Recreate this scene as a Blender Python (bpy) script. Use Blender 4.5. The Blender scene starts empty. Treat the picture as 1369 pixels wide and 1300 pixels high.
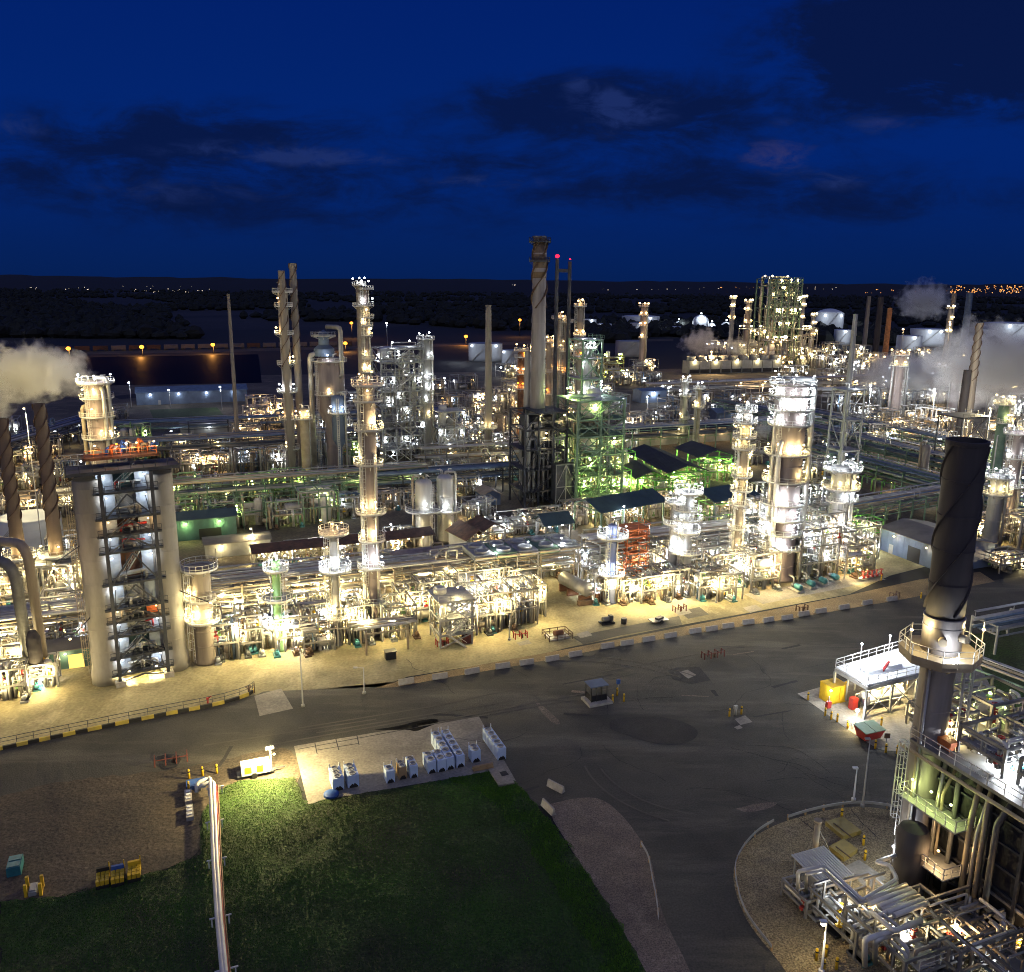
# Oil refinery at dusk seen from the air.
import bpy, math, random
from mathutils import Vector, Matrix, noise
R = math.radians
sc = bpy.context.scene
COL = sc.collection
sc.view_settings.view_transform = 'Standard'; sc.view_settings.look = 'None'
sc.view_settings.gamma = 1.0; sc.view_settings.use_curve_mapping = False
sc.view_settings.exposure = 0.0
cy = sc.cycles
cy.use_denoising = True; cy.denoiser = 'OPENIMAGEDENOISE'; cy.denoising_prefilter = 'NONE'
cy.max_bounces = 3; cy.diffuse_bounces = 1; cy.glossy_bounces = 1; cy.transmission_bounces = 2
cy.volume_bounces = 1; cy.transparent_max_bounces = 8
cy.sample_clamp_indirect = 3.0
cy.caustics_reflective = False; cy.caustics_refractive = False
cy.use_light_tree = True; cy.pixel_filter_type = 'BLACKMAN_HARRIS'; cy.filter_width = 1.0
cy.use_adaptive_sampling = True; cy.adaptive_threshold = .055; cy.adaptive_min_samples = 16

# ---------------------------------------------------------------- camera
F = 1153.0; H = 60.0; PITCH = R(13.28); ROLL = R(0.5)
fw = Vector((0, math.cos(PITCH), -math.sin(PITCH))); up0 = Vector((0, math.sin(PITCH), math.cos(PITCH))); rt0 = Vector((1, 0, 0))
rt = math.cos(ROLL) * rt0 + math.sin(ROLL) * up0
up = math.cos(ROLL) * up0 - math.sin(ROLL) * rt0
CAM = Vector((0, 0, H))
cd = bpy.data.cameras.new('camera'); cam = bpy.data.objects.new('camera', cd); COL.objects.link(cam)
cd.sensor_width = 36; cd.lens = 36 * F / 1369.0; cd.clip_start = 0.5; cd.clip_end = 60000
m = Matrix((rt, up, -fw)).transposed().to_4x4(); m.translation = CAM
cam.matrix_world = m
sc.camera = cam

def ray(px, py):
    return fw + rt * ((px - 684.5) / F) - up * ((py - 650.0) / F)
def G(px, py, z=0.0):
    "ground point (or point at height z) seen at a photo pixel"
    d = ray(px, py); t = (z - H) / d.z
    return Vector((d.x * t, d.y * t, z))
def HT(b, py):
    "height of the point above b that is seen at photo row py"
    a = Vector((b[0], b[1], -H)); v = (py - 650.0) / F
    return (v * fw.dot(a) + up.dot(a)) / (-up.z - v * fw.z)
def DEP(p): return fw.dot(Vector((p[0], p[1], p[2] if len(p) > 2 else 0)) - CAM)
def M2(px, p): return px * DEP(p) / F          # pixels -> metres at the depth of p
YAW = R(21.5)
AX = Vector((math.cos(YAW), math.sin(YAW), 0)); BX = Vector((-math.sin(YAW), math.cos(YAW), 0))

# ---------------------------------------------------------------- materials
MATS = {}
def mat(name, c1, c2=None, rough=.6, metal=0.0, scale=.6, bump=0.0, bscale=None, stretch=None, contrast=(.35, .68), detail=5):
    mt = bpy.data.materials.new(name); mt.use_nodes = True
    nt = mt.node_tree; N = nt.nodes; b = N['Principled BSDF']
    b.inputs['Roughness'].default_value = rough; b.inputs['Metallic'].default_value = metal
    tc = N.new('ShaderNodeTexCoord'); src = tc.outputs['Object']
    if stretch:
        mp = N.new('ShaderNodeMapping'); mp.inputs['Scale'].default_value = stretch
        nt.links.new(src, mp.inputs['Vector']); src = mp.outputs['Vector']
    if c2:
        nz = N.new('ShaderNodeTexNoise'); nz.inputs['Scale'].default_value = scale; nz.inputs['Detail'].default_value = detail
        nz.inputs['Roughness'].default_value = .62
        rp = N.new('ShaderNodeValToRGB'); rp.color_ramp.elements[0].position = contrast[0]; rp.color_ramp.elements[1].position = contrast[1]
        rp.color_ramp.elements[0].color = (*c1, 1); rp.color_ramp.elements[1].color = (*c2, 1)
        nt.links.new(src, nz.inputs['Vector']); nt.links.new(nz.outputs['Fac'], rp.inputs['Fac'])
        nt.links.new(rp.outputs['Color'], b.inputs['Base Color'])
    else:
        b.inputs['Base Color'].default_value = (*c1, 1)
    if bump:
        n2 = N.new('ShaderNodeTexNoise'); n2.inputs['Scale'].default_value = bscale or scale * 4; n2.inputs['Detail'].default_value = 4
        bp = N.new('ShaderNodeBump'); bp.inputs['Strength'].default_value = bump; bp.inputs['Distance'].default_value = .15
        nt.links.new(src, n2.inputs['Vector']); nt.links.new(n2.outputs['Fac'], bp.inputs['Height']); nt.links.new(bp.outputs['Normal'], b.inputs['Normal'])
    MATS[name] = mt; return mt
def ground_mat(name, base, dark, light, s1, s2, rough=.9, bump=.3, bscale=6, streak=None, fine=3.0, fineamt=.35):
    "two scales of patchy wear plus fine grain"
    mt = bpy.data.materials.new(name); mt.use_nodes = True
    nt = mt.node_tree; N = nt.nodes; L = nt.links; b = N['Principled BSDF']; b.inputs['Roughness'].default_value = rough
    tc = N.new('ShaderNodeTexCoord')
    mp = N.new('ShaderNodeMapping'); mp.inputs['Rotation'].default_value = (0, 0, -YAW)
    if streak: mp.inputs['Scale'].default_value = streak
    L.new(tc.outputs['Object'], mp.inputs['Vector'])
    def nz(scale, vec, det=6, ro=.6):
        n = N.new('ShaderNodeTexNoise'); n.inputs['Scale'].default_value = scale; n.inputs['Detail'].default_value = det; n.inputs['Roughness'].default_value = ro
        L.new(vec, n.inputs['Vector']); return n.outputs['Fac']
    def ramp(fac, p0, p1):
        r = N.new('ShaderNodeMapRange'); r.inputs['From Min'].default_value = p0; r.inputs['From Max'].default_value = p1
        L.new(fac, r.inputs['Value']); return r.outputs['Result']
    def mix(f, a, bb, mode='MIX'):
        x = N.new('ShaderNodeMix'); x.data_type = 'RGBA'; x.blend_type = mode; x.clamp_factor = True
        if isinstance(f, float): x.inputs[0].default_value = f
        else: L.new(f, x.inputs[0])
        for k, v in ((6, a), (7, bb)):
            if isinstance(v, tuple): x.inputs[k].default_value = (*v, 1)
            else: L.new(v, x.inputs[k])
        return x.outputs[2]
    c = mix(ramp(nz(s1, tc.outputs['Object']), .38, .62), base, dark)
    c = mix(ramp(nz(s2, mp.outputs['Vector'], 8, .7), .5, .75), c, light)
    g = N.new('ShaderNodeTexNoise'); g.inputs['Scale'].default_value = fine; g.inputs['Detail'].default_value = 3; L.new(tc.outputs['Object'], g.inputs['Vector'])
    rr = N.new('ShaderNodeMapRange'); rr.inputs['To Min'].default_value = 1 - fineamt; rr.inputs['To Max'].default_value = 1 + fineamt
    rr.inputs['From Min'].default_value = .3; rr.inputs['From Max'].default_value = .7
    L.new(g.outputs['Fac'], rr.inputs['Value'])
    vm = N.new('ShaderNodeVectorMath'); vm.operation = 'MULTIPLY'; cb = N.new('ShaderNodeCombineXYZ')
    for k in range(3): L.new(rr.outputs['Result'], cb.inputs[k])
    L.new(c, vm.inputs[0]); L.new(cb.outputs[0], vm.inputs[1]); L.new(vm.outputs[0], b.inputs['Base Color'])
    if bump:
        bp = N.new('ShaderNodeBump'); bp.inputs['Strength'].default_value = bump; bp.inputs['Distance'].default_value = .2
        n2 = nz(bscale, tc.outputs['Object'], 4); L.new(n2, bp.inputs['Height']); L.new(bp.outputs['Normal'], b.inputs['Normal'])
    MATS[name] = mt; return mt
def emis(name, col, s):
    mt = bpy.data.materials.new(name); mt.use_nodes = True; nt = mt.node_tree
    nt.nodes.remove(nt.nodes['Principled BSDF']); e = nt.nodes.new('ShaderNodeEmission')
    e.inputs['Color'].default_value = (*col, 1); e.inputs['Strength'].default_value = s
    nt.links.new(e.outputs[0], nt.nodes['Material Output'].inputs['Surface'])
    mt.cycles.emission_sampling = 'NONE'
    MATS[name] = mt; return mt

V = (1, 1, .12)     # vertical streaks on shells
mat('steel', (.30, .29, .27), (.18, .17, .16), .5, .35, .5)
mat('galv', (.42, .42, .41), (.30, .30, .29), .5, .3, .8)
mat('alu', (.62, .60, .55), (.42, .40, .36), .38, .55, .4, stretch=V)
mat('pipe_alu', (.66, .63, .56), (.40, .37, .31), .35, .5, .35)
mat('pipe_white', (.70, .68, .63), (.52, .50, .45), .5, .1, .5)
mat('pipe_dark', (.16, .16, .16), (.09, .09, .09), .55, .3, .6)
mat('pipe_blue', (.16, .22, .30), (.10, .14, .20), .5, .3, .6)
mat('pipe_tan', (.40, .34, .24), (.26, .20, .13), .6, .1, .4)
mat('shell_tan', (.32, .27, .215), (.17, .14, .115), .6, .1, .35, stretch=V, bump=.12, bscale=1.5)
mat('shell_pink', (.34, .275, .25), (.19, .15, .14), .6, .1, .45, stretch=V, bump=.12, bscale=1.5)
mat('stack_brown', (.17, .12, .085), (.10, .07, .05), .7, .1, .4, stretch=V, bump=.2, bscale=1.5)
mat('shell_grey', (.40, .39, .37), (.25, .24, .22), .5, .3, .35, stretch=V, bump=.1, bscale=1.5)
mat('shell_blue', (.22, .25, .40), (.13, .15, .26), .5, .2, .4, stretch=V)
mat('concrete_drum', (.34, .32, .29), (.17, .155, .135), .8, 0, .22, stretch=(1, 1, .3), bump=.25, bscale=1.2, contrast=(.3, .7))
mat('dark_metal', (.060, .052, .055), (.036, .031, .034), .8, 0, .5, bump=.15, bscale=2, stretch=V)
mat('stack_plate', (.34, .31, .30), (.20, .175, .165), .5, .4, .5, stretch=V, bump=.1, bscale=1.5)
mat('dark_steel', (.07, .075, .09), (.04, .042, .05), .6, .3, .6)
mat('green_steel', (.20, .30, .20), (.13, .20, .13), .6, .1, .6)
mat('bright_green', (.16, .42, .10), (.10, .30, .07), .6, .1, .6)
mat('green_vessel', (.22, .38, .14), (.14, .26, .09), .55, .1, .5)
mat('rust', (.22, .10, .05), (.11, .05, .03), .8, .1, .7, bump=.2)
mat('rust_roof', (.15, .08, .05), (.05, .035, .03), .8, .1, .5, stretch=(1, 1, 1), bump=.2)
mat('roof_teal', (.04, .07, .08), (.025, .045, .052), .6, 0, .3)
mat('roof_dark', (.035, .038, .045), (.02, .022, .027), .65, 0, .4)
mat('roof_grey', (.16, .15, .14), (.10, .095, .09), .8, 0, .25)
mat('wall_blue', (.13, .18, .27), (.09, .12, .19), .6, .1, .3)
mat('wall_teal', (.07, .15, .15), (.05, .10, .10), .6, .1, .4)
mat('wall_grey', (.30, .30, .29), (.21, .21, .20), .7, 0, .3)
mat('wall_dark', (.022, .022, .026), (.012, .012, .014), .6, .2, .5, bump=.2, bscale=1.5)
mat('white', (.78, .79, .80), (.62, .63, .64), .5, 0, .8)
mat('white_tank', (.62, .66, .70), (.50, .53, .57), .55, 0, .15)
mat('grey_tank', (.30, .32, .36), (.22, .24, .27), .6, 0, .15)
mat('cooler_paint', (.58, .70, .90), (.46, .57, .76), .5, 0, .8)
mat('panel_blue', (.40, .46, .54), (.24, .28, .34), .55, 0, .5)
mat('asphalt_worn', (.108, .098, .076), (.080, .073, .058), .9, 0, .5)
mat('blade_lush', (.050, .14, .008), (.09, .22, .010), .85, 0, .4)
mat('yellow', (.75, .48, .02), (.55, .33, .02), .5, 0, 1.2)
mat('yellow_dull', (.38, .29, .07), (.28, .21, .06), .7, 0, 1.2)
mat('red', (.45, .035, .03), (.28, .025, .02), .5, 0, 1.0)
mat('orange', (.62, .16, .04), (.40, .10, .03), .6, 0, .8)
mat('red_dull', (.16, .04, .03), (.10, .03, .025), .7, 0, 1.0)
mat('blue', (.03, .10, .35), (.02, .06, .22), .6, 0, 1.0)
mat('teal_paint', (.03, .20, .24), (.02, .12, .15), .45, .1, 1.0)
mat('motor_teal', (.06, .24, .26), (.04, .14, .16), .4, .2, 1.0)
mat('black', (.012, .012, .013), None, .6)
mat('wood', (.45, .30, .15), (.30, .19, .09), .8, 0, .9)
mat('brown', (.14, .08, .05), (.08, .05, .03), .8, 0, .9)
mat('barrier_concrete', (.42, .40, .36), (.28, .26, .23), .9, 0, 1.1, bump=.2)
mat('kerb_yellow', (.55, .42, .06), (.30, .24, .08), .8, 0, .5)
mat('hill_forest', (.0016, .0024, .006), (.003, .004, .008), 1, 0, .004, detail=8)
mat('leaf_dark', (.008, .011, .010), (.003, .005, .006), .9, 0, .08)
mat('car_red', (.06, .022, .015), (.035, .014, .01), .7, 0, .2)
mat('car_grey', (.12, .10, .10), (.07, .06, .06), .7, 0, .2)

emis('lamp_warm', (1, .76, .38), 11); emis('lamp_cool', (.82, .91, 1), 14); emis('lamp_green', (.80, 1, .35), 9)
emis('lamp_orange', (1, .30, .03), 5); emis('lamp_red', (1, .012, .04), 4); emis('lamp_gold', (1, .62, .22), 9)
emis('town_white', (1, .8, .6), 1.1); emis('town_orange', (1, .4, .10), 1.6); emis('window_yellow', (1, .72, .16), 1.6)
LCOL = {'warm': (1, .80, .37), 'cool': (.86, .93, 1), 'green': (.82, 1, .30), 'orange': (1, .42, .09), 'red': (1, .05, .05), 'gold': (1, .66, .30)}

# ---------------------------------------------------------------- mesh builder
class MB:
    def __init__(s): s.v = []; s.f = []; s.sm = []; s.mi = []; s.m = 0
    def add(s, vs, fs, smooth=False):
        o = len(s.v); s.v += [tuple(x) for x in vs]
        for f in fs: s.f.append([i + o for i in f]); s.sm.append(smooth); s.mi.append(s.m)
        return s
    def box(s, c, d, yaw=0.0):
        ca, sa = math.cos(yaw), math.sin(yaw); vs = []
        for z in (-.5, .5):
            for x, y in ((-.5, -.5), (.5, -.5), (.5, .5), (-.5, .5)):
                x2, y2 = x * d[0], y * d[1]
                vs.append((c[0] + x2 * ca - y2 * sa, c[1] + x2 * sa + y2 * ca, c[2] + z * d[2]))
        return s.add(vs, [(3, 2, 1, 0), (4, 5, 6, 7), (0, 1, 5, 4), (1, 2, 6, 5), (2, 3, 7, 6), (3, 0, 4, 7)])
    def beam(s, p, q, w, h=None):
        p = Vector(p); q = Vector(q); d = q - p
        if d.length < 1e-4: return s
        d.normalize(); h = h or w
        a = Vector((0, 0, 1)) if abs(d.z) < .95 else Vector((math.cos(YAW), math.sin(YAW), 0))
        x = d.cross(a).normalized() * w / 2; y = d.cross(x).normalized() * h / 2
        vs = [p - x - y, p + x - y, p + x + y, p - x + y, q - x - y, q + x - y, q + x + y, q - x + y]
        return s.add(vs, [(0, 1, 2, 3), (7, 6, 5, 4), (4, 5, 1, 0), (5, 6, 2, 1), (6, 7, 3, 2), (7, 4, 0, 3)])
    def tube(s, path, r, n=8, caps=True):
        P = [Vector(p) for p in path]
        Q = [P[0]]
        for p in P[1:]:
            if (p - Q[-1]).length > 1e-3: Q.append(p)
        P = Q
        if len(P) < 2: return s
        # round the corners
        rr = 1.6 * r; out = [P[0]]
        for i in range(1, len(P) - 1):
            a = P[i - 1] - P[i]; b = P[i + 1] - P[i]; k = min(rr, a.length * .45, b.length * .45)
            A = P[i] + a.normalized() * k; B = P[i] + b.normalized() * k
            out += [A, (A + B) * .25 + P[i] * .5, B]
        out.append(P[-1]); P = out
        T = [(P[min(i + 1, len(P) - 1)] - P[max(i - 1, 0)]).normalized() for i in range(len(P))]
        a = Vector((0, 0, 1)) if abs(T[0].z) < .9 else Vector((1, 0, 0))
        x = T[0].cross(a).normalized(); vs = []; prev = T[0]
        for i, p in enumerate(P):
            if i:
                x = prev.rotation_difference(T[i]) @ x; prev = T[i]
            y = T[i].cross(x)
            for k in range(n):
                an = 2 * math.pi * k / n; vs.append(p + (x * math.cos(an) + y * math.sin(an)) * r)
        fs = []
        for i in range(len(P) - 1):
            for k in range(n):
                k2 = (k + 1) % n; fs.append((i * n + k, i * n + k2, (i + 1) * n + k2, (i + 1) * n + k))
        s.add(vs, fs, True)
        if caps:
            o = len(s.v) - len(vs)
            s.f.append([o + k for k in range(n)][::-1]); s.f.append([o + (len(P) - 1) * n + k for k in range(n)])
            s.sm += [False, False]; s.mi += [s.m, s.m]
        return s
    def lathe(s, c, prof, n=24, smooth=True, a0=0.0):
        vs = []; fs = []; rows = []                                     # rings are split where the profile turns sharply
        def ringv(r, z):
            i0 = len(vs)
            for k in range(n):
                a = a0 + 2 * math.pi * k / n; vs.append((c[0] + r * math.cos(a), c[1] + r * math.sin(a), c[2] + z))
            return i0
        lo = ringv(*prof[0]); first = lo
        for i in range(len(prof) - 1):
            hi = ringv(*prof[i + 1])
            for k in range(n):
                k2 = (k + 1) % n; fs.append((lo + k, lo + k2, hi + k2, hi + k))
            last = hi; lo = hi
            if smooth and i < len(prof) - 2:
                d1 = Vector((prof[i + 1][0] - prof[i][0], prof[i + 1][1] - prof[i][1])); d2 = Vector((prof[i + 2][0] - prof[i + 1][0], prof[i + 2][1] - prof[i + 1][1]))
                if d1.length > 1e-6 and d2.length > 1e-6 and d1.angle(d2) > .6: lo = ringv(*prof[i + 1])
        o = len(s.v); s.add(vs, fs, smooth)
        for i0, r, rev in ((first, prof[0][0], True), (last, prof[-1][0], False)):
            if r > .01:
                idx = [o + i0 + k for k in range(n)]; s.f.append(idx[::-1] if rev else idx); s.sm.append(False); s.mi.append(s.m)
        return s
    def cyl(s, c, r, h, n=16, r2=None): return s.lathe(c, [(r, 0), (r2 if r2 is not None else r, h)], n)
    def hdrum(s, p, q, r, n=14):
        "horizontal vessel with dished ends"
        p = Vector(p); q = Vector(q); d = (q - p); L = d.length; d.normalize(); x = d.cross(Vector((0, 0, 1))).normalized(); y = x.cross(d)
        prof = [(.05, 0), (.55, .12), (.85, .3), (1, .6)]
        st = [(r * a, r * b * .8) for a, b in prof] + [(r * a, L - r * b * .8) for a, b in prof[::-1]]
        vs = []; fs = []
        for rad, z in st:
            for k in range(n):
                a = 2 * math.pi * k / n; vs.append(p + d * z + (x * math.cos(a) + y * math.sin(a)) * rad)
        for i in range(len(st) - 1):
            for k in range(n):
                k2 = (k + 1) % n; fs.append((i * n + k, i * n + k2, (i + 1) * n + k2, (i + 1) * n + k))
        return s.add(vs, fs, True)
    def ring(s, c, ri, ro, h, a0=0, a1=2 * math.pi, n=20):
        full = a1 - a0 > 6.28; vs = []; fs = []; nn = n if full else n + 1
        for k in range(nn):
            a = a0 + (a1 - a0) * k / n; ca, sa = math.cos(a), math.sin(a)
            for r, z in ((ri, 0), (ro, 0), (ro, h), (ri, h)): vs.append((c[0] + r * ca, c[1] + r * sa, c[2] + z))
        for k in range(n):
            i = k * 4; j = ((k + 1) % nn) * 4
            for e in range(4): fs.append((i + e, i + (e + 1) % 4, j + (e + 1) % 4, j + e))
        if not full: fs += [(3, 2, 1, 0), (n * 4, n * 4 + 1, n * 4 + 2, n * 4 + 3)]
        return s.add(vs, fs)
    def prism(s, poly, z0, z1):
        n = len(poly); vs = [(p[0], p[1], z0) for p in poly] + [(p[0], p[1], z1) for p in poly]
        fs = [tuple(range(n))[::-1], tuple(range(n, 2 * n))] + [(k, (k + 1) % n, n + (k + 1) % n, n + k) for k in range(n)]
        return s.add(vs, fs)
    def rail(s, pts, h=1.1, w=.07, step=2.2, mid=True):
        P = [Vector(p) for p in pts]; U = Vector((0, 0, h))
        for a, b in zip(P[:-1], P[1:]):
            s.beam(a + U, b + U, w)
            if mid: s.beam(a + U * .5, b + U * .5, w * .8)
            n = max(1, int(round((b - a).length / step)))
            for k in range(n): q = a.lerp(b, k / n); s.beam(q, q + U, w)
        s.beam(P[-1], P[-1] + U, w); return s
    def ladder(s, p, q, w=.5, n=(1, 0), cage=True):
        p = Vector(p); q = Vector(q); top = q; d = Vector((-n[1], n[0], 0)) * w / 2
        s.beam(p - d, q - d, .07); s.beam(p + d, q + d, .07)
        L = (q - p).length; k = 0.6
        while k < L: c = p.lerp(q, k / L); s.beam(c - d, c + d, .05); k += .6
        if cage:
            nn = Vector((n[0], n[1], 0)) * .7; k = 2.4
            while k < L:
                c = p.lerp(q, k / L); s.beam(c - d, c - d + nn, .05); s.beam(c + d, c + d + nn, .05); s.beam(c - d + nn, c + d + nn, .05); k += 1.4
            if L > 3.5:
                for q in (-d + nn, d + nn, nn * 1.15): s.beam(p.lerp(top, 2.4 / L) + q, top + q, .05)
        return s
    def build(s, name, mats, parent=None, loc=None):
        off = Vector((0, 0, 0))
        if parent is not None: off = ROOTLOC[parent.name]
        elif loc is not None: off = Vector(loc)
        me = bpy.data.meshes.new(name)
        me.from_pydata([(x - off.x, y - off.y, z - off.z) for x, y, z in s.v], [], s.f)
        me.polygons.foreach_set('use_smooth', s.sm)
        if not isinstance(mats, (list, tuple)): mats = [mats]
        for k in mats: me.materials.append(MATS[k])
        if len(mats) > 1: me.polygons.foreach_set('material_index', s.mi)
        me.update()
        o = bpy.data.objects.new(name, me); COL.objects.link(o)
        if parent is not None: o.parent = parent; ROOTLOC[o.name] = off
        else: o.location = off; ROOTLOC[o.name] = off
        return o
ROOTLOC = {}
USED = set()
THINGS = []
def tag(o, label=None, cat=None, group=None, kind=None):
    if label: o['label'] = label
    if cat: o['category'] = cat
    if group: o['group'] = group
    if kind: o['kind'] = kind
    if label: THINGS.append(o)
    return o
def thing(name, loc, label, cat, group=None):
    o = bpy.data.objects.new(name, None); COL.objects.link(o); o.location = loc; o.empty_display_size = .5
    ROOTLOC[o.name] = Vector(loc); return tag(o, label, cat, group)
def struct(name, mb, mt, kind='structure', loc=None): return tag(mb.build(name, mt, None, loc), kind=kind)
def kids(o): return [c for c in bpy.data.objects if c.parent == o]
def copy_tree(o, cmap, parent=None):
    c = o.copy(); COL.objects.link(c); c.parent = parent
    for ch in cmap.get(o, []): copy_tree(ch, cmap, c)
    return c
def childmap():
    d = {}
    for o in bpy.data.objects:
        if o.parent: d.setdefault(o.parent, []).append(o)
    return d

# ---------------------------------------------------------------- lamps
LMESH = {}
def lamp_mesh(kind):
    if kind not in LMESH:
        b = MB(); prof = [(0.0, -1), (.7, -.7), (1, 0), (.7, .7), (0.0, 1)]
        b.lathe((0, 0, 0), prof, 10); o = b.build('lamp', 'lamp_' + kind); me = o.data; bpy.data.objects.remove(o); LMESH[kind] = me
    return LMESH[kind]
LIGHTS = {}
NL = [0]
PW = .54
def lamp(parent, pos, kind='warm', pw=800.0, size=None, light=True, off=(0, 0, -.7), name='lamp'):
    pos = Vector(pos); off = Vector(off); d = DEP(pos)
    r = (size * .85) if size else max(.19, min(1.2, d * .00128))
    base = ROOTLOC[parent.name]
    o = bpy.data.objects.new(name, lamp_mesh(kind)); COL.objects.link(o); o.parent = parent; o.location = pos - base; o.scale = (r, r, r * .8)
    if light and pw:
        key = (kind, round(pw))
        if key not in LIGHTS:
            l = bpy.data.lights.new('lamp_glow', 'POINT'); l.color = LCOL[kind]; l.energy = pw * PW; l.shadow_soft_size = .18; LIGHTS[key] = l
        lo = bpy.data.objects.new('lamp_glow', LIGHTS[key]); COL.objects.link(lo); lo.parent = parent
        lo.location = pos - base + off - Vector((0, 0, r * .8 + .1)); NL[0] += 1
    return o
# ---------------------------------------------------------------- generators
def foot(px, py, base_py):
    "pixel where the vertical line through (px, py) meets the row base_py"
    t = (base_py - py) / (5535.0 - py); return G(px + (642 - px) * t, base_py)
PIPES = ['pipe_alu', 'pipe_white', 'pipe_alu', 'galv', 'pipe_tan']

def platform(parent, c, ri, ro, a0, a1, matl='galv', rail_m='pipe_white', n=18, w=.08, name='platform'):
    b = MB(); b.ring((c[0], c[1], c[2] - .12), ri, ro, .12, a0, a1, n)
    k = max(3, int((a1 - a0) * ro / 2.5))
    for i in range(k + 1):
        a = a0 + (a1 - a0) * i / k; ca, sa = math.cos(a), math.sin(a)
        b.beam((c[0] + ri * ca, c[1] + ri * sa, c[2] - 1.0), (c[0] + (ro - .1) * ca, c[1] + (ro - .1) * sa, c[2] - .18), .12)
    o = b.build(name, matl, parent)
    g = MB(); pts = [(c[0] + ro * math.cos(a0 + (a1 - a0) * i / n), c[1] + ro * math.sin(a0 + (a1 - a0) * i / n), c[2]) for i in range(n + 1)]
    g.rail(pts, 1.15, w, 1.3)
    g.ring((c[0], c[1], c[2]), ro - .05, ro, .26, a0, a1, n)
    if a1 - a0 < 6.2:
        for a in (a0, a1): g.rail([(c[0] + ri * math.cos(a), c[1] + ri * math.sin(a), c[2]), (c[0] + ro * math.cos(a), c[1] + ro * math.sin(a), c[2])], 1.15, w)
    g.build('railing', rail_m, o)
    return o

def column(label, px, top_py, base_py, dia, plats=(), shell='shell_grey', name='process_column', cat='column', seed=0, risers=2,
           kind='warm', pw=900, lad=True, ex=1.3, head=True, group=None, topgear=True, taper=1.0, nlamp=3, plat_m='galv', rail_m='pipe_white', wide=None):
    rnd = random.Random(seed * 77 + int(px)); b0 = foot(px, top_py, base_py); h = HT(b0, top_py); mid = Vector((b0.x, b0.y, h * .6))
    r = M2(dia, mid) / 2
    t = thing(name, b0, label, cat, group)
    b = MB(); prof = [(r * 1.12, 0), (r * 1.12, .5), (r * taper, 1.2 if h > 8 else .8)]
    z = 3.0
    while z < h - r * 1.6:
        prof += [(r * taper, z), (r * taper * 1.025, z + .04), (r * taper * 1.025, z + .22), (r * taper, z + .26)]; z += rnd.uniform(2.4, 4.2)
    if taper != 1.0:
        zt = h * .45; prof = [p for p in prof if p[1] < zt]; prof += [(r * taper, zt), (r, zt + r * 1.2), (r, h - r * .6)]
    else: prof += [(r, h - r * .6)]
    if head: prof += [(r * .92, h - r * .32), (r * .7, h - r * .13), (r * .35, h - .03 * r), (0.01, h)]
    else: prof += [(r, h), (r * .85, h)]
    b.lathe((b0.x, b0.y, 0), prof, 24); b.build('shell', shell, t)
    for i, pl in enumerate(plats):
        py = pl[0]; z = HT(b0, py); k = pl[1] if len(pl) > 1 else kind; n = pl[2] if len(pl) > 2 else nlamp; p_w = pl[3] if len(pl) > 3 else pw
        if z > h + 1.5: z = h + .3
        full = rnd.random() < .35 or (i == 0)
        ac = -math.pi / 2 + rnd.uniform(-.6, .6); sp = rnd.uniform(1.3, 2.0)
        a0, a1 = (0, 2 * math.pi) if full else (ac - sp, ac + sp)
        e = ex * rnd.uniform(.8, 1.2) * (wide or 1)
        platform(t, (b0.x, b0.y, z), r * .98, r + e, a0, a1, plat_m, rail_m)
        for j in range(n):
            a = (-math.pi / 2 + rnd.uniform(-1.5, 1.5)) if not full else (-math.pi / 2 + (j - (n - 1) / 2) * 1.1 + rnd.uniform(-.3, .3))
            lamp(t, (b0.x + (r + e * .75) * math.cos(a), b0.y + (r + e * .75) * math.sin(a), z + rnd.uniform(1.9, 2.5)), k, p_w * (1.25 if dia > 20 else .8))
    if risers:
        for i in range(risers):
            a = -math.pi / 2 + rnd.choice([-1, 1]) * rnd.uniform(.5, 1.5); pr = max(.14, r * rnd.uniform(.1, .2)); d = r + pr * 1.6
            ca, sa = math.cos(a), math.sin(a); z1 = h + .6 if i == 0 and head else h * rnd.uniform(.5, .95)
            pth = [(b0.x + d * ca, b0.y + d * sa, .6), (b0.x + d * ca, b0.y + d * sa, z1)]
            pth += [(b0.x, b0.y, z1), (b0.x, b0.y, h - .3)] if i == 0 and head else [(b0.x + r * .5 * ca, b0.y + r * .5 * sa, z1)]
            MB().tube(pth, pr, 8).build('riser_pipe', rnd.choice(PIPES), t)
    if lad:
        a = -math.pi / 2 + rnd.uniform(-1.2, 1.2); d = r + .35
        MB().ladder((b0.x + d * math.cos(a), b0.y + d * math.sin(a), .5), (b0.x + d * math.cos(a), b0.y + d * math.sin(a), h - r * .4), .6, (math.cos(a), math.sin(a))).build('ladder', rail_m, t)
    if topgear:
        for i in range(3):
            a = rnd.uniform(0, 6.28); q = r * .55
            MB().tube([(b0.x + q * math.cos(a), b0.y + q * math.sin(a), h - r * .5), (b0.x + q * math.cos(a), b0.y + q * math.sin(a), h + rnd.uniform(.6, 1.6)), (b0.x + 2 * q * math.cos(a), b0.y + 2 * q * math.sin(a), h + .9)], .12, 6).build('vent_pipe', 'pipe_white', t)
    return t, b0, h, r

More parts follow.
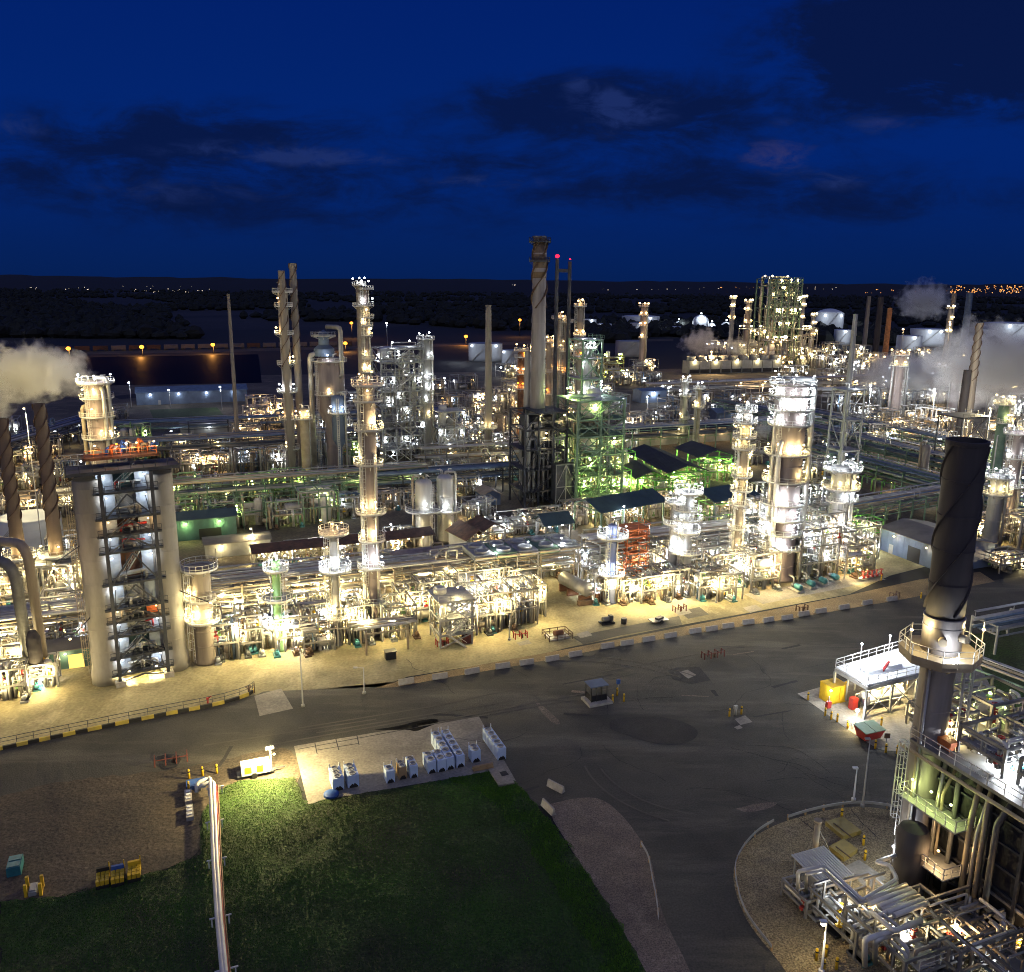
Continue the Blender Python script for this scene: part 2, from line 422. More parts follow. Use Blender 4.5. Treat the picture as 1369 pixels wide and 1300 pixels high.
def stack(label, px, top_py, base_py, dia_top, dia_bot, shell='shell_tan', strakes=0, z_str=.5, name='smoke_stack', cat='stack', group=None, bands=8, strake_m=None, base_z=0, plats=(), top_m=None):
    b0 = foot(px, top_py, base_py); h = HT(b0, top_py); r1 = M2(dia_top, (b0.x, b0.y, h)) / 2; r0 = M2(dia_bot, (b0.x, b0.y, h * .3)) / 2
    t = thing(name, b0, label, cat, group); b = MB(); prof = []
    def rad(z): return r0 + (r1 - r0) * (z / h)
    for i in range(bands + 1):
        z = base_z + (h - base_z) * i / bands
        if i: prof += [(rad(z - .2), z - .2), (rad(z) * 1.05, z - .18), (rad(z) * 1.05, z)]
        else: prof.append((rad(z) * 1.1, z))
    prof += [(rad(h) * .82, h), (rad(h) * .8, h - 2.5)]
    b.lathe((b0.x, b0.y, 0), prof, 24).build('shell', shell, t)
    for k in range(strakes):
        s = MB(); z0 = h * z_str; n = 60; turns = (h - z0) / (r1 * 10); vs = []; fs = []
        for i in range(n + 1):
            z = z0 + (h - z0) * i / n; a = 2 * math.pi * (turns * i / n + k / strakes); ra = rad(z); fi = r1 * .28
            da = .08
            for rr, aa in ((ra * .98, a - da), (ra + fi, a - da), (ra + fi, a + da), (ra * .98, a + da)):
                vs.append((b0.x + rr * math.cos(aa), b0.y + rr * math.sin(aa), z))
        for i in range(n):
            for e in range(4): fs.append((i * 4 + e, i * 4 + (e + 1) % 4, i * 4 + 4 + (e + 1) % 4, i * 4 + 4 + e))
        fs += [(3, 2, 1, 0), (n * 4, n * 4 + 1, n * 4 + 2, n * 4 + 3)]
        s.add(vs, fs, False).build('strake', strake_m or shell, t)
    for (py, e, k) in plats:
        z = HT(b0, py); platform(t, (b0.x, b0.y, z), rad(z), rad(z) + e, 0, 2 * math.pi, 'dark_steel' if not k else 'galv', 'dark_steel' if not k else 'pipe_white')
        if k:
            for a in (-2.4, -.9): lamp(t, (b0.x + (rad(z) + e * .7) * math.cos(a), b0.y + (rad(z) + e * .7) * math.sin(a), z + 2), k, 900)
    return t, b0, h, rad

def W(o, lx, ly, z=0.0, ax=AX, bx=BX): return Vector((o[0], o[1], 0)) + ax * lx + bx * ly + Vector((0, 0, z))

def rack(label, p0, p1, width, zs, npipe, bay=7.0, name='pipe_rack', steel='steel', pipes=None, lamps=0, kind='warm', pw=1200, rr=(.1, .28), seed=0, group=None, rail=False, brace=False, pw2=None, top_tray=True):
    "portal bents carrying pipes on several levels from p0 to p1"
    rnd = random.Random(seed + 11); p0 = Vector((p0[0], p0[1], 0)); p1 = Vector((p1[0], p1[1], 0)); d = p1 - p0; L = d.length; d.normalize(); c = Vector((-d.y, d.x, 0))
    t = thing(name, p0, label, 'pipe rack', group); nb = max(2, int(L / bay) + 1); Z = Vector((0, 0, 1)); hw = width / 2
    for i in range(nb):
        q = p0 + d * (L * i / (nb - 1)); b = MB()
        for s in (-1, 1): b.beam(q + c * hw * s, q + c * hw * s + Z * zs[-1], .32)
        for z in zs: b.beam(q - c * (hw - .17) + Z * (z - .2), q + c * (hw - .17) + Z * (z - .2), .3)
        if brace and i < nb - 1:
            q2 = p0 + d * (L * (i + 1) / (nb - 1))
            for s in (-1, 1): b.beam(q + c * hw * s + Z * zs[0], q2 + c * hw * s + Z * zs[-1], .14)
        b.build('bent', steel, t)
    for z in zs:
        for s in (-1, 1):
            a = p0 + c * (hw + .0) * s + Z * (z - .55); MB().beam(a - d * .0, a + d * L, .2, .26).build('stringer', steel, t)
        x = -hw + .5
        k = 0
        while x < hw - .4 and k < npipe:
            r = rnd.uniform(*rr); e0 = -rnd.uniform(.3, 2.5); e1 = L + rnd.uniform(.3, 2.5); zz = z + r
            A = p0 + c * (x + r) + Z * zz
            if rnd.random() < .22 and L > 20:
                f = rnd.uniform(.2, .8) * L; hgt = rnd.uniform(1.2, 2.4)
                pth = [A + d * e0, A + d * f, A + d * f + Z * hgt, A + d * (f + 2.2) + Z * hgt, A + d * (f + 2.2), A + d * e1]
            elif rnd.random() < .3:
                pth = [A + d * e0, A + d * e1, A + d * e1 - Z * rnd.uniform(1, min(3.5, z * .7))]
            else: pth = [A + d * e0, A + d * e1]
            MB().tube(pth, r, 8).build('pipe', rnd.choice(pipes or PIPES), t); x += 2 * r + rnd.uniform(.08, .45); k += 1
    if top_tray:
        A = p0 + c * (hw - .5) + Z * (zs[-1] + .9); b = MB(); b.beam(A, A + d * L, .7, .12)
        for i in range(nb): q = A + d * (L * i / (nb - 1)); b.beam(q - Z * .9, q - Z * .06, .1)
        b.build('cable_tray', 'galv', t)
    if rail:
        z = zs[-1]
        for s in (-1, 1): MB().rail([p0 + c * hw * s + Z * z, p0 + c * hw * s + d * L + Z * z], 1.1, .07).build('railing', 'pipe_white', t)
    for i in range(lamps):
        q = p0 + d * (L * (i + .5 + rnd.uniform(-.25, .25)) / lamps) + c * rnd.choice([-1, 1]) * hw * .8
        lamp(t, q + Z * (rnd.choice(zs) - .9), kind, pw)
    return t

def random_pipe(rnd, o, w, d, z0, z1, ax, bx):
    "an orthogonal pipe run inside a box, ending in drops"
    x = rnd.uniform(-w / 2, w / 2); y = rnd.uniform(-d / 2, d / 2); z = rnd.uniform(z0, z1); P = [W(o, x, y, rnd.choice([.4, .4, z * .4]), ax, bx), W(o, x, y, z, ax, bx)]
    for k in range(rnd.randint(1, 4)):
        m_ = rnd.random()
        if m_ < .42: x = rnd.uniform(-w / 2, w / 2)
        elif m_ < .8: y = rnd.uniform(-d / 2, d / 2)
        else: z = rnd.uniform(z0, z1)
        P.append(W(o, x, y, z, ax, bx))
    if rnd.random() < .6: P.append(W(o, x, y, rnd.uniform(.3, z * .5), ax, bx))
    return P

def skid(label, o, w, d, h, seed=0, npipe=16, name='pipe_manifold', cat='pipework', lamps=2, kind='warm', pw=1500, steel='steel', pipes=None, vessels=1, pumps=1, frame=True, decks=1, vert=6, group=None, rr=(.08, .22), yaw=None, valves=4, shell=None, lampz=None, flood=0):
    "a bay of steelwork full of pipes, valves, small vessels and pumps; o = ground centre"
    rnd = random.Random(seed * 131 + 7); o = Vector((o[0], o[1], 0)); ax, bx = AX, BX
    if yaw is not None: ax = Vector((math.cos(yaw), math.sin(yaw), 0)); bx = Vector((-math.sin(yaw), math.cos(yaw), 0))
    ya = math.atan2(ax.y, ax.x)
    t = thing(name, o, label, cat, group); P = lambda x, y, z=0.0: W(o, x, y, z, ax, bx)
    if frame:
        nx = max(2, int(w / 5) + 1); levels = [h * (i + 1) / (decks + 1) for i in range(decks)] + [h]
        for i in range(nx):
            for s in (-1, 1):
                x = -w / 2 + w * i / (nx - 1); MB().beam(P(x, s * d / 2), P(x, s * d / 2, h), .24).build('post', steel, t)
        for z in levels:
            b = MB()
            for s in (-1, 1): b.beam(P(-w / 2, s * d / 2, z - .15), P(w / 2, s * d / 2, z - .15), .2, .28)
            for i in range(nx): x = -w / 2 + w * i / (nx - 1); b.beam(P(x, -d / 2 + .1, z - .15), P(x, d / 2 - .1, z - .15), .2, .28)
            b.build('floor_beam', steel, t)
        z = levels[0]; cw = w * rnd.uniform(.3, .6); cx = rnd.uniform(-w / 2 + cw / 2, w / 2 - cw / 2)
        dk = MB().box(P(cx, 0, z + .03), (cw, d - .3, .06), ya).build('deck', 'galv', t)
        MB().rail([P(cx - cw / 2, -d / 2, z + .06), P(cx + cw / 2, -d / 2, z + .06)], 1.1, .07).build('railing', 'pipe_white', dk)
    for i in range(npipe):
        MB().tube(random_pipe(rnd, o, w, d, h * .3, h * 1.02, ax, bx), rnd.uniform(*rr), 8).build('pipe', rnd.choice(pipes or PIPES), t)
    for i in range(vert):
        x = rnd.uniform(-w / 2, w / 2); y = rnd.uniform(-d / 2, -d / 6); z = h * rnd.uniform(.45, 1.1)
        MB().tube([P(x, y, .2), P(x, y, z), P(x, y + rnd.uniform(.8, d * .5), z)], rnd.uniform(rr[0], rr[1] * 1.3), 8).build('pipe', rnd.choice(pipes or PIPES), t)
    for i in range(vessels):
        r = rnd.uniform(.55, 1.1) * (1 if w < 12 else 1.3)
        if rnd.random() < .5:
            x = rnd.uniform(-w / 3, w / 3); y = rnd.uniform(-d / 3, d / 4); L = rnd.uniform(3, min(6, w * .7)); z = rnd.choice([1.6, h * .5 + r + .3])
            b = MB().hdrum(P(x - L / 2, y, z), P(x + L / 2, y, z), r)
            for s in (-.3, .3): b.box(P(x + s * L, y, z - r - .2), (.4, r * 1.3, max(.5, 2 * (z - r) if z < 3 else .5)), ya)
            b.build('drum', shell or rnd.choice(['pipe_white', 'shell_tan', 'alu', 'shell_grey']), t)
        else:
            x = rnd.uniform(-w / 2.4, w / 2.4); y = rnd.uniform(-d / 3, d / 3); hh = rnd.uniform(.5, .95) * h
            MB().lathe(P(x, y), [(r * .9, 0), (r * .9, .6), (r, .7), (r, hh - r * .5), (r * .7, hh - r * .15), (.02, hh)], 16).build('vessel', shell or rnd.choice(['pipe_white', 'shell_tan', 'alu', 'shell_grey']), t)
    for i in range(pumps):
        x = rnd.uniform(-w / 2, w / 2); y = -d / 2 - rnd.uniform(-.6, .6)
        b = MB(); b.box(P(x, y, .15), (1.1, 2.0, .3), ya); b.hdrum(P(x, y - .9, .75), P(x, y + .2, .75), .38, 10); b.hdrum(P(x, y + .3, .7), P(x, y + .9, .7), .3, 10); b.box(P(x, y - .35, 1.15), (.4, .4, .25), ya)
        b.build('pump', rnd.choice(['motor_teal', 'pipe_dark', 'galv', 'brown']), t)
    for i in range(valves):
        x = rnd.uniform(-w / 2, w / 2); y = rnd.uniform(-d / 2, d / 6); z = rnd.uniform(.8, h * .8)
        b = MB(); b.cyl(P(x, y, z), .1, .7, 8); b.ring(P(x, y, z + .7), .22, .32, .07, n=10); b.box(P(x, y, z + .73), (.55, .06, .05), ya); b.box(P(x, y, z - .1), (.7, .36, .36), ya); b.build('valve', rnd.choice(['red', 'yellow', 'steel', 'pipe_dark', 'green_vessel']), t)
    for i in range(lamps):
        x = rnd.uniform(-w / 2, w / 2); y = rnd.uniform(-d / 2 - .4, d / 6); z = lampz or rnd.uniform(.45, .95) * h
        kk = kind if kind in ('green', 'gold') else rnd.choices([kind, 'cool', 'gold', 'warm'], [5, 4, 2, 1])[0]
        lamp(t, P(x, y, z), kk, pw * skid.k)
    if flood:
        lamp(t, P(rnd.uniform(-w / 3, w / 3), -d / 2 - .3, h * .85), 'warm', flood, off=(BX * -1.8 - Vector((0, 0, .5))))  # extra lamp added at the bay front to flood the apron
    return t
skid.k = 1.25

def frame_tower(label, o, w, d, zs, name='steel_structure', cat='steel structure', steel='green_steel', nx=2, ny=2, seed=0, pipes=10, vessels=2, lamps=4, kind='green', pw=1500, deck_m='galv', rail_m=None, group=None, brace=True, yaw=None, rr=(.1, .3), shell=None, cs=.35, stairs=True, pmats=None, xb=False):
    "open steel tower: columns, a grated floor with rail at each level, braces, stairs, pipes and vessels inside"
    rnd = random.Random(seed * 17 + 3); o = Vector((o[0], o[1], 0)); ax, bx = AX, BX
    if yaw is not None: ax = Vector((math.cos(yaw), math.sin(yaw), 0)); bx = Vector((-math.sin(yaw), math.cos(yaw), 0))
    ya = math.atan2(ax.y, ax.x); t = thing(name, o, label, cat, group); P = lambda x, y, z=0.0: W(o, x, y, z, ax, bx); h = zs[-1]
    xs = [-w / 2 + w * i / (nx - 1) for i in range(nx)]; ys = [-d / 2 + d * i / (ny - 1) for i in range(ny)]
    for x in xs:
        for y in ys: MB().beam(P(x, y), P(x, y, h), cs).build('frame_column', steel, t)
    zz = 0
    for li, z in enumerate(zs):
        b = MB()
        for y in ys: b.beam(P(-w / 2 + cs / 2, y, z - .2), P(w / 2 - cs / 2, y, z - .2), .24, .36)
        for x in xs: b.beam(P(x, -d / 2 + cs / 2, z - .2), P(x, d / 2 - cs / 2, z - .2), .24, .36)
        b.build('floor_beam', steel, t)
        x0 = -w / 2 + (w * .3 if rnd.random() < .4 else 0); dk = MB().box(P((x0 + w / 2) / 2, 0, z + .03), (w / 2 - x0 + .8, d + .8, .07), ya).build('deck', deck_m, t)
        MB().rail([P(x0 - .4, -d / 2 - .4, z + .06), P(w / 2 + .4, -d / 2 - .4, z + .06), P(w / 2 + .4, d / 2 + .4, z + .06)], 1.1, .08).build('railing', rail_m or steel, dk)
        if brace:
            b = MB(); xm = (xs[0] + xs[1]) / 2
            if li % 2: b.beam(P(xs[0], -d / 2, zz), P(xm, -d / 2, z - .4), .18); b.beam(P(xs[1], -d / 2, zz), P(xm, -d / 2, z - .4), .18)
            else: b.beam(P(xs[0], -d / 2, zz), P(xs[1], -d / 2, z - .4), .18)
            b.beam(P(-w / 2, -d / 2, zz), P(-w / 2, -d / 2 + d / (ny - 1), z - .4), .18); b.beam(P(w / 2, -d / 2 + d / (ny - 1), zz), P(w / 2, -d / 2, z - .4), .18)
            if xb:
                for xa, xc in zip(xs[:-1], xs[1:]): b.beam(P(xa, -d / 2, zz), P(xc, -d / 2, z - .4), cs * .45); b.beam(P(xc, -d / 2, zz), P(xa, -d / 2, z - .4), cs * .45)
                b.beam(P(-w / 2, -d / 2, (z + zz) / 2), P(w / 2, -d / 2, (z + zz) / 2), cs * .5)
            b.build('brace', steel, t)
        if stairs and z - zz > 2:
            y = -d / 2 - 1.0; s = 1 if li % 2 else -1; L = min(w * .8, (z - zz) * 1.2); b = MB(); A = P(-s * L / 2, y, zz); B = P(s * L / 2, y, z)
            off = bx * .4
            b.beam(A + off, B + off, .08, .2); b.beam(A - off, B - off, .08, .2); U = Vector((0, 0, 1))
            b.beam(A - off + U, B - off + U, .07)
            n = int((z - zz) / .28)
            for k in range(n): q = A.lerp(B, (k + .5) / n); b.box(q, (.24, .74, .03), ya)
            b.build('stair', rail_m or steel, t)
        zz = z
    for i in range(pipes):
        x = rnd.uniform(-w / 2, w / 2); y = rnd.choice([-d / 2 + .5, rnd.uniform(-d / 2, d / 2)]); z0 = rnd.uniform(0, h * .5); z1 = min(h + 1.5, z0 + rnd.uniform(.2, .7) * h); r = rnd.uniform(*rr)
        MB().tube([P(x, y, z0), P(x, y, z1), P(rnd.uniform(-w / 2, w / 2), y, z1), ] if rnd.random() < .6 else random_pipe(rnd, o, w, d, h * .2, h, ax, bx), r, 8).build('pipe', rnd.choice(pmats or PIPES), t)
    for i in range(vessels):
        r = rnd.uniform(.1, .2) * min(w, d) + .3; z0 = rnd.choice([0] + zs[:-1]); hh = rnd.uniform(4, 9); x = rnd.uniform(-w / 3, w / 3); y = rnd.uniform(-d / 4, d / 4)
        MB().lathe(P(x, y, z0 + .1), [(r * .8, 0), (r * .8, .6), (r, .9), (r, hh - r * .5), (r * .7, hh - r * .15), (.02, hh)], 16).build('vessel', shell or rnd.choice(['shell_grey', 'alu', 'pipe_white']), t)
    for i in range(lamps):
        z = rnd.choice(zs); x = rnd.uniform(-w / 2, w / 2)
        lamp(t, P(x, -d / 2 - .3, z - rnd.uniform(.5, 1.1)) if rnd.random() < .6 else P(x, rnd.uniform(-d / 2, d / 2), z + 2), kind, pw)
    return t

def tank(label, px, py_base, dia, py_top, matl='white_tank', dome=.12, name='storage_tank', group=None, lamps=(), stair=True, kind='cool', pw=11000):
    c = G(px, py_base); r = M2(dia, c) / 2; c = c + Vector((c.x, c.y, 0)).normalized() * r; h = HT(c, py_top); t = thing(name, c, label, 'tank', group)
    b = MB(); prof = [(r, 0)]
    for i in range(1, 5): z = h * i / 4; prof += [(r, z - .15), (r * 1.008, z - .12), (r * 1.008, z)]
    b.lathe(c, prof + [(r * .995, h)], 48).build('shell', matl, t)
    q = h + r * dome
    MB().lathe((c.x, c.y, 0), [(r * 1.01, h + .01), (r * .8, h + r * dome * .4), (r * .5, h + r * dome * .75), (r * .2, h + r * dome * .96), (.02, q)], 48).build('roof', matl, t)
    if stair:
        s = MB(); n = 24; pts = [(c.x + (r + .5) * math.cos(-2.4 + 1.1 * i / n), c.y + (r + .5) * math.sin(-2.4 + 1.1 * i / n), h * i / n) for i in range(n + 1)]
        for a, bb in zip(pts[:-1], pts[1:]): s.beam(a, bb, .7, .1)
        s.rail(pts, 1.1, .1, 3).build('stair', 'galv', t)
    for a in lamps: lamp(t, (c.x + (r + .8) * math.cos(a), c.y + (r + .8) * math.sin(a), h * .9), kind, pw, off=(14 * math.cos(a), 14 * math.sin(a), -1))  # lamps mostly added to brighten the tanks, their light set far out
    return t

def gable_shed(label, o, w, d, he, hr, roof_m, post_m='bright_green', name='roofed_shelter', cat='shelter', yaw=None, walls=None, lamps=3, kind='green', pw=2500, flat=False, group=None, rafters=True):
    "open sided shelter: posts, eaves beams and a pitched roof, ridge along local x"
    ax, bx = AX, BX
    if yaw is not None: ax = Vector((math.cos(yaw), math.sin(yaw), 0)); bx = Vector((-math.sin(yaw), math.cos(yaw), 0))
    o = Vector((o[0], o[1], 0)); t = thing(name, o, label, cat, group); P = lambda x, y, z=0.0: W(o, x, y, z, ax, bx); ya = math.atan2(ax.y, ax.x)
    n = max(2, int(w / 6) + 1)
    for i in range(n):
        x = -w / 2 + .3 + (w - .6) * i / (n - 1)
        for s in (-1, 1): MB().beam(P(x, s * (d / 2 - .3)), P(x, s * (d / 2 - .3), he), .35).build('post', post_m, t)
        if rafters:
            b = MB()
            for s in (-1, 1): b.beam(P(x, s * (d / 2 - .1), he), P(x, 0, hr - .15), .25)
            b.beam(P(x, -d / 2 + .5, he - .2), P(x, d / 2 - .5, he - .2), .25); b.build('truss', post_m, t)
    b = MB(); e = .6
    for s in (-1, 1):
        q = [P(-w / 2 - e, s * (d / 2 + e), he - .1), P(w / 2 + e, s * (d / 2 + e), he - .1), P(w / 2 + e, 0, hr), P(-w / 2 - e, 0, hr)]
        U = Vector((0, 0, .16)); vs = q + [p + U for p in q]
        b.add(vs, [(0, 1, 2, 3), (7, 6, 5, 4), (0, 4, 5, 1), (1, 5, 6, 2), (2, 6, 7, 3), (3, 7, 4, 0)])
        k = 0.6
        while k < w: A = P(-w / 2 + k, s * (d / 2 + e), he + .06); B = P(-w / 2 + k, 0, hr + .16); b.beam(A, B, .06, .05); k += 1.2
    b.build('roof', roof_m, t)
    if walls:
        for s in walls:
            b = MB()
            if s in ('front', 'back'): y = (-1 if s == 'front' else 1) * (d / 2 - .05); b.box(P(0, y, he * .5), (w, .12, he - .3), ya)
            else: x = (-1 if s == 'left' else 1) * (w / 2 - .05); b.box(P(x, 0, he * .5), (.12, d - .3, he - .3), ya)
            b.build('wall_panel', 'wall_grey', t)
    for i in range(lamps): lamp(t, P(-w / 2 + w * (i + .5) / lamps, -d / 4, he - .8), kind, pw)
    return t

def house(label, o, w, d, he, hr, wall_m, roof_m, yaw=None, name='plant_building', door=True, windows=0, lamps=0, kind='cool', pw=700, opening=None, group=None, lit=None):
    ax, bx = AX, BX
    if yaw is not None: ax = Vector((math.cos(yaw), math.sin(yaw), 0)); bx = Vector((-math.sin(yaw), math.cos(yaw), 0))
    o = Vector((o[0], o[1], 0)); t = thing(name, o, label, 'building', group); P = lambda x, y, z=0.0: W(o, x, y, z, ax, bx); ya = math.atan2(ax.y, ax.x)
    b = MB(); vs = [P(-w / 2, -d / 2), P(w / 2, -d / 2), P(w / 2, d / 2), P(-w / 2, d / 2)]; U = Vector((0, 0, he)); vs += [v + U for v in vs] + [P(-w / 2, 0, hr), P(w / 2, 0, hr)]
    b.add(vs, [(0, 1, 5, 4), (2, 3, 7, 6), (1, 2, 6, 9, 5), (3, 0, 4, 8, 7)])
    k = .8
    while k < w: b.beam(P(-w / 2 + k, -d / 2 - .02, .1), P(-w / 2 + k, -d / 2 - .02, he - .1), .05); k += 1.6
    b.build('wall', wall_m, t)
    b = MB()
    for s in (-1, 1):
        q = [P(-w / 2 - .4, s * (d / 2 + .4), he - .05), P(w / 2 + .4, s * (d / 2 + .4), he - .05), P(w / 2 + .4, 0, hr + .08), P(-w / 2 - .4, 0, hr + .08)]; U = Vector((0, 0, .14)); v2 = q + [p + U for p in q]
        b.add(v2, [(0, 1, 2, 3), (7, 6, 5, 4), (0, 4, 5, 1), (1, 5, 6, 2), (2, 6, 7, 3), (3, 7, 4, 0)])
    b.build('roof', roof_m, t)
    if door: MB().box(P(-w * .3, -d / 2 - .06, 1.1), (1.2, .1, 2.2), ya).build('door', 'galv', t)
    if opening: MB().box(P(opening[0], -d / 2 - .05, opening[2] / 2), (opening[1], .08, opening[2]), ya).build('door_opening', opening[3] if len(opening) > 3 else 'black', t)
    for i in range(windows): MB().box(P(-w / 2 + w * (i + .8) / (windows + .6), -d / 2 - .05, he * .6), (1.4, .08, 1.1), ya).build('window', lit or 'black', t)
    for i in range(lamps): lamp(t, P(-w / 2 + w * (i + .5) / lamps, -d / 2 - .5, he * .85), kind, pw, off=(-.0, -.5, -.2))
    return t
# ---------------------------------------------------------------- sky
w = bpy.data.worlds.new('World'); sc.world = w; w.use_nodes = True
nt = w.node_tree; N = nt.nodes; L = nt.links
def math_(op, a, b=None, c=None, clamp=False):
    n = N.new('ShaderNodeMath'); n.operation = op; n.use_clamp = clamp
    for i, v in enumerate((a, b, c)):
        if v is None: continue
        if isinstance(v, (int, float)): n.inputs[i].default_value = v
        else: L.new(v, n.inputs[i])
    return n.outputs[0]
def mixc(f, a, b, mode='MIX'):
    x = N.new('ShaderNodeMix'); x.data_type = 'RGBA'; x.blend_type = mode; x.clamp_factor = True
    if isinstance(f, (int, float)): x.inputs[0].default_value = f
    else: L.new(f, x.inputs[0])
    for k, v in ((6, a), (7, b)):
        if isinstance(v, tuple): x.inputs[k].default_value = (*v, 1)
        else: L.new(v, x.inputs[k])
    return x.outputs[2]
def mrange(v, a, b, c=0.0, d=1.0):
    n = N.new('ShaderNodeMapRange'); n.interpolation_type = 'SMOOTHSTEP'; L.new(v, n.inputs['Value'])
    for k, q in zip(('From Min', 'From Max', 'To Min', 'To Max'), (a, b, c, d)): n.inputs[k].default_value = q
    return n.outputs['Result']
tc = N.new('ShaderNodeTexCoord'); sp = N.new('ShaderNodeSeparateXYZ'); L.new(tc.outputs['Generated'], sp.inputs[0])
X, Y, Z = sp.outputs[0], sp.outputs[1], sp.outputs[2]
ya = math_('MAXIMUM', Y, .05); az = math_('DIVIDE', X, ya); el = math_('DIVIDE', Z, ya)
base = mixc(mrange(Z, -.02, .14), (.0017, .0145, .090), (.0008, .0185, .158))
base = mixc(mrange(Z, .14, .34), base, (.0006, .0140, .142))
# cloud deck seen at a low angle
zz = math_('ADD', math_('MAXIMUM', Z, 0.0), .07)
cb = N.new('ShaderNodeCombineXYZ'); L.new(math_('DIVIDE', X, zz), cb.inputs[0]); L.new(math_('DIVIDE', Y, zz), cb.inputs[1])
def wnoise(scale, seed, det=7, ro=.58, vec=None):
    mp = N.new('ShaderNodeMapping'); mp.inputs['Location'].default_value = (seed, seed * 1.7, 0); L.new(vec or cb.outputs[0], mp.inputs['Vector'])
    n = N.new('ShaderNodeTexNoise'); n.inputs['Scale'].default_value = scale; n.inputs['Detail'].default_value = det; n.inputs['Roughness'].default_value = ro
    L.new(mp.outputs[0], n.inputs['Vector']); return n.outputs['Fac']
def blob(px, py, wx, wy, k=1.0):
    d = ray(px, py); a0 = d.x / d.y; e0 = d.z / d.y
    u = math_('DIVIDE', math_('SUBTRACT', az, a0), wx / F); v = math_('DIVIDE', math_('SUBTRACT', el, e0), wy / F)
    q = math_('ADD', math_('MULTIPLY', u, u), math_('MULTIPLY', v, v))
    return math_('MULTIPLY', math_('POWER', 2.718, math_('MULTIPLY', q, -1.0)), k)
def cnoise(sx, sy, seed, det=7, ro=.6, lo=.32, hi=.68):
    c3 = N.new('ShaderNodeCombineXYZ'); L.new(math_('MULTIPLY', az, sx), c3.inputs[0]); L.new(math_('MULTIPLY', el, sy), c3.inputs[1]); c3.inputs[2].default_value = seed
    n = N.new('ShaderNodeTexNoise'); n.inputs['Scale'].default_value = 1.0; n.inputs['Detail'].default_value = det; n.inputs['Roughness'].default_value = ro; n.inputs['Distortion'].default_value = .5
    L.new(c3.outputs[0], n.inputs['Vector']); r = N.new('ShaderNodeMapRange'); L.new(n.outputs['Fac'], r.inputs['Value']); r.inputs['From Min'].default_value = lo; r.inputs['From Max'].default_value = hi; return r.outputs['Result']
n1 = cnoise(9, 24, 3.1, 9, .66); n2 = cnoise(22, 55, 9.4, 7, .65); n3 = cnoise(3.6, 15, 21.7, 6)
m_dark = None
for q in ((1240, 65, 200, 78, 1.6), (1330, 20, 140, 90, .8), (770, 140, 140, 42, 1.0), (950, 165, 150, 40, .55), (300, 165, 260, 40, .55), (120, 215, 280, 60, .6), (640, 235, 380, 45, .5), (1150, 265, 300, 50, .5), (400, 290, 460, 50, .35), (180, 40, 60, 20, .3)):
    b_ = blob(*q); m_dark = b_ if m_dark is None else math_('ADD', m_dark, b_)
dark = mrange(math_('MULTIPLY', m_dark, math_('ADD', math_('ADD', math_('MULTIPLY', n1, 1.0), math_('MULTIPLY', n2, .35)), math_('MULTIPLY', n3, .4))), .16, .9)
sky = mixc(math_('MULTIPLY', dark, .84), base, (.0026, .0076, .042))
m_l = None
for q in ((1040, 208, 48, 20, 1.5), (1180, 165, 55, 16, .9), (830, 150, 75, 32, 1.1), (770, 112, 22, 12, .9), (818, 132, 14, 9, 1.0), (25, 170, 45, 16, 1.0), (440, 212, 110, 11, 1.2), (650, 243, 90, 10, 1.1), (1045, 165, 25, 10, .7), (330, 200, 140, 16, .8), (240, 255, 200, 22, .7), (1110, 242, 60, 14, 1.0)):
    b_ = blob(*q); m_l = b_ if m_l is None else math_('ADD', m_l, b_)
lightm = mrange(math_('MULTIPLY', m_l, math_('ADD', math_('MULTIPLY', n2, 1.1), math_('MULTIPLY', n1, .4))), .25, 1.3)
sky = mixc(math_('MULTIPLY', lightm, .6), sky, (.016, .036, .165))
pink = mrange(math_('MULTIPLY', math_('ADD', blob(1040, 208, 50, 20, 1.4), blob(1185, 165, 45, 10, .6)), math_('ADD', n2, n1)), .35, 1.6)
sky = mixc(math_('MULTIPLY', pink, .5), sky, (.034, .030, .12))
# the after-glow of the sunset behind the camera and the paler zenith, which light the foreground
back = mrange(Y, .15, -.75); zen = mrange(Z, .42, .95)
glow = mixc(back, (0, 0, 0), (.24, .24, .235))
glow = mixc(zen, glow, (.04, .05, .085), 'ADD')
below = mrange(Z, -.12, .02)
sky = mixc(1.0, sky, glow, 'ADD')
sky = mixc(below, (.002, .003, .006), sky)
bg = N['Background']; L.new(sky, bg.inputs['Color']); bg.inputs['Strength'].default_value = 1.0

# ---------------------------------------------------------------- ground materials
ground_mat('soil', (.009, .010, .010), (.005, .006, .008), (.015, .013, .011), .006, .02, bump=0, fine=.4)
ground_mat('yard', (.13, .105, .07), (.06, .05, .038), (.19, .155, .105), .05, .12, bump=.2, bscale=3, fine=1.5)
ground_mat('apron_concrete', (.32, .275, .15), (.16, .135, .072), (.44, .38, .23), .085, .16, bump=.12, bscale=4, streak=(1, .45, 1), fine=2.2, fineamt=.2)
ground_mat('gravel_strip', (.27, .19, .09), (.17, .12, .06), (.33, .24, .13), .12, .4, bump=.7, bscale=5, streak=(.35, 1, 1), fine=6, fineamt=.4)
ground_mat('asphalt', (.084, .078, .060), (.040, .038, .033), (.160, .145, .108), .05, .13, bump=.25, bscale=5, streak=(.16, 1, 1), fine=5, fineamt=.25)
ground_mat('asphalt_new', (.030, .029, .030), (.024, .023, .024), (.045, .043, .042), .12, .3, bump=.25, bscale=6, fine=5)
ground_mat('slab', (.30, .27, .22), (.20, .18, .15), (.36, .33, .27), .15, .4, bump=.12, bscale=4, fine=3, fineamt=.2)
ground_mat('dirt', (.088, .066, .043), (.052, .042, .032), (.135, .104, .066), .06, .22, bump=.45, bscale=1.6, streak=(.3, 1, 1), fine=3, fineamt=.5)
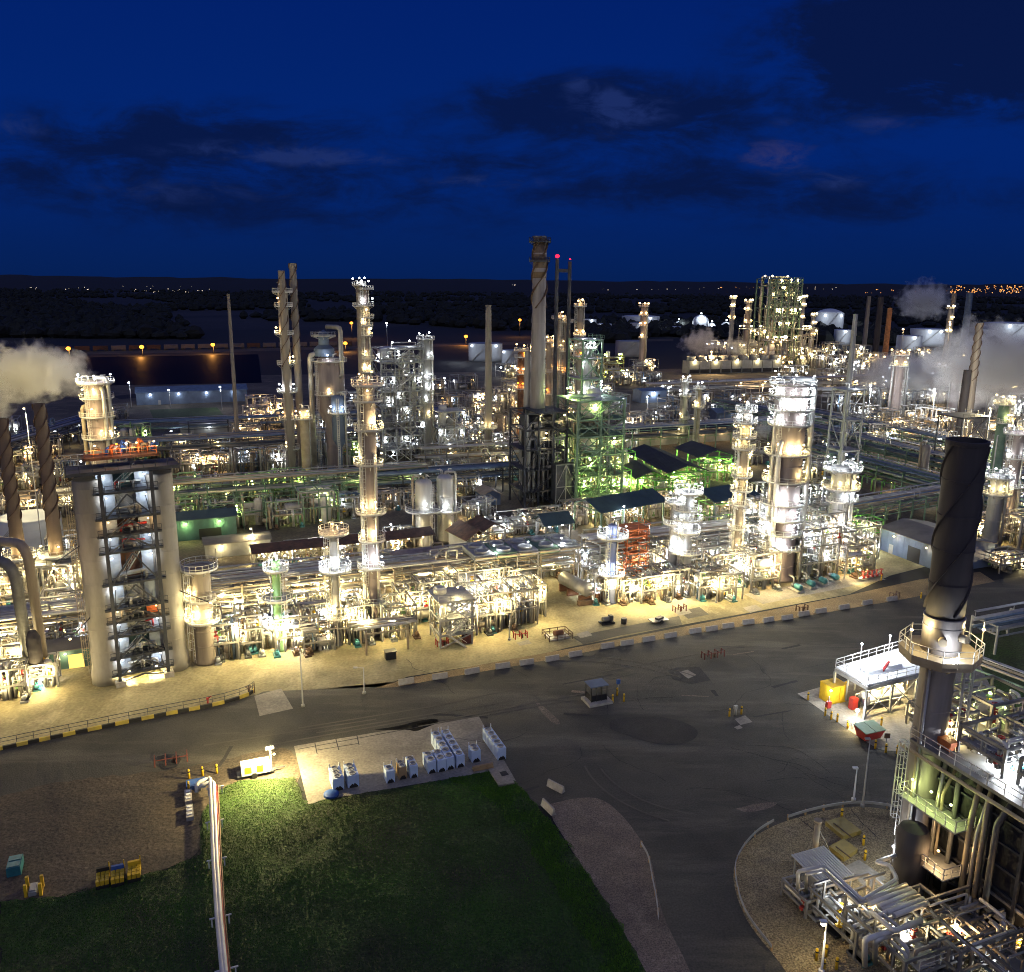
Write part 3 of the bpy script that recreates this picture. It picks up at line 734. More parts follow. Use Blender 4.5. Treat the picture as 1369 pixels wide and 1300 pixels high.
ground_mat('gravel_brown', (.19, .145, .11), (.12, .095, .078), (.25, .20, .16), .12, .4, bump=.8, bscale=4, fine=7, fineamt=.5)
ground_mat('gravel_round', (.30, .235, .125), (.20, .155, .085), (.36, .29, .17), .10, .35, bump=.9, bscale=6, fine=6, fineamt=.65)
ground_mat('grass_base', (.030, .080, .006), (.030, .030, .013), (.040, .070, .010), .06, .16, bump=.9, bscale=2.2, fine=3.5, fineamt=.6)
ground_mat('field_pale', (.026, .023, .024), (.014, .013, .014), (.036, .032, .032), .006, .02, bump=0, fine=.3)
ground_mat('field_green', (.045, .075, .020), (.030, .05, .016), (.06, .09, .03), .02, .06, bump=0, fine=.6)
mat('blade', (.030, .052, .009), (.055, .180, .006), .85, 0, .05, detail=7)
mat('water', (.003, .0035, .005), None, .6); MATS['water'].node_tree.nodes['Principled BSDF'].inputs['Specular IOR Level'].default_value = .04
def poly(pts, z=0.0): return [G(x, y, z) for x, y in pts]
def sheet(name, pts, mt, z, kind='structure', world=False):
    b = MB(); P = pts if world else poly(pts, 0); b.add([(p[0], p[1], z) for p in P], [tuple(range(len(P)))])
    me_o = struct(name, b, mt, kind); me = me_o.data
    if me.polygons[0].normal.z < 0: me.flip_normals()
    return me_o
def rough(pts, amp=.28, step=.7, seed=1):
    "pixel outline -> ragged world outline"
    P = poly(pts); out = []
    for a, b in zip(P, P[1:] + P[:1]):
        L_ = (b - a).length
        if L_ < 1e-3: continue
        n_ = max(1, min(160, int(L_ / step))); e = Vector((-(b - a).y, (b - a).x, 0)).normalized()
        for k in range(n_):
            q = a.lerp(b, k / n_); out.append(q + e * amp * (1.3 * noise.noise((q.x * .9, q.y * .9, seed)) + noise.noise((q.x * 3, q.y * 3, seed + 5))))
    return out
def smooth(pts, it=2):
    "chaikin curve through a pixel outline"
    for _ in range(it):
        q = []
        for a, b in zip(pts[:-1], pts[1:]): q += [(a[0] * .75 + b[0] * .25, a[1] * .75 + b[1] * .25), (a[0] * .25 + b[0] * .75, a[1] * .25 + b[1] * .75)]
        pts = [pts[0]] + q + [pts[-1]]
    return pts
b = MB(); S = 20000; b.add([(-S, -2000, 0), (S, -2000, 0), (S, 16000, 0), (-S, 16000, 0)], [(0, 1, 2, 3)]); struct('ground', b, 'soil')
# refinery yard
sheet('plant_yard', [(-700, 780), (1369, 742), (2600, 700), (1900, 500), (1000, 492), (-500, 515)], 'yard', .012)
sheet('plant_road', [(560, 612), (700, 612), (690, 598), (560, 600)], 'gravel_strip', .02)
sheet('plant_road', [(930, 507), (1090, 512), (1075, 524), (925, 520)], 'dirt', .02)
ROADTOP = [(-900, 1235), (-300, 1082), (0, 1003), (90, 983), (200, 960), (290, 943), (340, 930), (520, 918), (600, 905), (700, 888), (800, 868), (940, 845), (1060, 826), (1200, 802), (1330, 776), (1700, 716)]
sheet('apron', ROADTOP[:11] + [(500, 922), (545, 905), (620, 893), (700, 882), (760, 866), (900, 838), (1010, 818), (1135, 795), (1190, 770), (1500, 690), (700, 735), (300, 760), (-900, 880)], 'apron_concrete', .03)
sheet('gravel_verge', [(500, 921), (545, 907), (760, 868), (1000, 822), (1140, 795), (1230, 775), (1310, 765), (1330, 778), (1200, 803), (1060, 827), (940, 846), (800, 869), (700, 889), (600, 906), (530, 919)], 'gravel_strip', .045)
sheet('road', ROADTOP + [(2400, 700), (2400, 1000), (1500, 1180), (1369, 1160), (1200, 1300), (1050, 1420), (890, 1420), (860, 1130), (700, 1070), (400, 1020), (0, 1075), (-900, 1330)], 'asphalt', .02)
sheet('driveway', [(340, 931), (352, 925), (500, 919), (530, 919), (545, 945), (520, 1000), (395, 1000), (390, 950), (347, 957)], 'asphalt', .036)
sheet('concrete_slab', [(340, 931), (376, 921), (392, 948), (347, 958)], 'slab', .05)
# foreground lots
sheet('dirt_lot', smooth([(-300, 1120), (0, 1066), (83, 1043), (208, 1033), (249, 1026), (350, 1005), (394, 997), (408, 1060), (300, 1070), (268, 1095), (270, 1142), (230, 1161), (130, 1187), (83, 1200), (0, 1207), (-300, 1260)]) if False else rough(smooth([(-60, 1078), (0, 1066), (83, 1043), (208, 1033), (249, 1026), (350, 1005), (394, 997), (408, 1060), (300, 1070), (268, 1095), (270, 1142), (230, 1161), (130, 1187), (83, 1200), (0, 1207), (-60, 1215)]), .35), 'dirt', .032, world=True)
GRASS = [(-400, 1280), (0, 1206), (83, 1199), (130, 1186), (230, 1160), (270, 1142), (268, 1096), (285, 1062), (318, 1044), (396, 1040), (410, 1077), (440, 1068), (560, 1050), (655, 1031), (690, 1046), (735, 1098), (776, 1156), (817, 1217), (866, 1305), (900, 1400), (700, 1560), (-400, 1560)]
sheet('grass_lawn', rough(GRASS[1:19] + [(866, 1330), (0, 1330)], .3), 'grass_base', .05, world=True)
sheet('storage_pad', [(393, 998), (585, 966), (640, 958), (690, 1045), (655, 1032), (440, 1069), (412, 1077)], 'slab', .045)
sheet('puddle', smooth([(500, 976), (530, 972), (560, 964), (584, 961), (587, 967), (570, 973), (556, 979), (545, 976), (520, 977)], 1), 'water', .052)
b = MB()
for (x0, y0, x1, y1) in ((421, 994, 424, 1008), (449, 988, 453, 1003), (477, 983, 480, 996), (424, 1003, 480, 994), (398, 1002, 560, 972)): b.beam(G(x0, y0, .056), G(x1, y1, .056), .12, .01)
struct('pavement_crack', b, 'black')
sheet('gravel_patch', smooth([(733, 1076), (776, 1066), (806, 1068), (832, 1090), (855, 1120), (872, 1150), (882, 1220), (930, 1310), (960, 1420), (900, 1400), (866, 1305), (817, 1217), (776, 1156), (740, 1098)]), 'gravel_brown', .04)
CIRC = [(1033, 1276), (1000, 1236), (986, 1204), (979, 1172), (984, 1148), (998, 1128), (1020, 1111), (1053, 1097), (1090, 1087), (1119, 1081), (1153, 1078), (1206, 1086)]
sheet('gravel_island', smooth(CIRC) + [(1500, 1180), (1600, 1420), (1140, 1420)], 'gravel_round', .045)
sheet('equipment_pad', smooth([(1066, 928), (1095, 948), (1131, 974), (1160, 994), (1178, 1004), (1208, 1006), (1260, 1000)], 1) + [(1369, 960), (1400, 890), (1290, 880), (1115, 914)], 'slab', .06)
sheet('grass_verge', [(1290, 850), (1500, 820), (1700, 900), (1369, 985), (1330, 930)], 'grass_base', .066)
# asphalt patches, worn spots and slabs on the big turning area
sheet('asphalt_patch', [(893, 897), (905, 893), (935, 892), (950, 910), (925, 915), (900, 909)], 'asphalt_new', .05)
sheet('asphalt_patch', smooth([(815, 975), (860, 992), (900, 998), (930, 990), (935, 975), (900, 960), (850, 958), (815, 962), (815, 975)], 2), 'asphalt_new', .045)
sheet('asphalt_patch', smooth([(210, 1012), (228, 1008), (244, 1012), (236, 1028), (214, 1030), (210, 1012)], 1), 'asphalt_new', .05)
sheet('concrete_slab', [(908, 899), (919, 896), (931, 903), (920, 908)], 'slab', .06)
sheet('concrete_slab', [(982, 962), (996, 957), (1006, 966), (990, 970)], 'slab', .06)
sheet('concrete_slab', [(981, 973), (989, 970), (993, 974), (986, 976)], 'slab', .06)
sheet('worn_patch', smooth([(983, 1082), (1010, 1075), (1040, 1072), (1035, 1080), (1000, 1088), (983, 1082)], 1), 'gravel_brown', .046)
sheet('worn_patch', smooth([(715, 936), (733, 950), (752, 968), (742, 970), (722, 952), (715, 936)], 1), 'gravel_brown', .046)
for q in ([(765, 852), (800, 845), (908, 824), (912, 836), (830, 850), (780, 862)], [(908, 818), (935, 812), (948, 822), (920, 828)]): sheet('asphalt_patch', q, 'asphalt', .056)
for q in ([(770, 848), (786, 844), (792, 850), (776, 854)], [(993, 813), (1010, 809), (1020, 815), (1003, 820)], [(898, 816), (915, 810), (925, 820), (908, 824)], [(690, 860), (706, 856), (711, 861), (695, 864)]): sheet('concrete_slab', q, 'slab', .06)
sheet('concrete_slab', [(995, 795), (1130, 770), (1185, 775), (1020, 808)], 'slab', .05)
# grass blades as ground cover
rnd = random.Random(5); b = MB()
def inside(p, poly_):
    c = False; j = len(poly_) - 1
    for i in range(len(poly_)):
        if (poly_[i][1] > p[1]) != (poly_[j][1] > p[1]) and p[0] < (poly_[j][0] - poly_[i][0]) * (p[1] - poly_[i][1]) / (poly_[j][1] - poly_[i][1] + 1e-12) + poly_[i][0]: c = not c
        j = i
    return c
GW = poly([(0, 1206), (83, 1199), (130, 1186), (230, 1160), (270, 1142), (268, 1096), (285, 1062), (318, 1044), (396, 1040), (410, 1077), (440, 1068), (560, 1050), (655, 1031), (690, 1046), (735, 1098), (776, 1156), (817, 1217), (866, 1310), (0, 1310)])
x0 = min(p.x for p in GW); x1 = max(p.x for p in GW); y0 = min(p.y for p in GW); y1 = max(p.y for p in GW); k = 0
while k < 100000:
    p = (rnd.uniform(x0, x1), rnd.uniform(y0, y1))
    if not inside((p[0] + .35 * noise.noise((p[0] * 1.3, p[1] * 1.3, 0)) , p[1] + .5 * noise.noise((p[0] * 1.3, p[1] * 1.3, 4))), GW): continue
    if noise.noise((p[0] * .22, p[1] * .22, 7)) < -.28 and rnd.random() < .45: continue
    k += 1
    nv = noise.noise((p[0] * .12, p[1] * .12, 3)) ; hgt = .07 + .09 * rnd.random() + .05 * max(0, nv); a = rnd.uniform(0, 6.28); wd = rnd.uniform(.02, .045)
    dx, dy = math.cos(a) * wd, math.sin(a) * wd; lx, ly = rnd.uniform(-.09, .09), rnd.uniform(-.09, .09)
    b.v += [(p[0] - dx, p[1] - dy, .05), (p[0] + dx, p[1] + dy, .05), (p[0] + lx, p[1] + ly, .05 + hgt)]; n_ = len(b.v); b.f.append([n_ - 3, n_ - 2, n_ - 1]); b.sm.append(False); b.mi.append(0)
struct('grass', b, 'blade', 'stuff')
GS_ = poly([(600, 1042), (655, 1031), (690, 1046), (735, 1098), (776, 1156), (817, 1217), (866, 1310), (815, 1310), (745, 1190), (690, 1110), (650, 1065)]); x0 = min(p.x for p in GS_); x1 = max(p.x for p in GS_); y0 = min(p.y for p in GS_); y1 = max(p.y for p in GS_); k = 0; b = MB()
while k < 17000:
    p = (rnd.uniform(x0, x1), rnd.uniform(y0, y1))
    if not inside((p[0] + .9 * noise.noise((p[0] * .5, p[1] * .5, 0)), p[1] + .9 * noise.noise((p[0] * .5, p[1] * .5, 4))), GS_): continue
    if noise.noise((p[0] * .35, p[1] * .35, 11)) < rnd.uniform(-.5, .35): continue
    k += 1; hgt = .08 + .12 * rnd.random(); a = rnd.uniform(0, 6.28); wd = rnd.uniform(.025, .055); dx, dy = math.cos(a) * wd, math.sin(a) * wd; lx, ly = rnd.uniform(-.1, .1), rnd.uniform(-.1, .1)
    b.v += [(p[0] - dx, p[1] - dy, .05), (p[0] + dx, p[1] + dy, .05), (p[0] + lx, p[1] + ly, .05 + hgt)]; n_ = len(b.v); b.f.append([n_ - 3, n_ - 2, n_ - 1]); b.sm.append(False); b.mi.append(0)
struct('grass', b, 'blade_lush', 'stuff')
# far country: fields, pond, woods, ridge
sheet('field', [(-200, 432), (330, 424), (560, 434), (480, 442), (100, 440), (-200, 446)], 'field_pale', .05)
sheet('field', [(560, 403), (650, 399), (660, 405), (580, 408)], 'field_pale', .05)
sheet('field', [(-100, 418), (250, 413), (400, 420), (200, 424)], 'field_pale', .05)
sheet('pond', [(120, 478), (345, 474), (350, 512), (130, 516)], 'water', .06)
sheet('field', [(200, 548), (290, 545), (300, 556), (205, 560)], 'field_green', .05)
sheet('field', [(150, 530), (230, 522), (240, 528), (160, 534)], 'field_pale', .05)
sheet('railway_bed', [(-100, 478), (300, 471), (700, 461), (900, 456), (900, 453), (700, 457), (300, 467), (-100, 473)], 'dirt', .06)
b = MB(); n = 160; rows = [(4200, 0, 0), (5200, 20, 12), (6800, 46, 18), (9000, 70, 22), (12500, 92, 26), (15000, 40, 10)]
for j, (yy, hz, am) in enumerate(rows):
    for i in range(n + 1):
        x = (i / n - .5) * yy * 2.4; b.v.append((x, yy, hz + am * (noise.noise((x * .0008, j * 3.3, 1)) + .6 * noise.noise((x * .004, j * 2.1, 5)) + .3 * noise.noise((x * .015, j, 8)))))
for j in range(len(rows) - 1):
    for i in range(n): o_ = j * (n + 1) + i; b.f.append([o_, o_ + 1, o_ + n + 2, o_ + n + 1]); b.sm.append(True); b.mi.append(0)
struct('hills', b, 'hill_forest')
rnd = random.Random(8); b = MB()
def clump(b, p, r, h):
    n = 6; a0 = rnd.uniform(0, 6); prof = [(.55, 0), (1, .35), (.8, .75), (.25, 1)]; vs = []; fs = []
    for i, (q, z) in enumerate(prof):
        for k in range(n): a = a0 + 2 * math.pi * k / n; j = rnd.uniform(.75, 1.25); vs.append((p[0] + r * q * j * math.cos(a), p[1] + r * q * j * math.sin(a), h * z * rnd.uniform(.85, 1.15)))
    for i in range(3):
        for k in range(n): fs.append((i * n + k, i * n + (k + 1) % n, (i + 1) * n + (k + 1) % n, (i + 1) * n + k))
    fs.append(tuple(range(18, 24))); b.add(vs, fs)
for i in range(9000):
    yy = 900 + 3800 * rnd.random() ** 1.4; x = rnd.uniform(-.68, .68) * yy
    if noise.noise((x * .0035, yy * .0022, 2)) < -.12 + (.2 if yy < 1100 else 0): continue
    clump(b, (x, yy), rnd.uniform(5, 12), rnd.uniform(7, 15))
struct('woods', b, 'leaf_dark', 'stuff')
b = MB(); bo = MB(); rnd = random.Random(4)
def hillz(y):
    pr = [(0, 0), (4200, 0), (5200, 20), (6800, 46), (9000, 70), (12500, 92)]
    for (a0, z0), (a1, z1) in zip(pr[:-1], pr[1:]):
        if y <= a1: return z0 + (z1 - z0) * (y - a0) / (a1 - a0)
    return 92
def dots(b, n, x0, x1, y0, y1, s=.9):
    for i in range(n):
        d = ray(rnd.uniform(x0, x1), rnd.uniform(y0, y1)); y = 1200.0
        while y < 12000 and H + d.z / d.y * y > hillz(y) + 22: y += 60
        p = CAM + d * ((y - 60) / d.y); r = DEP(p) / F * rnd.uniform(.35, .85) * s; b.lathe(p, [(.01, -r), (r, 0), (.01, r)], 5, False)
dots(b, 10, 25, 125, 384.5, 388); dots(b, 18, 175, 280, 386, 391); dots(b, 6, 160, 260, 382, 386, .7); dots(b, 5, 800, 905, 386.5, 389); dots(b, 3, 680, 700, 380.5, 382)
dots(b, 20, 880, 1120, 383.5, 387, .8); dots(bo, 90, 1270, 1369, 382, 392, 1.2); dots(b, 14, 1280, 1369, 384, 392, .9); dots(bo, 14, 1150, 1280, 386, 392, .8); dots(bo, 14, 960, 1080, 384, 386.5, .8)
struct('town_lights', b, 'town_white', 'stuff'); struct('town_lights', bo, 'town_orange', 'stuff')

rnd = random.Random(31)
for i in range(26):
    s0 = rnd.uniform(-45, 62); q = G(684, 930) + AX * s0 + BX * rnd.uniform(-24, 5); 
    if not (G(684, 960) - q).length < 75: continue
    Lh, wh = rnd.uniform(1.5, 9), rnd.uniform(.06, .7); a = YAW + rnd.choice([0, 0, 1.2, -.5]) + rnd.uniform(-.12, .12); d = Vector((math.cos(a), math.sin(a), 0)); e = Vector((-d.y, d.x, 0)); b = MB()
    pts = [q + d * (Lh * (k / 6 - .5)) + e * (wh * rnd.uniform(.5, 1)) for k in range(7)] + [q + d * (Lh * (k / 6 - .5)) - e * (wh * rnd.uniform(.5, 1)) for k in range(6, -1, -1)]
    sheet('worn_patch', pts, rnd.choice(['asphalt_new', 'asphalt_new', 'gravel_brown']), .026 + .0006 * i, world=True)

b = MB(); bt = MB(); rnd = random.Random(91)
for i in range(22):
    q = G(rnd.uniform(560, 1130), rnd.uniform(900, 1060), .05); a = YAW + rnd.choice([0, 1.57, .6, -.6]) + rnd.uniform(-.25, .25)
    for k in range(rnd.randint(8, 26)):
        a += rnd.uniform(-.35, .35); q2 = q + Vector((math.cos(a), math.sin(a), 0)) * .7; b.beam(q, q2, rnd.uniform(.04, .1), .006); q = q2
struct('pavement_crack', b, 'asphalt_new')
for i, (cx_, cy_, r_, a0, a1) in enumerate(((930, 1010, 13, 3.4, 4.5), (932, 1012, 14.9, 3.3, 4.3), (780, 1000, 27, .9, 1.7), (780, 1000, 28.9, .85, 1.6))):
    c = G(cx_, cy_, .058 + .001 * i); bt.ring(c, r_, r_ + .25, .004, a0, a1, 40)
for i in range(9):
    c = G(684, rnd.uniform(915, 950)) ; u0 = rnd.uniform(-50, 30); A = c + AX * u0; B_ = A + AX * rnd.uniform(12, 34) + BX * rnd.uniform(-1.2, 1.2)
    if A.y > 75: bt.beam(A + Vector((0, 0, .05 + .001 * i)), B_ + Vector((0, 0, .05 + .001 * i)), .34, .004)
struct('tyre_track', bt, 'asphalt_worn')
# ---------------------------------------------------------------- foreground things
def at(b, px, top_py): return HT(b, top_py)
# concrete road barriers
BAR = [(543, 914), (588, 907), (631, 900), (672, 893), (704, 888), (738, 883), (769, 877), (812, 866), (838, 862), (867, 857), (896, 852), (929, 846), (951, 843), (973, 839), (1000, 834), (1027, 831), (1052, 828), (1074, 823), (1097, 819), (1128, 814), (1159, 808), (1192, 803)]
BLAB = ['dark grey concrete road barrier at the left end of the barrier row', 'dark concrete road barrier, second from the left end of the row', 'dark concrete road barrier, third from the left end of the row', 'grey concrete road barrier, fourth from the left end of the row',
 'pale concrete barrier third to the left of the gap into the tan yard', 'pale concrete barrier standing one before the end at the gap into the yard', 'pale concrete barrier beside the driveway gap, on its left side', 'pale concrete barrier beside the driveway gap, on its right side',
 'pale barrier second to the right of the driveway gap', 'pale barrier third to the right of the driveway gap', 'pale barrier fourth to the right of the driveway gap', 'pale barrier in front of the dark asphalt patch by the orange scaffold', 'pale barrier just right of the one by the dark asphalt patch',
 'pale barrier in front of the small red hydrant group', 'grey barrier lying before the white concrete slab', 'grey barrier directly below the row of green pumps', 'grey barrier left of the thin brown posts by the verge', 'dark barrier just right of the thin brown posts by the verge',
 'dark barrier below the first green pump slab corner', 'dark barrier below the red valve header', 'dark barrier one before the right end of the row', 'dark barrier at the right end of the barrier row']
def barrier_mesh():
    b = MB(); L = 1.22; pr = [(-.32, 0), (-.32, .08), (-.2, .3), (-.1, .85), (.1, .85), (.2, .3), (.32, .08), (.32, 0)]; n = len(pr)
    vs = [(-L, y, z) for y, z in pr] + [(L, y, z) for y, z in pr]
    b.add(vs, [tuple(range(n))[::-1], tuple(range(n, 2 * n))] + [(k, (k + 1) % n, n + (k + 1) % n, n + k) for k in range(n)]); return b
bm0 = barrier_mesh().build('road_barrier', 'barrier_concrete')
for i, (x, y) in enumerate(BAR):
    o = bm0 if i == 0 else bm0.copy()
    if i: COL.objects.link(o)
    o.location = G(x, y, .05); o.rotation_euler.z = YAW + random.Random(i).uniform(-.06, .06); tag(o, BLAB[i], 'barrier', 'concrete barriers along the plant road')
for (x, y, a, lab) in ((743, 1055, -.75, 'white road barrier lying alone on the asphalt near the lawn corner'), (733, 1083, -1.05, 'long pale barrier on the edge between lawn and brown gravel')):
    o = bm0.copy(); COL.objects.link(o); o.location = G(x, y, .05); o.rotation_euler.z = a; tag(o, lab, 'barrier', 'stray barriers by the lawn')

# kerb wall with handrail on the left
t = thing('kerb_wall', G(170, 968), 'yellow and black painted low kerb wall with handrail along the left road edge', 'kerb wall')
KP = [G(x, y) for x, y in smooth([(-60, 1017), (0, 1003), (90, 984), (200, 961), (290, 944), (330, 932), (340, 925)], 1)]
b = MB(); b2 = MB()
d0 = 0
for p, q in zip(KP[:-1], KP[1:]):
    n = max(1, int((q - p).length / 1.3))
    for k in range(n):
        b.m = (d0 % 2); d0 += 1; A = p.lerp(q, k / n); B = p.lerp(q, (k + 1) / n); b.beam(A + Vector((0, 0, .28)), B + Vector((0, 0, .28)), .3, .5)
b.build('kerb', ['kerb_yellow', 'black'], t)
b2.rail([p + Vector((0, .15, .53)) for p in KP], 1.05, .06, 2.2); b2.build('handrail', 'dark_steel', t)

def bollard_proto():
    t = thing('bollard', (0, 0, 0), None, None); b = MB(); b.lathe((0, 0, 0), [(.14, 0), (.14, 1.15), (.1, 1.25), (.01, 1.28)], 10); b.build('post', 'yellow', t)
    MB().lathe((0, 0, 0), [(.146, .85), (.146, 1.0)], 10).build('band', 'black', t); return t
BOL = [((253, 1041), 'yellow bollard at the road edge left of the pipeline bend'), ((271, 1037), 'yellow bollard behind the pipeline bend by the road'), ((290, 1034), 'yellow bollard right of the pipeline bend by the road'), ((252.5, 1057), 'yellow bollard just above the white troughs on the dirt'),
 ((819, 939), 'yellow bollard beside the sentry booth pad'), ((825, 930), 'yellow bollard behind the sentry booth pad carrying a blue box'), ((834, 938), 'yellow bollard farthest right of the sentry booth'), ((975, 958), 'yellow bollard left of the standpipe on the asphalt'), ((991, 955), 'yellow bollard right of the standpipe on the asphalt'),
 ((1080, 936), 'yellow bollard at the left corner of the lit equipment pad'), ((1099, 929), 'yellow bollard left of the yellow container'), ((1130, 921), 'yellow bollard right of the yellow container'), ((1103, 957), 'yellow bollard on the pad edge, first below the yellow container'), ((1111, 962), 'yellow bollard on the pad edge, second below the yellow container'),
 ((1119, 965), 'yellow bollard on the pad edge, third below the yellow container'), ((1133, 974), 'yellow bollard on the pad edge by the bright ground lamp'), ((1178, 970), 'yellow bollard under the near beam of the white roofed platform'), ((1211, 960), 'yellow bollard under the white roofed platform near the stack'), ((1170, 1001), 'yellow bollard below the red dumpster'), ((1184, 1006), 'yellow bollard with the small brown sign behind it'), ((1199, 1008), 'yellow bollard nearest the big stack on the pad edge'),
 ((1091, 1284), 'yellow bollard left of the lit lamp post at the bottom'), ((1104, 1279), 'yellow bollard behind the lit lamp post at the bottom'), ((1118, 1296), 'yellow bollard right of the lit lamp post at the bottom'), ((1101, 1299), 'yellow bollard in front of the lit lamp post at the bottom'), ((1156, 1150), 'yellow bollard right of the brown cover slabs on the gravel'), ((1154, 1130), 'yellow post with a plate beside the upper brown cover'), ((1125, 1094), 'yellow marker post above the upper brown cover'),
 ((1178, 776), 'yellow bollard by the verge right of the red valve header'), ((1231, 800), 'pale yellow bollard at the right end of the verge')]
bp = bollard_proto(); cm = childmap()
for i, ((x, y), lab) in enumerate(BOL):
    o = bp if i == 0 else copy_tree(bp, cm); o.location = G(x, y, .05); tag(o, lab, 'bollard', 'yellow bollards')
    if 'big' in lab: pass

# white cooler units on the storage pad
def unit(label, px, top_py, bot_py, wpx, n, matl='cooler_paint', yaw=None):
    p = G(px, bot_py - 3); w_ = M2(wpx * .88, p); fr = G(px, bot_py); h = 1.6
    yaw = math.atan2(BX.y, BX.x) if yaw is None else yaw
    # length from the far top edge
    d = BX; k = 0.5; L_ = 1.2
    while k < 30:
        q = p + d * k + Vector((0, 0, h))
        v = (q - CAM); py = 650 - F * up.dot(v) / fw.dot(v)
        if py <= top_py: break
        k += .1
    L_ = max(1.6, k); seg = L_ / n
    t = thing('cooler_unit', p, label, 'cooler', 'white units on the storage pad'); a = math.atan2(d.y, d.x)
    for i in range(n):
        c = p + d * (seg * (i + .5)); b = MB(); b.box(c + Vector((0, 0, h / 2 + .12)), (seg - .07, w_, h), a); b.box(c + Vector((0, 0, .08)), (seg - .25, w_ - .2, .16), a)
        for s in (-1, 1): b.beam(c + AX * s * (w_ / 2 + .01) - BX * (seg / 2 - .2) + Vector((0, 0, .5)), c + AX * s * (w_ / 2 + .01) - BX * (seg / 2 - .2) + Vector((0, 0, h)), .06)
        cas = b.build('casing', matl, t)
        f = MB(); f.ring(c + Vector((0, 0, h + .13)), .32, .42, .14, n=14); f.box(c + Vector((0, 0, h + .2)), (.7, .05, .04), a + .6); f.box(c + Vector((0, 0, h + .2)), (.05, .7, .04), a + .6); f.cyl(c + Vector((0, 0, h + .125)), .31, .02, 14)
        f.build('fan', 'galv', cas)
    b = MB(); z0 = .32; q = p - BX * .02 + Vector((0, 0, 0)); rr = random.Random(int(px))
    b.add([q + AX * -.38 * w_ + Vector((0, 0, z0 - .2)), q + AX * .38 * w_ + Vector((0, 0, z0 - .2)), q + AX * .38 * w_ + Vector((0, 0, z0)), q + AX * .1 * w_ + Vector((0, 0, z0 + .4)), q + Vector((0, 0, z0 + .2)), q + AX * -.12 * w_ + Vector((0, 0, z0 + .32)), q + AX * -.38 * w_ + Vector((0, 0, z0))], [(0, 1, 2, 3, 4, 5, 6)])
    b.build('vent_panel', 'black', t)
    if n > 2 or rr.random() < .5:
        b = MB()
        for s in (-1, 1): b.beam(p + d * (L_ - .1) + AX * s * w_ * .45 + Vector((0, 0, h)), p + d * (L_ - .1) + AX * s * w_ * .45 + Vector((0, 0, h + .6)), .1)
        b.build('lifting_post', 'white', t)
for q in (('long white cooler unit at the left end of the pad beside the blue tarp', 453, 1026, 1061, 17, 3), ('long white cooler unit second from the left on the pad', 473, 1022, 1057, 17, 3), ('small single white cooler unit standing alone mid pad', 522.5, 1032, 1051, 13, 1), ('low tan topped cooler unit right of the single one', 539, 1021, 1046, 12, 2, 'wood'),
          ('white cooler unit with two fans right of the tan topped one', 554, 1012, 1044, 12, 2), ('white two cell cooler unit left of the long twin rows', 578, 1006, 1038, 13, 2), ('white two cell cooler unit touching the long twin rows', 591, 1003, 1036, 13, 2), ('longest white cooler row, left one of the twin rows', 602.5, 979, 1033, 13, 5), ('longest white cooler row, right one of the twin rows', 616, 977, 1030, 13, 5),
          ('short white cooler unit right of the long twin rows', 637, 1001, 1023, 14, 2), ('long white cooler row at the right end of the pad', 671, 974, 1020, 14, 5)): unit(*q)
b = MB(); p = G(443, 1063, .05); b.lathe(p, [(.95, 0), (.9, .25), (.6, .42), (.2, .5), (.01, .5)], 12); tag(b.build('tarp', 'blue', None, p), 'crumpled blue tarp on the pad corner beside the first white cooler', 'tarp')
b = MB(); A = G(632, 1029, .3); B = G(659, 1024, .3); b.beam(A, B, .5, .3); b.beam(A + Vector((0, 0, .3)), B + Vector((0, 0, .3)), .3, .25); tag(b.build('timber', 'wood', None, A), 'pale timber beams lying before the short white cooler', 'timber')
t = thing('hatch_slab', G(670, 1041), 'grey concrete hatch slab with a dark square opening at the lawn corner', 'hatch slab'); b = MB(); b.prism(poly([(653, 1031), (673, 1027), (688, 1049), (667, 1053)]), .05, .3); b.build('slab', 'slab', t); MB().prism(poly([(668, 1033), (676, 1031), (680, 1036), (671, 1038)], .3), .3, .36).build('hatch', 'black', t)

# light tower trailer
o = G(342, 1036); t = thing('light_tower_trailer', o, 'small white trailer generator with a lit lamp, at the grass edge', 'trailer'); P = lambda x, y, z=0.0: W(o, x, y, z)
MB().box(P(0, 0, 1.15), (3.4, 1.5, 1.3), YAW).build('body', 'white', t); MB().box(P(0, 0, .42), (4.4, 1.3, .14), YAW).build('chassis', 'dark_steel', t)
for s in (-1, 1):
    b = MB(); c = P(-.2, s * .85, .38); b.tube([c - BX * .12, c + BX * .12], .36, 14); b.build('wheel', 'black', t)
for x in (-.9, .5): MB().box(P(x, -.77, 1.2), (.8, .06, .8), YAW).build('panel', 'yellow', t)
MB().beam(P(1.9, 0, .5), P(1.9, 0, 3.3), .14).build('mast', 'white', t); MB().beam(P(2, 0, .45), P(3.6, 0, .45), .12).build('tow_bar', 'dark_steel', t)
b = MB(); b.beam(P(1.9, 0, 3.3), P(1.7, -1.3, 4.1), .1); b.box(P(1.9, -.1, 3.4), (.9, .3, .3), YAW); b.box(P(1.7, -1.35, 4.1), (.8, .3, .3), YAW); b.build('lamp_head', 'white', t)  # upper arm and head are added to carry the extra grass light
lamp(t, P(1.6, -1.6, 4.1), 'warm', 22000, .2, off=(-.2, -1.2, .9))  # extra lamp added to brighten the grass
lamp(t, P(1.9, -.35, 3.4), 'warm', 9000, .26, off=(.1, -.7, .5)); lamp(t, P(2.3, -.4, 2.6), 'warm', 5000, .2, off=(.5, -.3, .2))

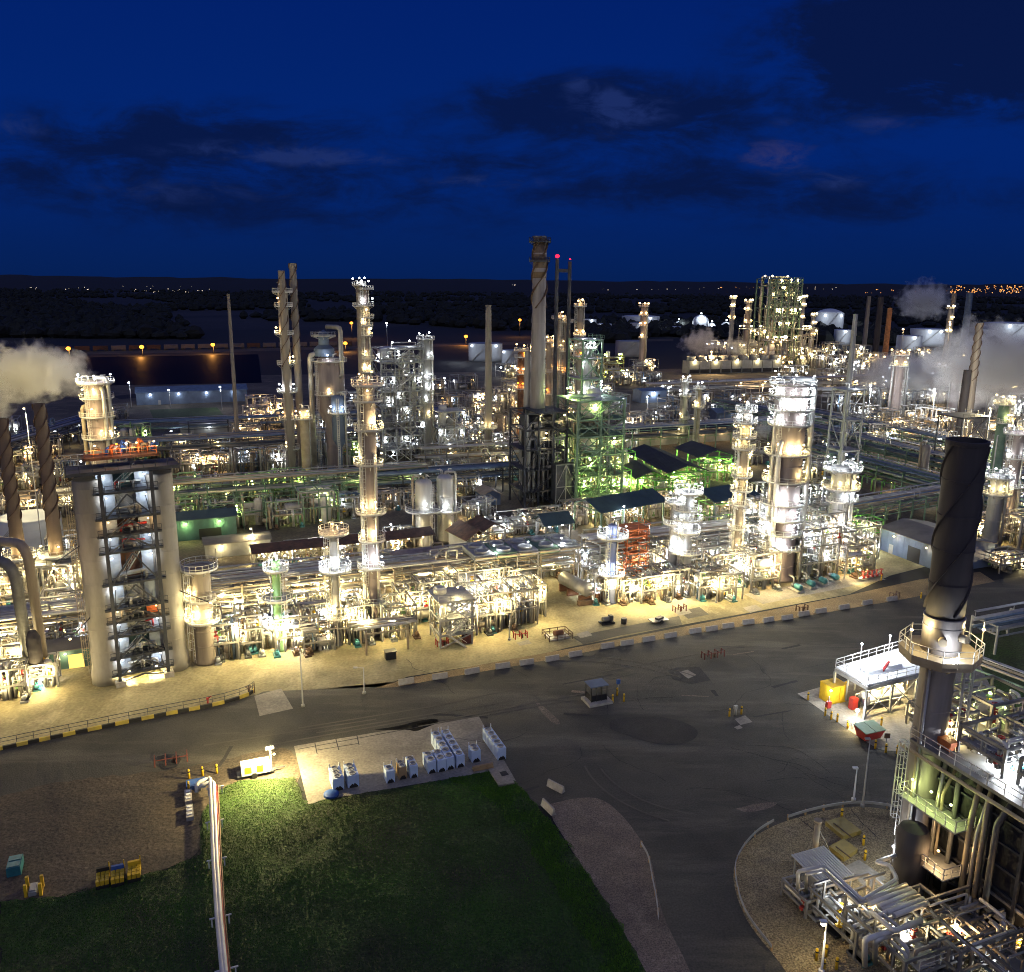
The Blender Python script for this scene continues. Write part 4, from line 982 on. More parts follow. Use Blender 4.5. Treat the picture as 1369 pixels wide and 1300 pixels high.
# pipeline over the lawn
t = thing('pipeline', G(289, 1150), 'two white pipes and two red lines crossing the lawn on low crossbars', 'pipeline'); z = 1.3
LP = [(284, 1050), (286, 1096), (288, 1147), (293, 1226), (300, 1300), (304, 1345)]
def offs(dx, zz=z): return [G(x + dx, y, zz) for x, y in LP]
MB().tube([G(263, 1060, .4), G(263, 1047, z), G(281, 1040, z)] + offs(-2.5), .24, 10).build('pipe', 'pipe_white', t); MB().tube([G(267, 1056, .4), G(268, 1050, z), G(285, 1045, z)] + offs(1.5), .24, 10).build('pipe', 'pipe_white', t)
MB().tube(offs(5.2), .1, 8).build('pipe', 'red', t); MB().tube(offs(7.4), .09, 8).build('pipe', 'rust', t)
for x, y in ((287, 1053), (286.5, 1098), (289, 1149), (294, 1226), (302, 1296)):
    b = MB(); c = G(x, y, 1.0); b.beam(c - AX * .95, c + AX * 1.05, .12)
    for s in (-.75, .8): b.beam(c + AX * s, Vector((c.x, c.y, 0)) + AX * s, .12)
    b.build('support', 'white', t)
b = MB(); p = G(262, 1050, .06); b.box(p + Vector((0, 0, .2)), (2.2, 1.6, .5), YAW); tag(b.build('sump_cover', 'blue', None, p), 'dark blue sump cover under the pipeline bend', 'cover')
for i, ((x, y), lab) in enumerate((((252, 1068), 'white trough on the dirt, nearer the road'), ((254, 1089), 'white trough on the dirt, nearer the lawn'))):
    p = G(x, y, .05); t = thing('trough', p, lab, 'trough', 'white troughs on the dirt'); a = math.atan2(BX.y, BX.x)
    MB().box(p + Vector((0, 0, .25)), (2.6, .8, .5), a).build('basin', 'barrier_concrete', t)
    for s in (-.7, .1, .8): MB().box(p + BX * s + Vector((0, 0, .53)), (.35, .5, .08), a).build('lid', 'white', t)
# things on the dirt lot, lower left
p = G(21, 1163, .04); t = thing('storage_box', p, 'teal storage box with pale lids on the dirt, far left', 'box'); a = math.atan2(BX.y, BX.x)
MB().box(p + Vector((0, 0, .5)), (2.2, 1.3, 1.0), a).build('body', 'teal_paint', t)
for s in (-.55, .55): MB().box(p + BX * s + Vector((0, 0, 1.03)), (.85, 1.1, .1), a).build('lid', 'motor_teal', t)
for i, (x, y, lab) in enumerate(((35, 1199, 'tall yellow barrier post, left one of the pair by the lawn edge'), (55, 1197, 'tall yellow barrier post, right one of the pair by the lawn edge'))):
    p = G(x, y, .04); t = thing('barrier_post', p, lab, 'post', 'yellow barrier posts'); MB().beam(p, p + Vector((0, 0, 1.35)), .28).build('post', 'yellow', t); MB().beam(p + BX * .25 + Vector((0, 0, .05)), p + BX * .9 + Vector((0, 0, .35)), .25).build('stay', 'yellow', t)
    MB().box(p + BX * 1.3 + Vector((0, 0, .7)), (.3, .3, 1.3), YAW).build('rear_post', 'yellow', t)
p = G(45, 1192, .04); b = MB(); b.box(p + Vector((0, 0, .25)), (.7, 1.6, .4), YAW); b.box(p + Vector((0, 0, .52)), (.5, 1.2, .14), YAW); tag(b.build('junction_box', 'galv', None, p), 'grey junction box between the two tall yellow posts', 'junction box')
for i, (x, y, lab, top) in enumerate(((138, 1181, 'yellow crate rack with a black top, left of three', 'black'), (158, 1178, 'yellow crate rack with a blue top, middle of three', 'blue'), (180, 1172, 'yellow crate rack with a bare top, right of three', 'yellow'))):
    p = G(x, y, .04); t = thing('crate_rack', p, lab, 'rack', 'yellow racks on the dirt'); MB().box(p + Vector((0, 0, .16)), (1.2, 1.9, .3), YAW).build('base', 'black', t)
    for r_ in range(3):
        for c_ in range(3): MB().box(p + AX * (c_ - 1) * .42 + BX * (r_ - 1) * .55 + Vector((0, 0, .55)), (.36, .48, .5), YAW).build('crate', 'yellow', t)
    MB().box(p + BX * .95 + Vector((0, 0, .9)), (1.2, .3, .6), YAW).build('back_panel', top, t); MB().beam(p + AX * .6 + BX * .9, p + AX * .6 + BX * .9 + Vector((0, 0, 1.7)), .1).build('post', 'yellow', t)
# red pipe guards and small yard things
def guard(label, px, py, n=3, s=1.6, matl='red_dull', cat='pipe guard'):
    o = G(px, py, .05); t = thing('pipe_guard', o, label, cat); rnd = random.Random(int(px))
    for i in range(n):
        x = (i - (n - 1) / 2) * s * .8; MB().beam(W(o, x, 0, .0), W(o, x, 0, 1.2), .14).build('post', matl, t)
        MB().beam(W(o, x, .9, .0), W(o, x, .9, 1.2), .14).build('post', matl, t); MB().beam(W(o, x, 0, 1.1), W(o, x, .9, 1.1), .1).build('crossbar', matl, t)
    MB().beam(W(o, -(n - 1) / 2 * s * .8, 0, .9), W(o, (n - 1) / 2 * s * .8, 0, .9), .1).build('rail', matl, t)
    MB().cyl(W(o, .3, .4, 0), .2, .9, 8).build('hydrant', 'brown', t)
guard('dark red pipe guard frame on the road above the dirt lot', 229, 1022, 4, 1.6); guard('dark red pipe guard frame on the asphalt near the middle of the road', 955, 880, 4, 1.6); guard('red hydrant group on the yard right of the square pit frame', 910, 818, 3, 1.5)
guard('red hydrant group with a wheel on the yard left of the square pit frame', 697, 854, 3, 1.4, 'red'); guard('small red stub posts on the apron by the red drum', 592, 864, 3, 1.2, 'red'); guard('thin brown posts standing on the verge among barriers', 1074, 818, 2, 2.5, 'brown'); guard('thin brown posts at the verge end near the last barriers', 1198, 800, 2, 2.0, 'brown')
o = G(745, 852); t = thing('railed_pit', o, 'square railed pit frame with a rusty pump on the tan yard', 'pit frame'); b = MB(); b.rail([W(o, -2.2, -1.6), W(o, 2.2, -1.6), W(o, 2.2, 1.6), W(o, -2.2, 1.6), W(o, -2.2, -1.6)], 1.1, .1, 1.5).build('railing', 'brown', t); MB().box(W(o, 0, 0, .15), (3.8, 2.6, .2), YAW).build('cover', 'galv', t); MB().hdrum(W(o, -.8, 0, .8), W(o, 1.2, 0, .8), .5).build('pump', 'rust', t)
o = G(811, 834); t = thing('pump_skid', o, 'dark portable pump skid on the asphalt patch in the yard', 'pump'); MB().box(W(o, 0, 0, .25), (2.6, 1.5, .3), YAW).build('skid', 'black', t); MB().hdrum(W(o, -1, 0, .9), W(o, .6, 0, .9), .5).build('motor', 'pipe_dark', t); MB().box(W(o, .8, 0, 1), (.6, .9, 1.1), YAW).build('engine', 'dark_steel', t)
o = G(834, 834); b = MB(); b.lathe(o, [(.5, 0), (.55, 1.0), (.5, 1.05), (.01, 1.05)], 12); tag(b.build('waste_bin', 'dark_steel', None, o), 'small dark round bin right of the portable pump skid', 'bin')
o = G(880, 832); t = thing('flat_trailer', o, 'low flat trailer loaded with grey scrap on the yard', 'trailer'); MB().box(W(o, 0, 0, .5), (3.4, 1.7, .18), YAW).build('bed', 'galv', t)
for s in (-1, 1): c = W(o, .2, s * .9, .35); MB().tube([c - BX * .1, c + BX * .1], .34, 12).build('wheel', 'black', t)
MB().box(W(o, .2, 0, .8), (1.6, .8, .35), YAW + .4).build('load', 'dark_steel', t)
o = G(625, 858); b = MB(); b.lathe(o, [(.95, 0), (1.0, .15), (1.0, 2.2), (.9, 2.3), (.25, 2.4), (.2, 2.6), (.01, 2.6)], 16); tag(b.build('chemical_drum', 'red_dull', None, o), 'squat dull red drum on the apron by the platform tower', 'drum')
o = G(522, 881); b = MB(); b.box(Vector((o.x, o.y, .75)), (1.7, 1.2, 1.3), YAW); b.box(Vector((o.x, o.y, 1.42)), (1.9, 1.4, .12), YAW); tag(b.build('waste_skip', 'wall_dark', None, o), 'dark open skip in front of the low pipe frame', 'skip')
o = G(278, 942); t = thing('fire_monitor', o, 'small red fire monitor behind the kerb wall handrail', 'fire monitor'); MB().cyl(o, .15, .9, 8).build('post', 'red', t); MB().beam(W(o, 0, 0, .9), W(o, .5, -.4, 1.4), .16).build('nozzle', 'red', t); MB().box(W(o, 0, 0, .95), (.35, .35, .25), YAW).build('valve', 'red', t)
o = G(333, 928); t = thing('hand_pump', o, 'dark hand valve station at the kerb wall end', 'valve'); MB().cyl(o, .18, 1.1, 8).build('post', 'brown', t); MB().ring(W(o, 0, 0, 1.1), .3, .45, .1).build('handwheel', 'brown', t); MB().beam(W(o, .8, 0), W(o, .8, 0, 1.6), .12).build('marker_post', 'brown', t)
# lamp posts on the apron and road
def lamp_post(label, px, base_py, top_py, kind='warm', lit=True, pw=1500, matl='galv', arm=1.2, group='lamp posts', size=None, dirx=-1, light=True):
    b0 = G(px, base_py); h = HT(b0, top_py); t = thing('lamp_post', b0, label, 'lamp post', group)
    MB().lathe(b0, [(.28, 0), (.28, .35), (.13, .4), (.07, h)], 8).build('pole', matl, t); e = b0 + Vector((dirx * arm, 0, h)); MB().tube([b0 + Vector((0, 0, h - .6)), b0 + Vector((0, 0, h)), e], .05, 6).build('arm', matl, t)
    MB().box(e + Vector((0, 0, .02)), (.6, .35, .18)).build('lamp_head', matl, t)
    if lit: lamp(t, e - Vector((0, 0, .25)), kind, pw, size, light)
    return t
lamp_post('tall unlit lamp post at the apron edge right of the kerb wall', 405, 945, 868, lit=False); lamp_post('slim unlit lamp post on the dark driveway patch', 487, 928, 893, lit=False); lamp_post('slim lamp post on the apron by the red hydrant group', 681, 856, 822, lit=False)
lamp_post('tall slim lamp post on the rim of the round gravel island', 1153, 1079, 988, lit=False, arm=.3); lamp_post('short white post beside the rim of the round gravel island', 1141, 1071, 1027, lit=False, arm=.2, matl='white')
lamp_post('lit lamp post amid yellow bollards at the bottom edge', 1098, 1301, 1232, 'warm', True, 900, 'white', .3, size=.3)
# sentry booth
o = G(798, 938); t = thing('sentry_booth', o, 'small glazed sentry booth with a pale flat roof on a concrete pad', 'booth'); MB().box(W(o, 0, 0, .2), (3.8, 3.0, .36), YAW).build('pad', 'barrier_concrete', t); b = MB()
for sx in (-1, -.33, .33, 1):
    for sy in (-1, 1): b.beam(W(o, sx * 1.25, sy * .95 + .3, .4), W(o, sx * 1.25, sy * .95 + .3, 2.7), .1)
b.build('frame', 'black', t); MB().box(W(o, 0, .3, .85), (2.4, 1.8, .9), YAW).build('panel', 'wall_dark', t); MB().box(W(o, 0, .3, 2.78), (2.9, 2.3, .14), YAW).build('roof', 'wall_blue', t)
o = G(983, 956); t = thing('standpipe', o, 'grey standpipe between two bollards on the asphalt', 'standpipe'); MB().cyl(o, .2, 1.2, 10).build('pipe', 'galv', t); MB().box(W(o, 0, 0, 1.2), (.5, .4, .5), YAW).build('head', 'galv', t)
o = G(826, 927); t = thing('call_box', o, 'blue call box on a post behind the sentry booth bollards', 'call box'); MB().beam(o, o + Vector((0, 0, 1.6)), .1).build('post', 'galv', t); MB().box(o + Vector((0, 0, 1.9)), (.5, .4, .7), YAW).build('box', 'blue', t)
# guard rails
def guardrail(label, pts, step=2.6):
    P_ = [G(x, y) for x, y in smooth(pts, 2)]; t = thing('guardrail', P_[0], label, 'guardrail'); b = MB()
    for p, q in zip(P_[:-1], P_[1:]): b.beam(p + Vector((0, 0, .62)), q + Vector((0, 0, .62)), .08, .32)
    b.build('rail', 'galv', t); acc = 0.0; pts_ = []
    for p, q in zip(P_[:-1], P_[1:]):
        l = (q - p).length
        while acc < l: pts_.append(p.lerp(q, acc / l)); acc += step
        acc -= l
    for p in pts_: MB().box(p + Vector((.05, .14, .38)), (.16, .16, .76), YAW).build('post', 'wood', t)
guardrail('long steel guardrail curving round the left rim of the gravel island', [(1031, 1273), (1000, 1234), (987, 1203), (981, 1165), (987, 1148), (998, 1131), (1014, 1115), (1034, 1103)]); guardrail('steel guardrail along the top rim of the gravel island', [(1053, 1098), (1085, 1088), (1119, 1081), (1153, 1078), (1185, 1082), (1208, 1087)]); guardrail('short steel guardrail beside the brown gravel patch', [(857, 1134), (867, 1150), (871, 1176), (878, 1210), (880, 1235)])
# gravel island: covers, shed, pole
for (pts, lab) in (([(1103, 1104), (1126, 1097), (1151, 1116), (1127, 1124)], 'upper tan timber cover on the gravel island'), ([(1108, 1137), (1127, 1127), (1146, 1141), (1128, 1153)], 'lower tan timber cover next to the corrugated shed')):
    t = thing('pit_cover', G(*pts[0]), lab, 'cover', 'tan covers on the gravel island'); MB().prism(poly(pts), .05, .55).build('box', 'yellow_dull', t); A, B, C_, D = poly(pts, .58); MB().beam(A.lerp(B, .5), D.lerp(C_, .5), .12, .08).build('seam', 'brown', t)
sheet('concrete_slab', [(1128, 1160), (1148, 1150), (1185, 1175), (1160, 1190)], 'slab', .06)
o = G(1097, 1192); t = thing('corrugated_shed', o, 'small shed with a pale corrugated roof on the gravel island', 'shed'); P = lambda x, y, z=0.0: W(o, x, y, z)
MB().box(P(0, 0, 1.2), (3.0, 2.6, 2.4), YAW).build('wall', 'galv', t); b = MB(); k = -2.1
while k < 2.1: b.beam(P(k, -2.2, 3.0), P(k, 2.2, 3.3), .22, .1); k += .3
b.beam(P(-2.1, -2, 2.88), P(2.1, -2, 2.88), .15); b.build('roof', 'pipe_white', t)
for sx in (-1, 1):
    for sy in (-1, 1): MB().beam(P(sx * 1.9, sy * 1.9), P(sx * 1.9, sy * 1.9, 2.9), .14).build('post', 'galv', t)
MB().box(P(.4, -1.34, 1.2), (.9, .08, 1.9), YAW).build('door', 'dark_steel', t); lamp(t, P(2.2, -1.2, 2.5), 'warm', 400, .2)
o = G(1087, 1163); t = thing('vent_pole', o, 'thick grey vent pole standing behind the corrugated shed', 'pole'); h = HT(o, 1099); MB().cyl(o, .3, h, 12).build('pole', 'pipe_tan', t); MB().cyl(o + Vector((0, 0, h)), .4, .25, 12).build('cap', 'pipe_tan', t); MB().beam(o + Vector((0, 0, h - .5)), W(o, 2.4, -1.2, .2), .05).build('stay', 'galv', t)
# ---------------------------------------------------------------- the big dark stack and the heater at the right
b0 = G(1218, 1165); hs = HT(b0, 592); t = thing('wrapped_stack', b0, 'tall near-black stack wrapped in spiral strakes, in front at the right', 'stack')
z1 = HT(b0, 822); zp = HT(b0, 868); r1 = M2(50, (b0.x, b0.y, (hs + z1) / 2)) / 2; r0 = M2(50, (b0.x, b0.y, zp)) / 2; rl = M2(43, (b0.x, b0.y, zp * .7)) / 2
b = MB(); prof = [(r1 * .97, z1)]
nb = 5
for i in range(1, nb + 1):
    z = z1 + (hs - z1) * i / nb; prof += [(r1, z - .22), (r1 * 1.035, z - .2), (r1 * 1.035, z - .02), (r1, z)]
prof += [(r1 * 1.06, hs), (r1 * 1.06, hs + .25), (r1 * .93, hs + .25), (r1 * .92, hs - 3)]
b.lathe((b0.x, b0.y, 0), prof, 40).build('wrapped_shell', 'dark_metal', t)
for k in range(3):
    s = MB(); n = 90; vs = []; fs = []; fi = r1 * .11
    for i in range(n + 1):
        z = z1 + .4 + (hs - z1 - .6) * i / n; a = 2 * math.pi * (.82 * i / n) + 2 * math.pi * k / 3 + .5
        for rr, da in ((r1 * .98, -.03), (r1 + fi, -.022), (r1 + fi, .022), (r1 * .98, .03)): vs.append((b0.x + rr * math.cos(a + da), b0.y + rr * math.sin(a + da), z))
    for i in range(n):
        for e in range(4): fs.append((i * 4 + e, i * 4 + (e + 1) % 4, i * 4 + 4 + (e + 1) % 4, i * 4 + 4 + e))
    s.add(vs, fs).build('strake', 'dark_metal', t)
b = MB(); b.lathe((b0.x, b0.y, 0), [(r0, zp - .8), (r0, z1 - 1.2), (r0 * 1.03, z1 - 1.2), (r0 * 1.03, z1 - .95), (r0, z1 - .95), (r0, z1 - .3), (r0 * 1.03, z1 - .3), (r0 * 1.03, z1 - .05), (r1 * .97, z1)], 40); b.build('collar', 'stack_plate', t)
b = MB(); prof = [(rl * 1.25, 0), (rl * 1.25, 2.5), (rl, 5)]; z = 5
while z < zp - 2: prof += [(rl, z), (rl * 1.03, z + .02), (rl * 1.03, z + .25), (rl, z + .27)]; z += 4.6
prof += [(rl, zp - 1.0), (r0, zp - .8)]; b.lathe((b0.x, b0.y, 0), prof, 36).build('lower_shell', 'stack_plate', t)
a8 = [R(22.5 + 45 * k) for k in range(9)]; ro = M2(96, (b0.x, b0.y, zp)) / 2 / math.cos(R(22.5)) * .98
b = MB(); b.ring((b0.x, b0.y, zp - .5), r0 * .99, ro, .5, R(22.5), R(382.5), 8); b.ring((b0.x, b0.y, zp - .9), ro * .96, ro * .99, .4, R(22.5), R(382.5), 8)
for k in range(8): a = R(45 * k); b.beam((b0.x + rl * math.cos(a), b0.y + rl * math.sin(a), zp - 1.9), (b0.x + ro * .93 * math.cos(a), b0.y + ro * .93 * math.sin(a), zp - .55), .1)
pl = b.build('platform', 'pipe_tan', t)
MB().rail([(b0.x + ro * math.cos(a), b0.y + ro * math.sin(a), zp) for a in a8], 1.2, .07, 1.6).build('railing', 'pipe_white', pl)
for k, a in enumerate((R(195), R(-12))):
    q = Vector((b0.x + ro * .97 * math.cos(a), b0.y + ro * .97 * math.sin(a), zp)); MB().beam(q, q + Vector((0, 0, 3.2)), .1).build('lamp_pole', 'pipe_tan', t)
    lamp(t, q + Vector((0, 0, 2.4)), 'warm', 900, .2, off=(-.9 * math.cos(a), -.9 * math.sin(a), .3))
for a, z in ((R(-60), 1.9), (R(-115), 1.6)):
    c = Vector((b0.x + r0 * math.cos(a), b0.y + r0 * math.sin(a), zp + z)); MB().tube([c, c + Vector((math.cos(a), math.sin(a), 0)) * .7], .4, 12).build('port', 'pipe_tan', t)
for a, m_ in ((R(215), 'pipe_tan'), (R(222), 'galv')): MB().tube([(b0.x + (rl + .3) * math.cos(a), b0.y + (rl + .3) * math.sin(a), .5), (b0.x + (rl + .3) * math.cos(a), b0.y + (rl + .3) * math.sin(a), zp - .6)], .14, 8).build('conduit', m_, t)
for a in (R(-35), R(-18)):
    MB().ladder((b0.x + (rl + .8) * math.cos(a), b0.y + (rl + .8) * math.sin(a), 15.7), (b0.x + (rl + .8) * math.cos(a), b0.y + (rl + .8) * math.sin(a), zp - .2), .8, (math.cos(a), math.sin(a))).build('ladder', 'pipe_white', t)
lamp(t, (b0.x - .2, b0.y - r0 - 1.6, zp + .35), 'cool', 1500, .14, off=(0, 0, .4))

ZD = 15.6; c0 = G(1236, 988, ZD); ax, bx = AX, BX
t = thing('process_heater', Vector((c0.x, c0.y, 0)), 'black panelled furnace box with a lit railed deck, right of the wrapped stack', 'furnace'); Q = lambda u, v, z=0.0: Vector((c0.x, c0.y, 0)) + ax * u - bx * v + Vector((0, 0, z))
LN, WD = 46.0, 17.0
b = MB(); b.prism([Q(.9, -2), Q(WD, -2), Q(WD, LN), Q(.9, LN)], .1, ZD - 1.0); b.build('casing', 'wall_dark', t)
for i in range(13):
    v = .5 + i * 3.6; MB().beam(Q(.72, v), Q(.72, v, ZD - 1), .34, .3).build('column', 'dark_steel', t)
for z in (2.4, 4.8, 7.2, 9.6, 12): MB().beam(Q(.78, -2, z), Q(.78, LN, z), .2, .22).build('girt', 'dark_steel', t)
dk = MB().prism([Q(-1.3, -.6), Q(2, -.6), Q(2, -4.5), Q(WD, -4.5), Q(WD, LN), Q(-1.3, LN)], ZD - .35, ZD).build('deck', 'steel', t)
MB().rail([Q(-1.3, LN, ZD), Q(-1.3, -.6, ZD), Q(2, -.6, ZD), Q(2, -4.5, ZD), Q(8, -4.5, ZD)], 1.2, .07, 1.8).build('railing', 'pipe_white', dk)
MB().tube([Q(-1.6, -1.5, ZD - 1.0), Q(-1.6, 20, ZD - 1.0), Q(-1.6, 20, ZD - 2.5)], .2).build('deck_pipe', 'pipe_tan', t)
rnd = random.Random(77)
for v, r_, m_ in ((6.6, .28, 'pipe_tan'), (7.4, .2, 'pipe_alu'), (8.0, .24, 'pipe_tan'), (9.2, .3, 'pipe_dark'), (13.3, .16, 'pipe_alu'), (16.2, .14, 'pipe_tan'), (17.0, .2, 'pipe_alu'), (22, .2, 'pipe_dark'), (2.6, .22, 'pipe_alu'), (3.2, .16, 'pipe_tan'), (4.6, .25, 'pipe_dark')):
    e = rnd.uniform(.25, .5); MB().tube([Q(.1 - e, v, .6), Q(.1 - e, v, rnd.uniform(9, 14.6)), Q(.9, v + rnd.uniform(-.8, .8), 14.7)], r_).build('riser_pipe', m_, t)
def balcony(z, v0, v1, u0, k, n=2, pw=900):
    dk = MB().prism([Q(u0, v0), Q(.4, v0), Q(.4, v1), Q(u0, v1)], z - .15, z).build('balcony', 'galv', t); MB().rail([Q(.4, v0, z), Q(u0, v0, z), Q(u0, v1, z), Q(.4, v1, z)], 1.2, .07, 1.2).build('railing', 'pipe_white', dk)
    b = MB()
    for v in (v0 + .4, (v0 + v1) / 2, v1 - .4): b.beam(Q(u0 + .2, v, z - .15), Q(.5, v, z - 2.0), .16)
    b.build('bracket', 'dark_steel', t)
    for i in range(n): lamp(t, Q(u0 * .8, v0 + (v1 - v0) * (i + .5) / n, z + 2.2), k, pw, .17)
balcony(9.6, -.5, 6.5, -2.1, 'green', 3, 280); balcony(4.6, 1.0, 6.5, -2.8, 'gold', 2, 600)
MB().ladder(Q(-2.0, -.2, 4.8), Q(-2.0, -.2, ZD), .7, (-1, 0)).build('ladder', 'pipe_white', t)
lamp(t, Q(-3.0, .6, 4.4), 'cool', 1500, .22, off=(-.5, 0, .2))
MB().lathe(Q(-2.6, 2.4), [(1.6, 0), (1.6, 7), (1.3, 7.7), (.6, 8.1), (.02, 8.2)], 24).build('duct_vessel', 'dark_metal', t)
# equipment on the heater deck
for i, (u, v, w_, d_, h_, lab, kd) in enumerate(((3.2, -1, 5, 4, 2.6, 'pipework crowd on the furnace deck nearest the wrapped stack', 'warm'), (3.6, 5.5, 5, 5, 3.0, 'glaring lit burner pipework mid way along the furnace deck edge', 'cool'), (4.0, 12, 5, 5.5, 2.8, 'burner pipework farther along the furnace deck towards the right edge', 'cool'), (10, -1, 6, 5, 3.2, 'pipe loops at the far back of the furnace deck', 'green'), (10.5, 6, 6, 6, 2.6, 'valve crowd on the middle back of the furnace deck', 'warm'))):
    q = Q(u, v); sk = skid(lab, q, w_, d_, h_, seed=500 + i, npipe=15, name='burner_pipework', vessels=1, pumps=2, frame=True, decks=1, vert=8, kind=kd, lamps=3, pw=1500, rr=(.06, .16), valves=8, yaw=YAW)
    sk.location.z = ZD + .01
o = Q(.6, 1.2, ZD + .02); b = MB(); b.box(o + Vector((0, 0, .75)), (1.0, 3.6, .5), YAW); b.box(o + Vector((0, 0, .28)), (.8, 3.2, .5), YAW); tag(b.build('tool_chest', 'orange', None, o), 'long orange chest on the furnace deck beside the stack', 'chest')
# flood light mast behind the deck
o = G(1335, 1010); h = HT(o, 951); t = thing('flood_mast', o, 'bright floodlight mast glaring behind the furnace deck', 'floodlight'); MB().cyl(o, .16, h, 8).build('mast', 'galv', t); MB().box(o + Vector((0, 0, h)), (1.2, .3, .4)).build('lamp_head', 'galv', t); lamp(t, o + Vector((0, -.4, h)), 'cool', 4200, .62, off=(0, -.7, 0))
# pipes of the near right corner
PZ = 4.6
t = thing('pipe_bundle', G(1185, 1215), 'bright insulated pipes bending over the gravel towards the furnace', 'pipework')
def pp(pts, r, m_='pipe_white', z=PZ): MB().tube([G(p[0], p[1], p[2] if len(p) > 2 else z) for p in pts], r, 10).build('pipe', m_, t)
K = lambda x, y: (940 + x / 3.191, 1040 + y / 3.191)
pp([K(405, 505) + (.6,), K(405, 400) + (PZ,), K(520, 378), K(680, 522), K(828, 432), K(796, 372), K(735, 360), K(828, 330)], .2)
pp([K(520, 392), K(676, 538), K(830, 450), K(800, 380)], .16, 'pipe_alu'); pp([K(440, 500) + (.6,), K(440, 412) + (PZ,), K(512, 398), K(668, 545)], .16, 'pipe_alu')
for i in range(6):
    x, y = 690 + 24 * i, 528 + 12 * i; e = random.Random(i).uniform(-8, 12); pp([K(x + e, y), K(x + 178 - i * 6, y - 70 + 3 * i)], .27 - .02 * (i % 2), 'pipe_white' if i % 3 else 'pipe_alu')
pp([K(715, 570), K(815, 655), K(930, 605)], .24); pp([K(735, 560), K(840, 640)], .18, 'pipe_alu'); pp([K(745, 590), K(880, 520)], .2)
for i in range(5): pp([K(945 + 14 * i, 540 + 14 * i), K(1100 + 14 * i, 690 + 10 * i), K(1320 + 10 * i, 850 + 14 * i)], .16, ('pipe_alu', 'pipe_tan', 'pipe_white')[i % 3], PZ - .3)
pp([K(690, 800) + (.5,), K(690, 690) + (4.2,), K(920, 618) + (4.2,)], .26, 'pipe_white', 4.2); pp([K(735, 790) + (.5,), K(735, 695) + (4.0,), K(800, 672) + (4.0,)], .24, 'pipe_alu', 4.0)
for x, y in ((610, 500), (520, 440), (730, 420), (735, 600), (870, 560), (965, 620), (830, 600), (1010, 690)):
    q = G(*K(x, y), PZ - .3); b = MB(); b.beam(Vector((q.x, q.y, 0)), q, .2); b.beam(q - AX * 1.3, q + AX * 1.3, .18); b.build('support', 'steel', t)
lamp(t, G(*K(610, 492), 4.0), 'cool', 550, .22)
P2 = [('low pipe and pump bay under the bright pipe bundle', 1150, 1240, 7, 6, 3.0, 'pipe_alu'), ('pipework thicket in the bottom right corner', 1215, 1275, 9, 7, 3.6, None), ('steel framed pipe bay against the furnace wall at the bottom right', 1290, 1275, 9, 6, 4.2, None), ('dark valve bay at the very bottom right of the scene', 1350, 1296, 7, 6, 3.4, None), ('small pipe drops and valves left of the bright pipe bundle', 1085, 1205, 4.5, 3.5, 2.0, None)]
for i, (lab, x, y, w_, d_, h_, m_) in enumerate(P2): skid(lab, G(x, y), w_, d_, h_, seed=620 + i, npipe=14, vessels=1, pumps=2, lamps=0 if i == 4 else 2, kind=('gold', 'warm', 'gold', 'cool', 'warm')[i], pw=900, vert=7, rr=(.07, .2), valves=6)
o = G(1123, 1241); t = thing('motor_pump', o, 'dark motor pump on a slab among the gravel island pipes', 'pump'); MB().box(o + Vector((0, 0, .15)), (3, 2.2, .3), YAW).build('base', 'black', t); MB().hdrum(W(o, -1, 0, 1), W(o, .6, 0, 1), .65).build('motor', 'dark_metal', t); MB().hdrum(W(o, .6, 0, .9), W(o, 1.4, 0, .9), .45).build('casing', 'galv', t)
o = G(1156, 1248); b = MB(); b.lathe(o, [(.7, 0), (.72, .2), (.72, 1.9), (.5, 2.2), (.02, 2.3)], 16); tag(b.build('upright_tank', 'shell_grey', None, o), 'small grey upright tank beside the motor pump', 'tank')

# ---------------------------------------------------------------- lit equipment island
o = G(1160, 962); t = thing('loading_platform', o, 'open steel platform with a railed white roof deck on the lit pad', 'platform')
zr = HT(o, 917); fl, fr, br, bl = [G(x, y, zr) for x, y in ((1160, 917), (1260, 893), (1222, 862), (1117, 893))]
b = MB(); b.prism([fl, fr, br, bl], zr - .1, zr + .15); dk = b.build('roof_deck', 'white', t); U = Vector((0, 0, .15)); MB().rail([fl + U, bl + U, br + U, fr + U, fl + U], 1.2, .08, 1.8).build('railing', 'pipe_white', dk)
for (p, q) in ((fl, fr), (fl, bl), (bl, br)): MB().beam(p - Vector((0, 0, .4)), q - Vector((0, 0, .4)), .25, .5).build('edge_beam', 'galv', t)
for p in (fl, fl.lerp(fr, .33), fl.lerp(fr, .66), fr, bl, bl.lerp(br, .5)): MB().beam(Vector((p.x, p.y, 0)), p - Vector((0, 0, .65)), .3).build('post', 'galv', t)
for k in range(3):
    p = fl.lerp(fr, k * .33); q = fl.lerp(fr, k * .33 + .33); b = MB(); b.beam(Vector((p.x, p.y, .3)), q - Vector((0, 0, .7)), .12); b.beam(Vector((q.x, q.y, .3)), p - Vector((0, 0, .7)), .12); b.build('brace', 'galv', t)
for f_ in (.25, .5, .8):
    p = fl.lerp(fr, f_).lerp(bl.lerp(br, f_), .5); MB().box(p + Vector((0, 0, .35)), (2.6, 1.8, .4), YAW).build('hatch', 'white', t)
MB().beam(fl.lerp(br, .3) + Vector((0, 0, .3)), fl.lerp(br, .42) + Vector((0, 0, .9)), .3).build('hose_arm', 'red', t)
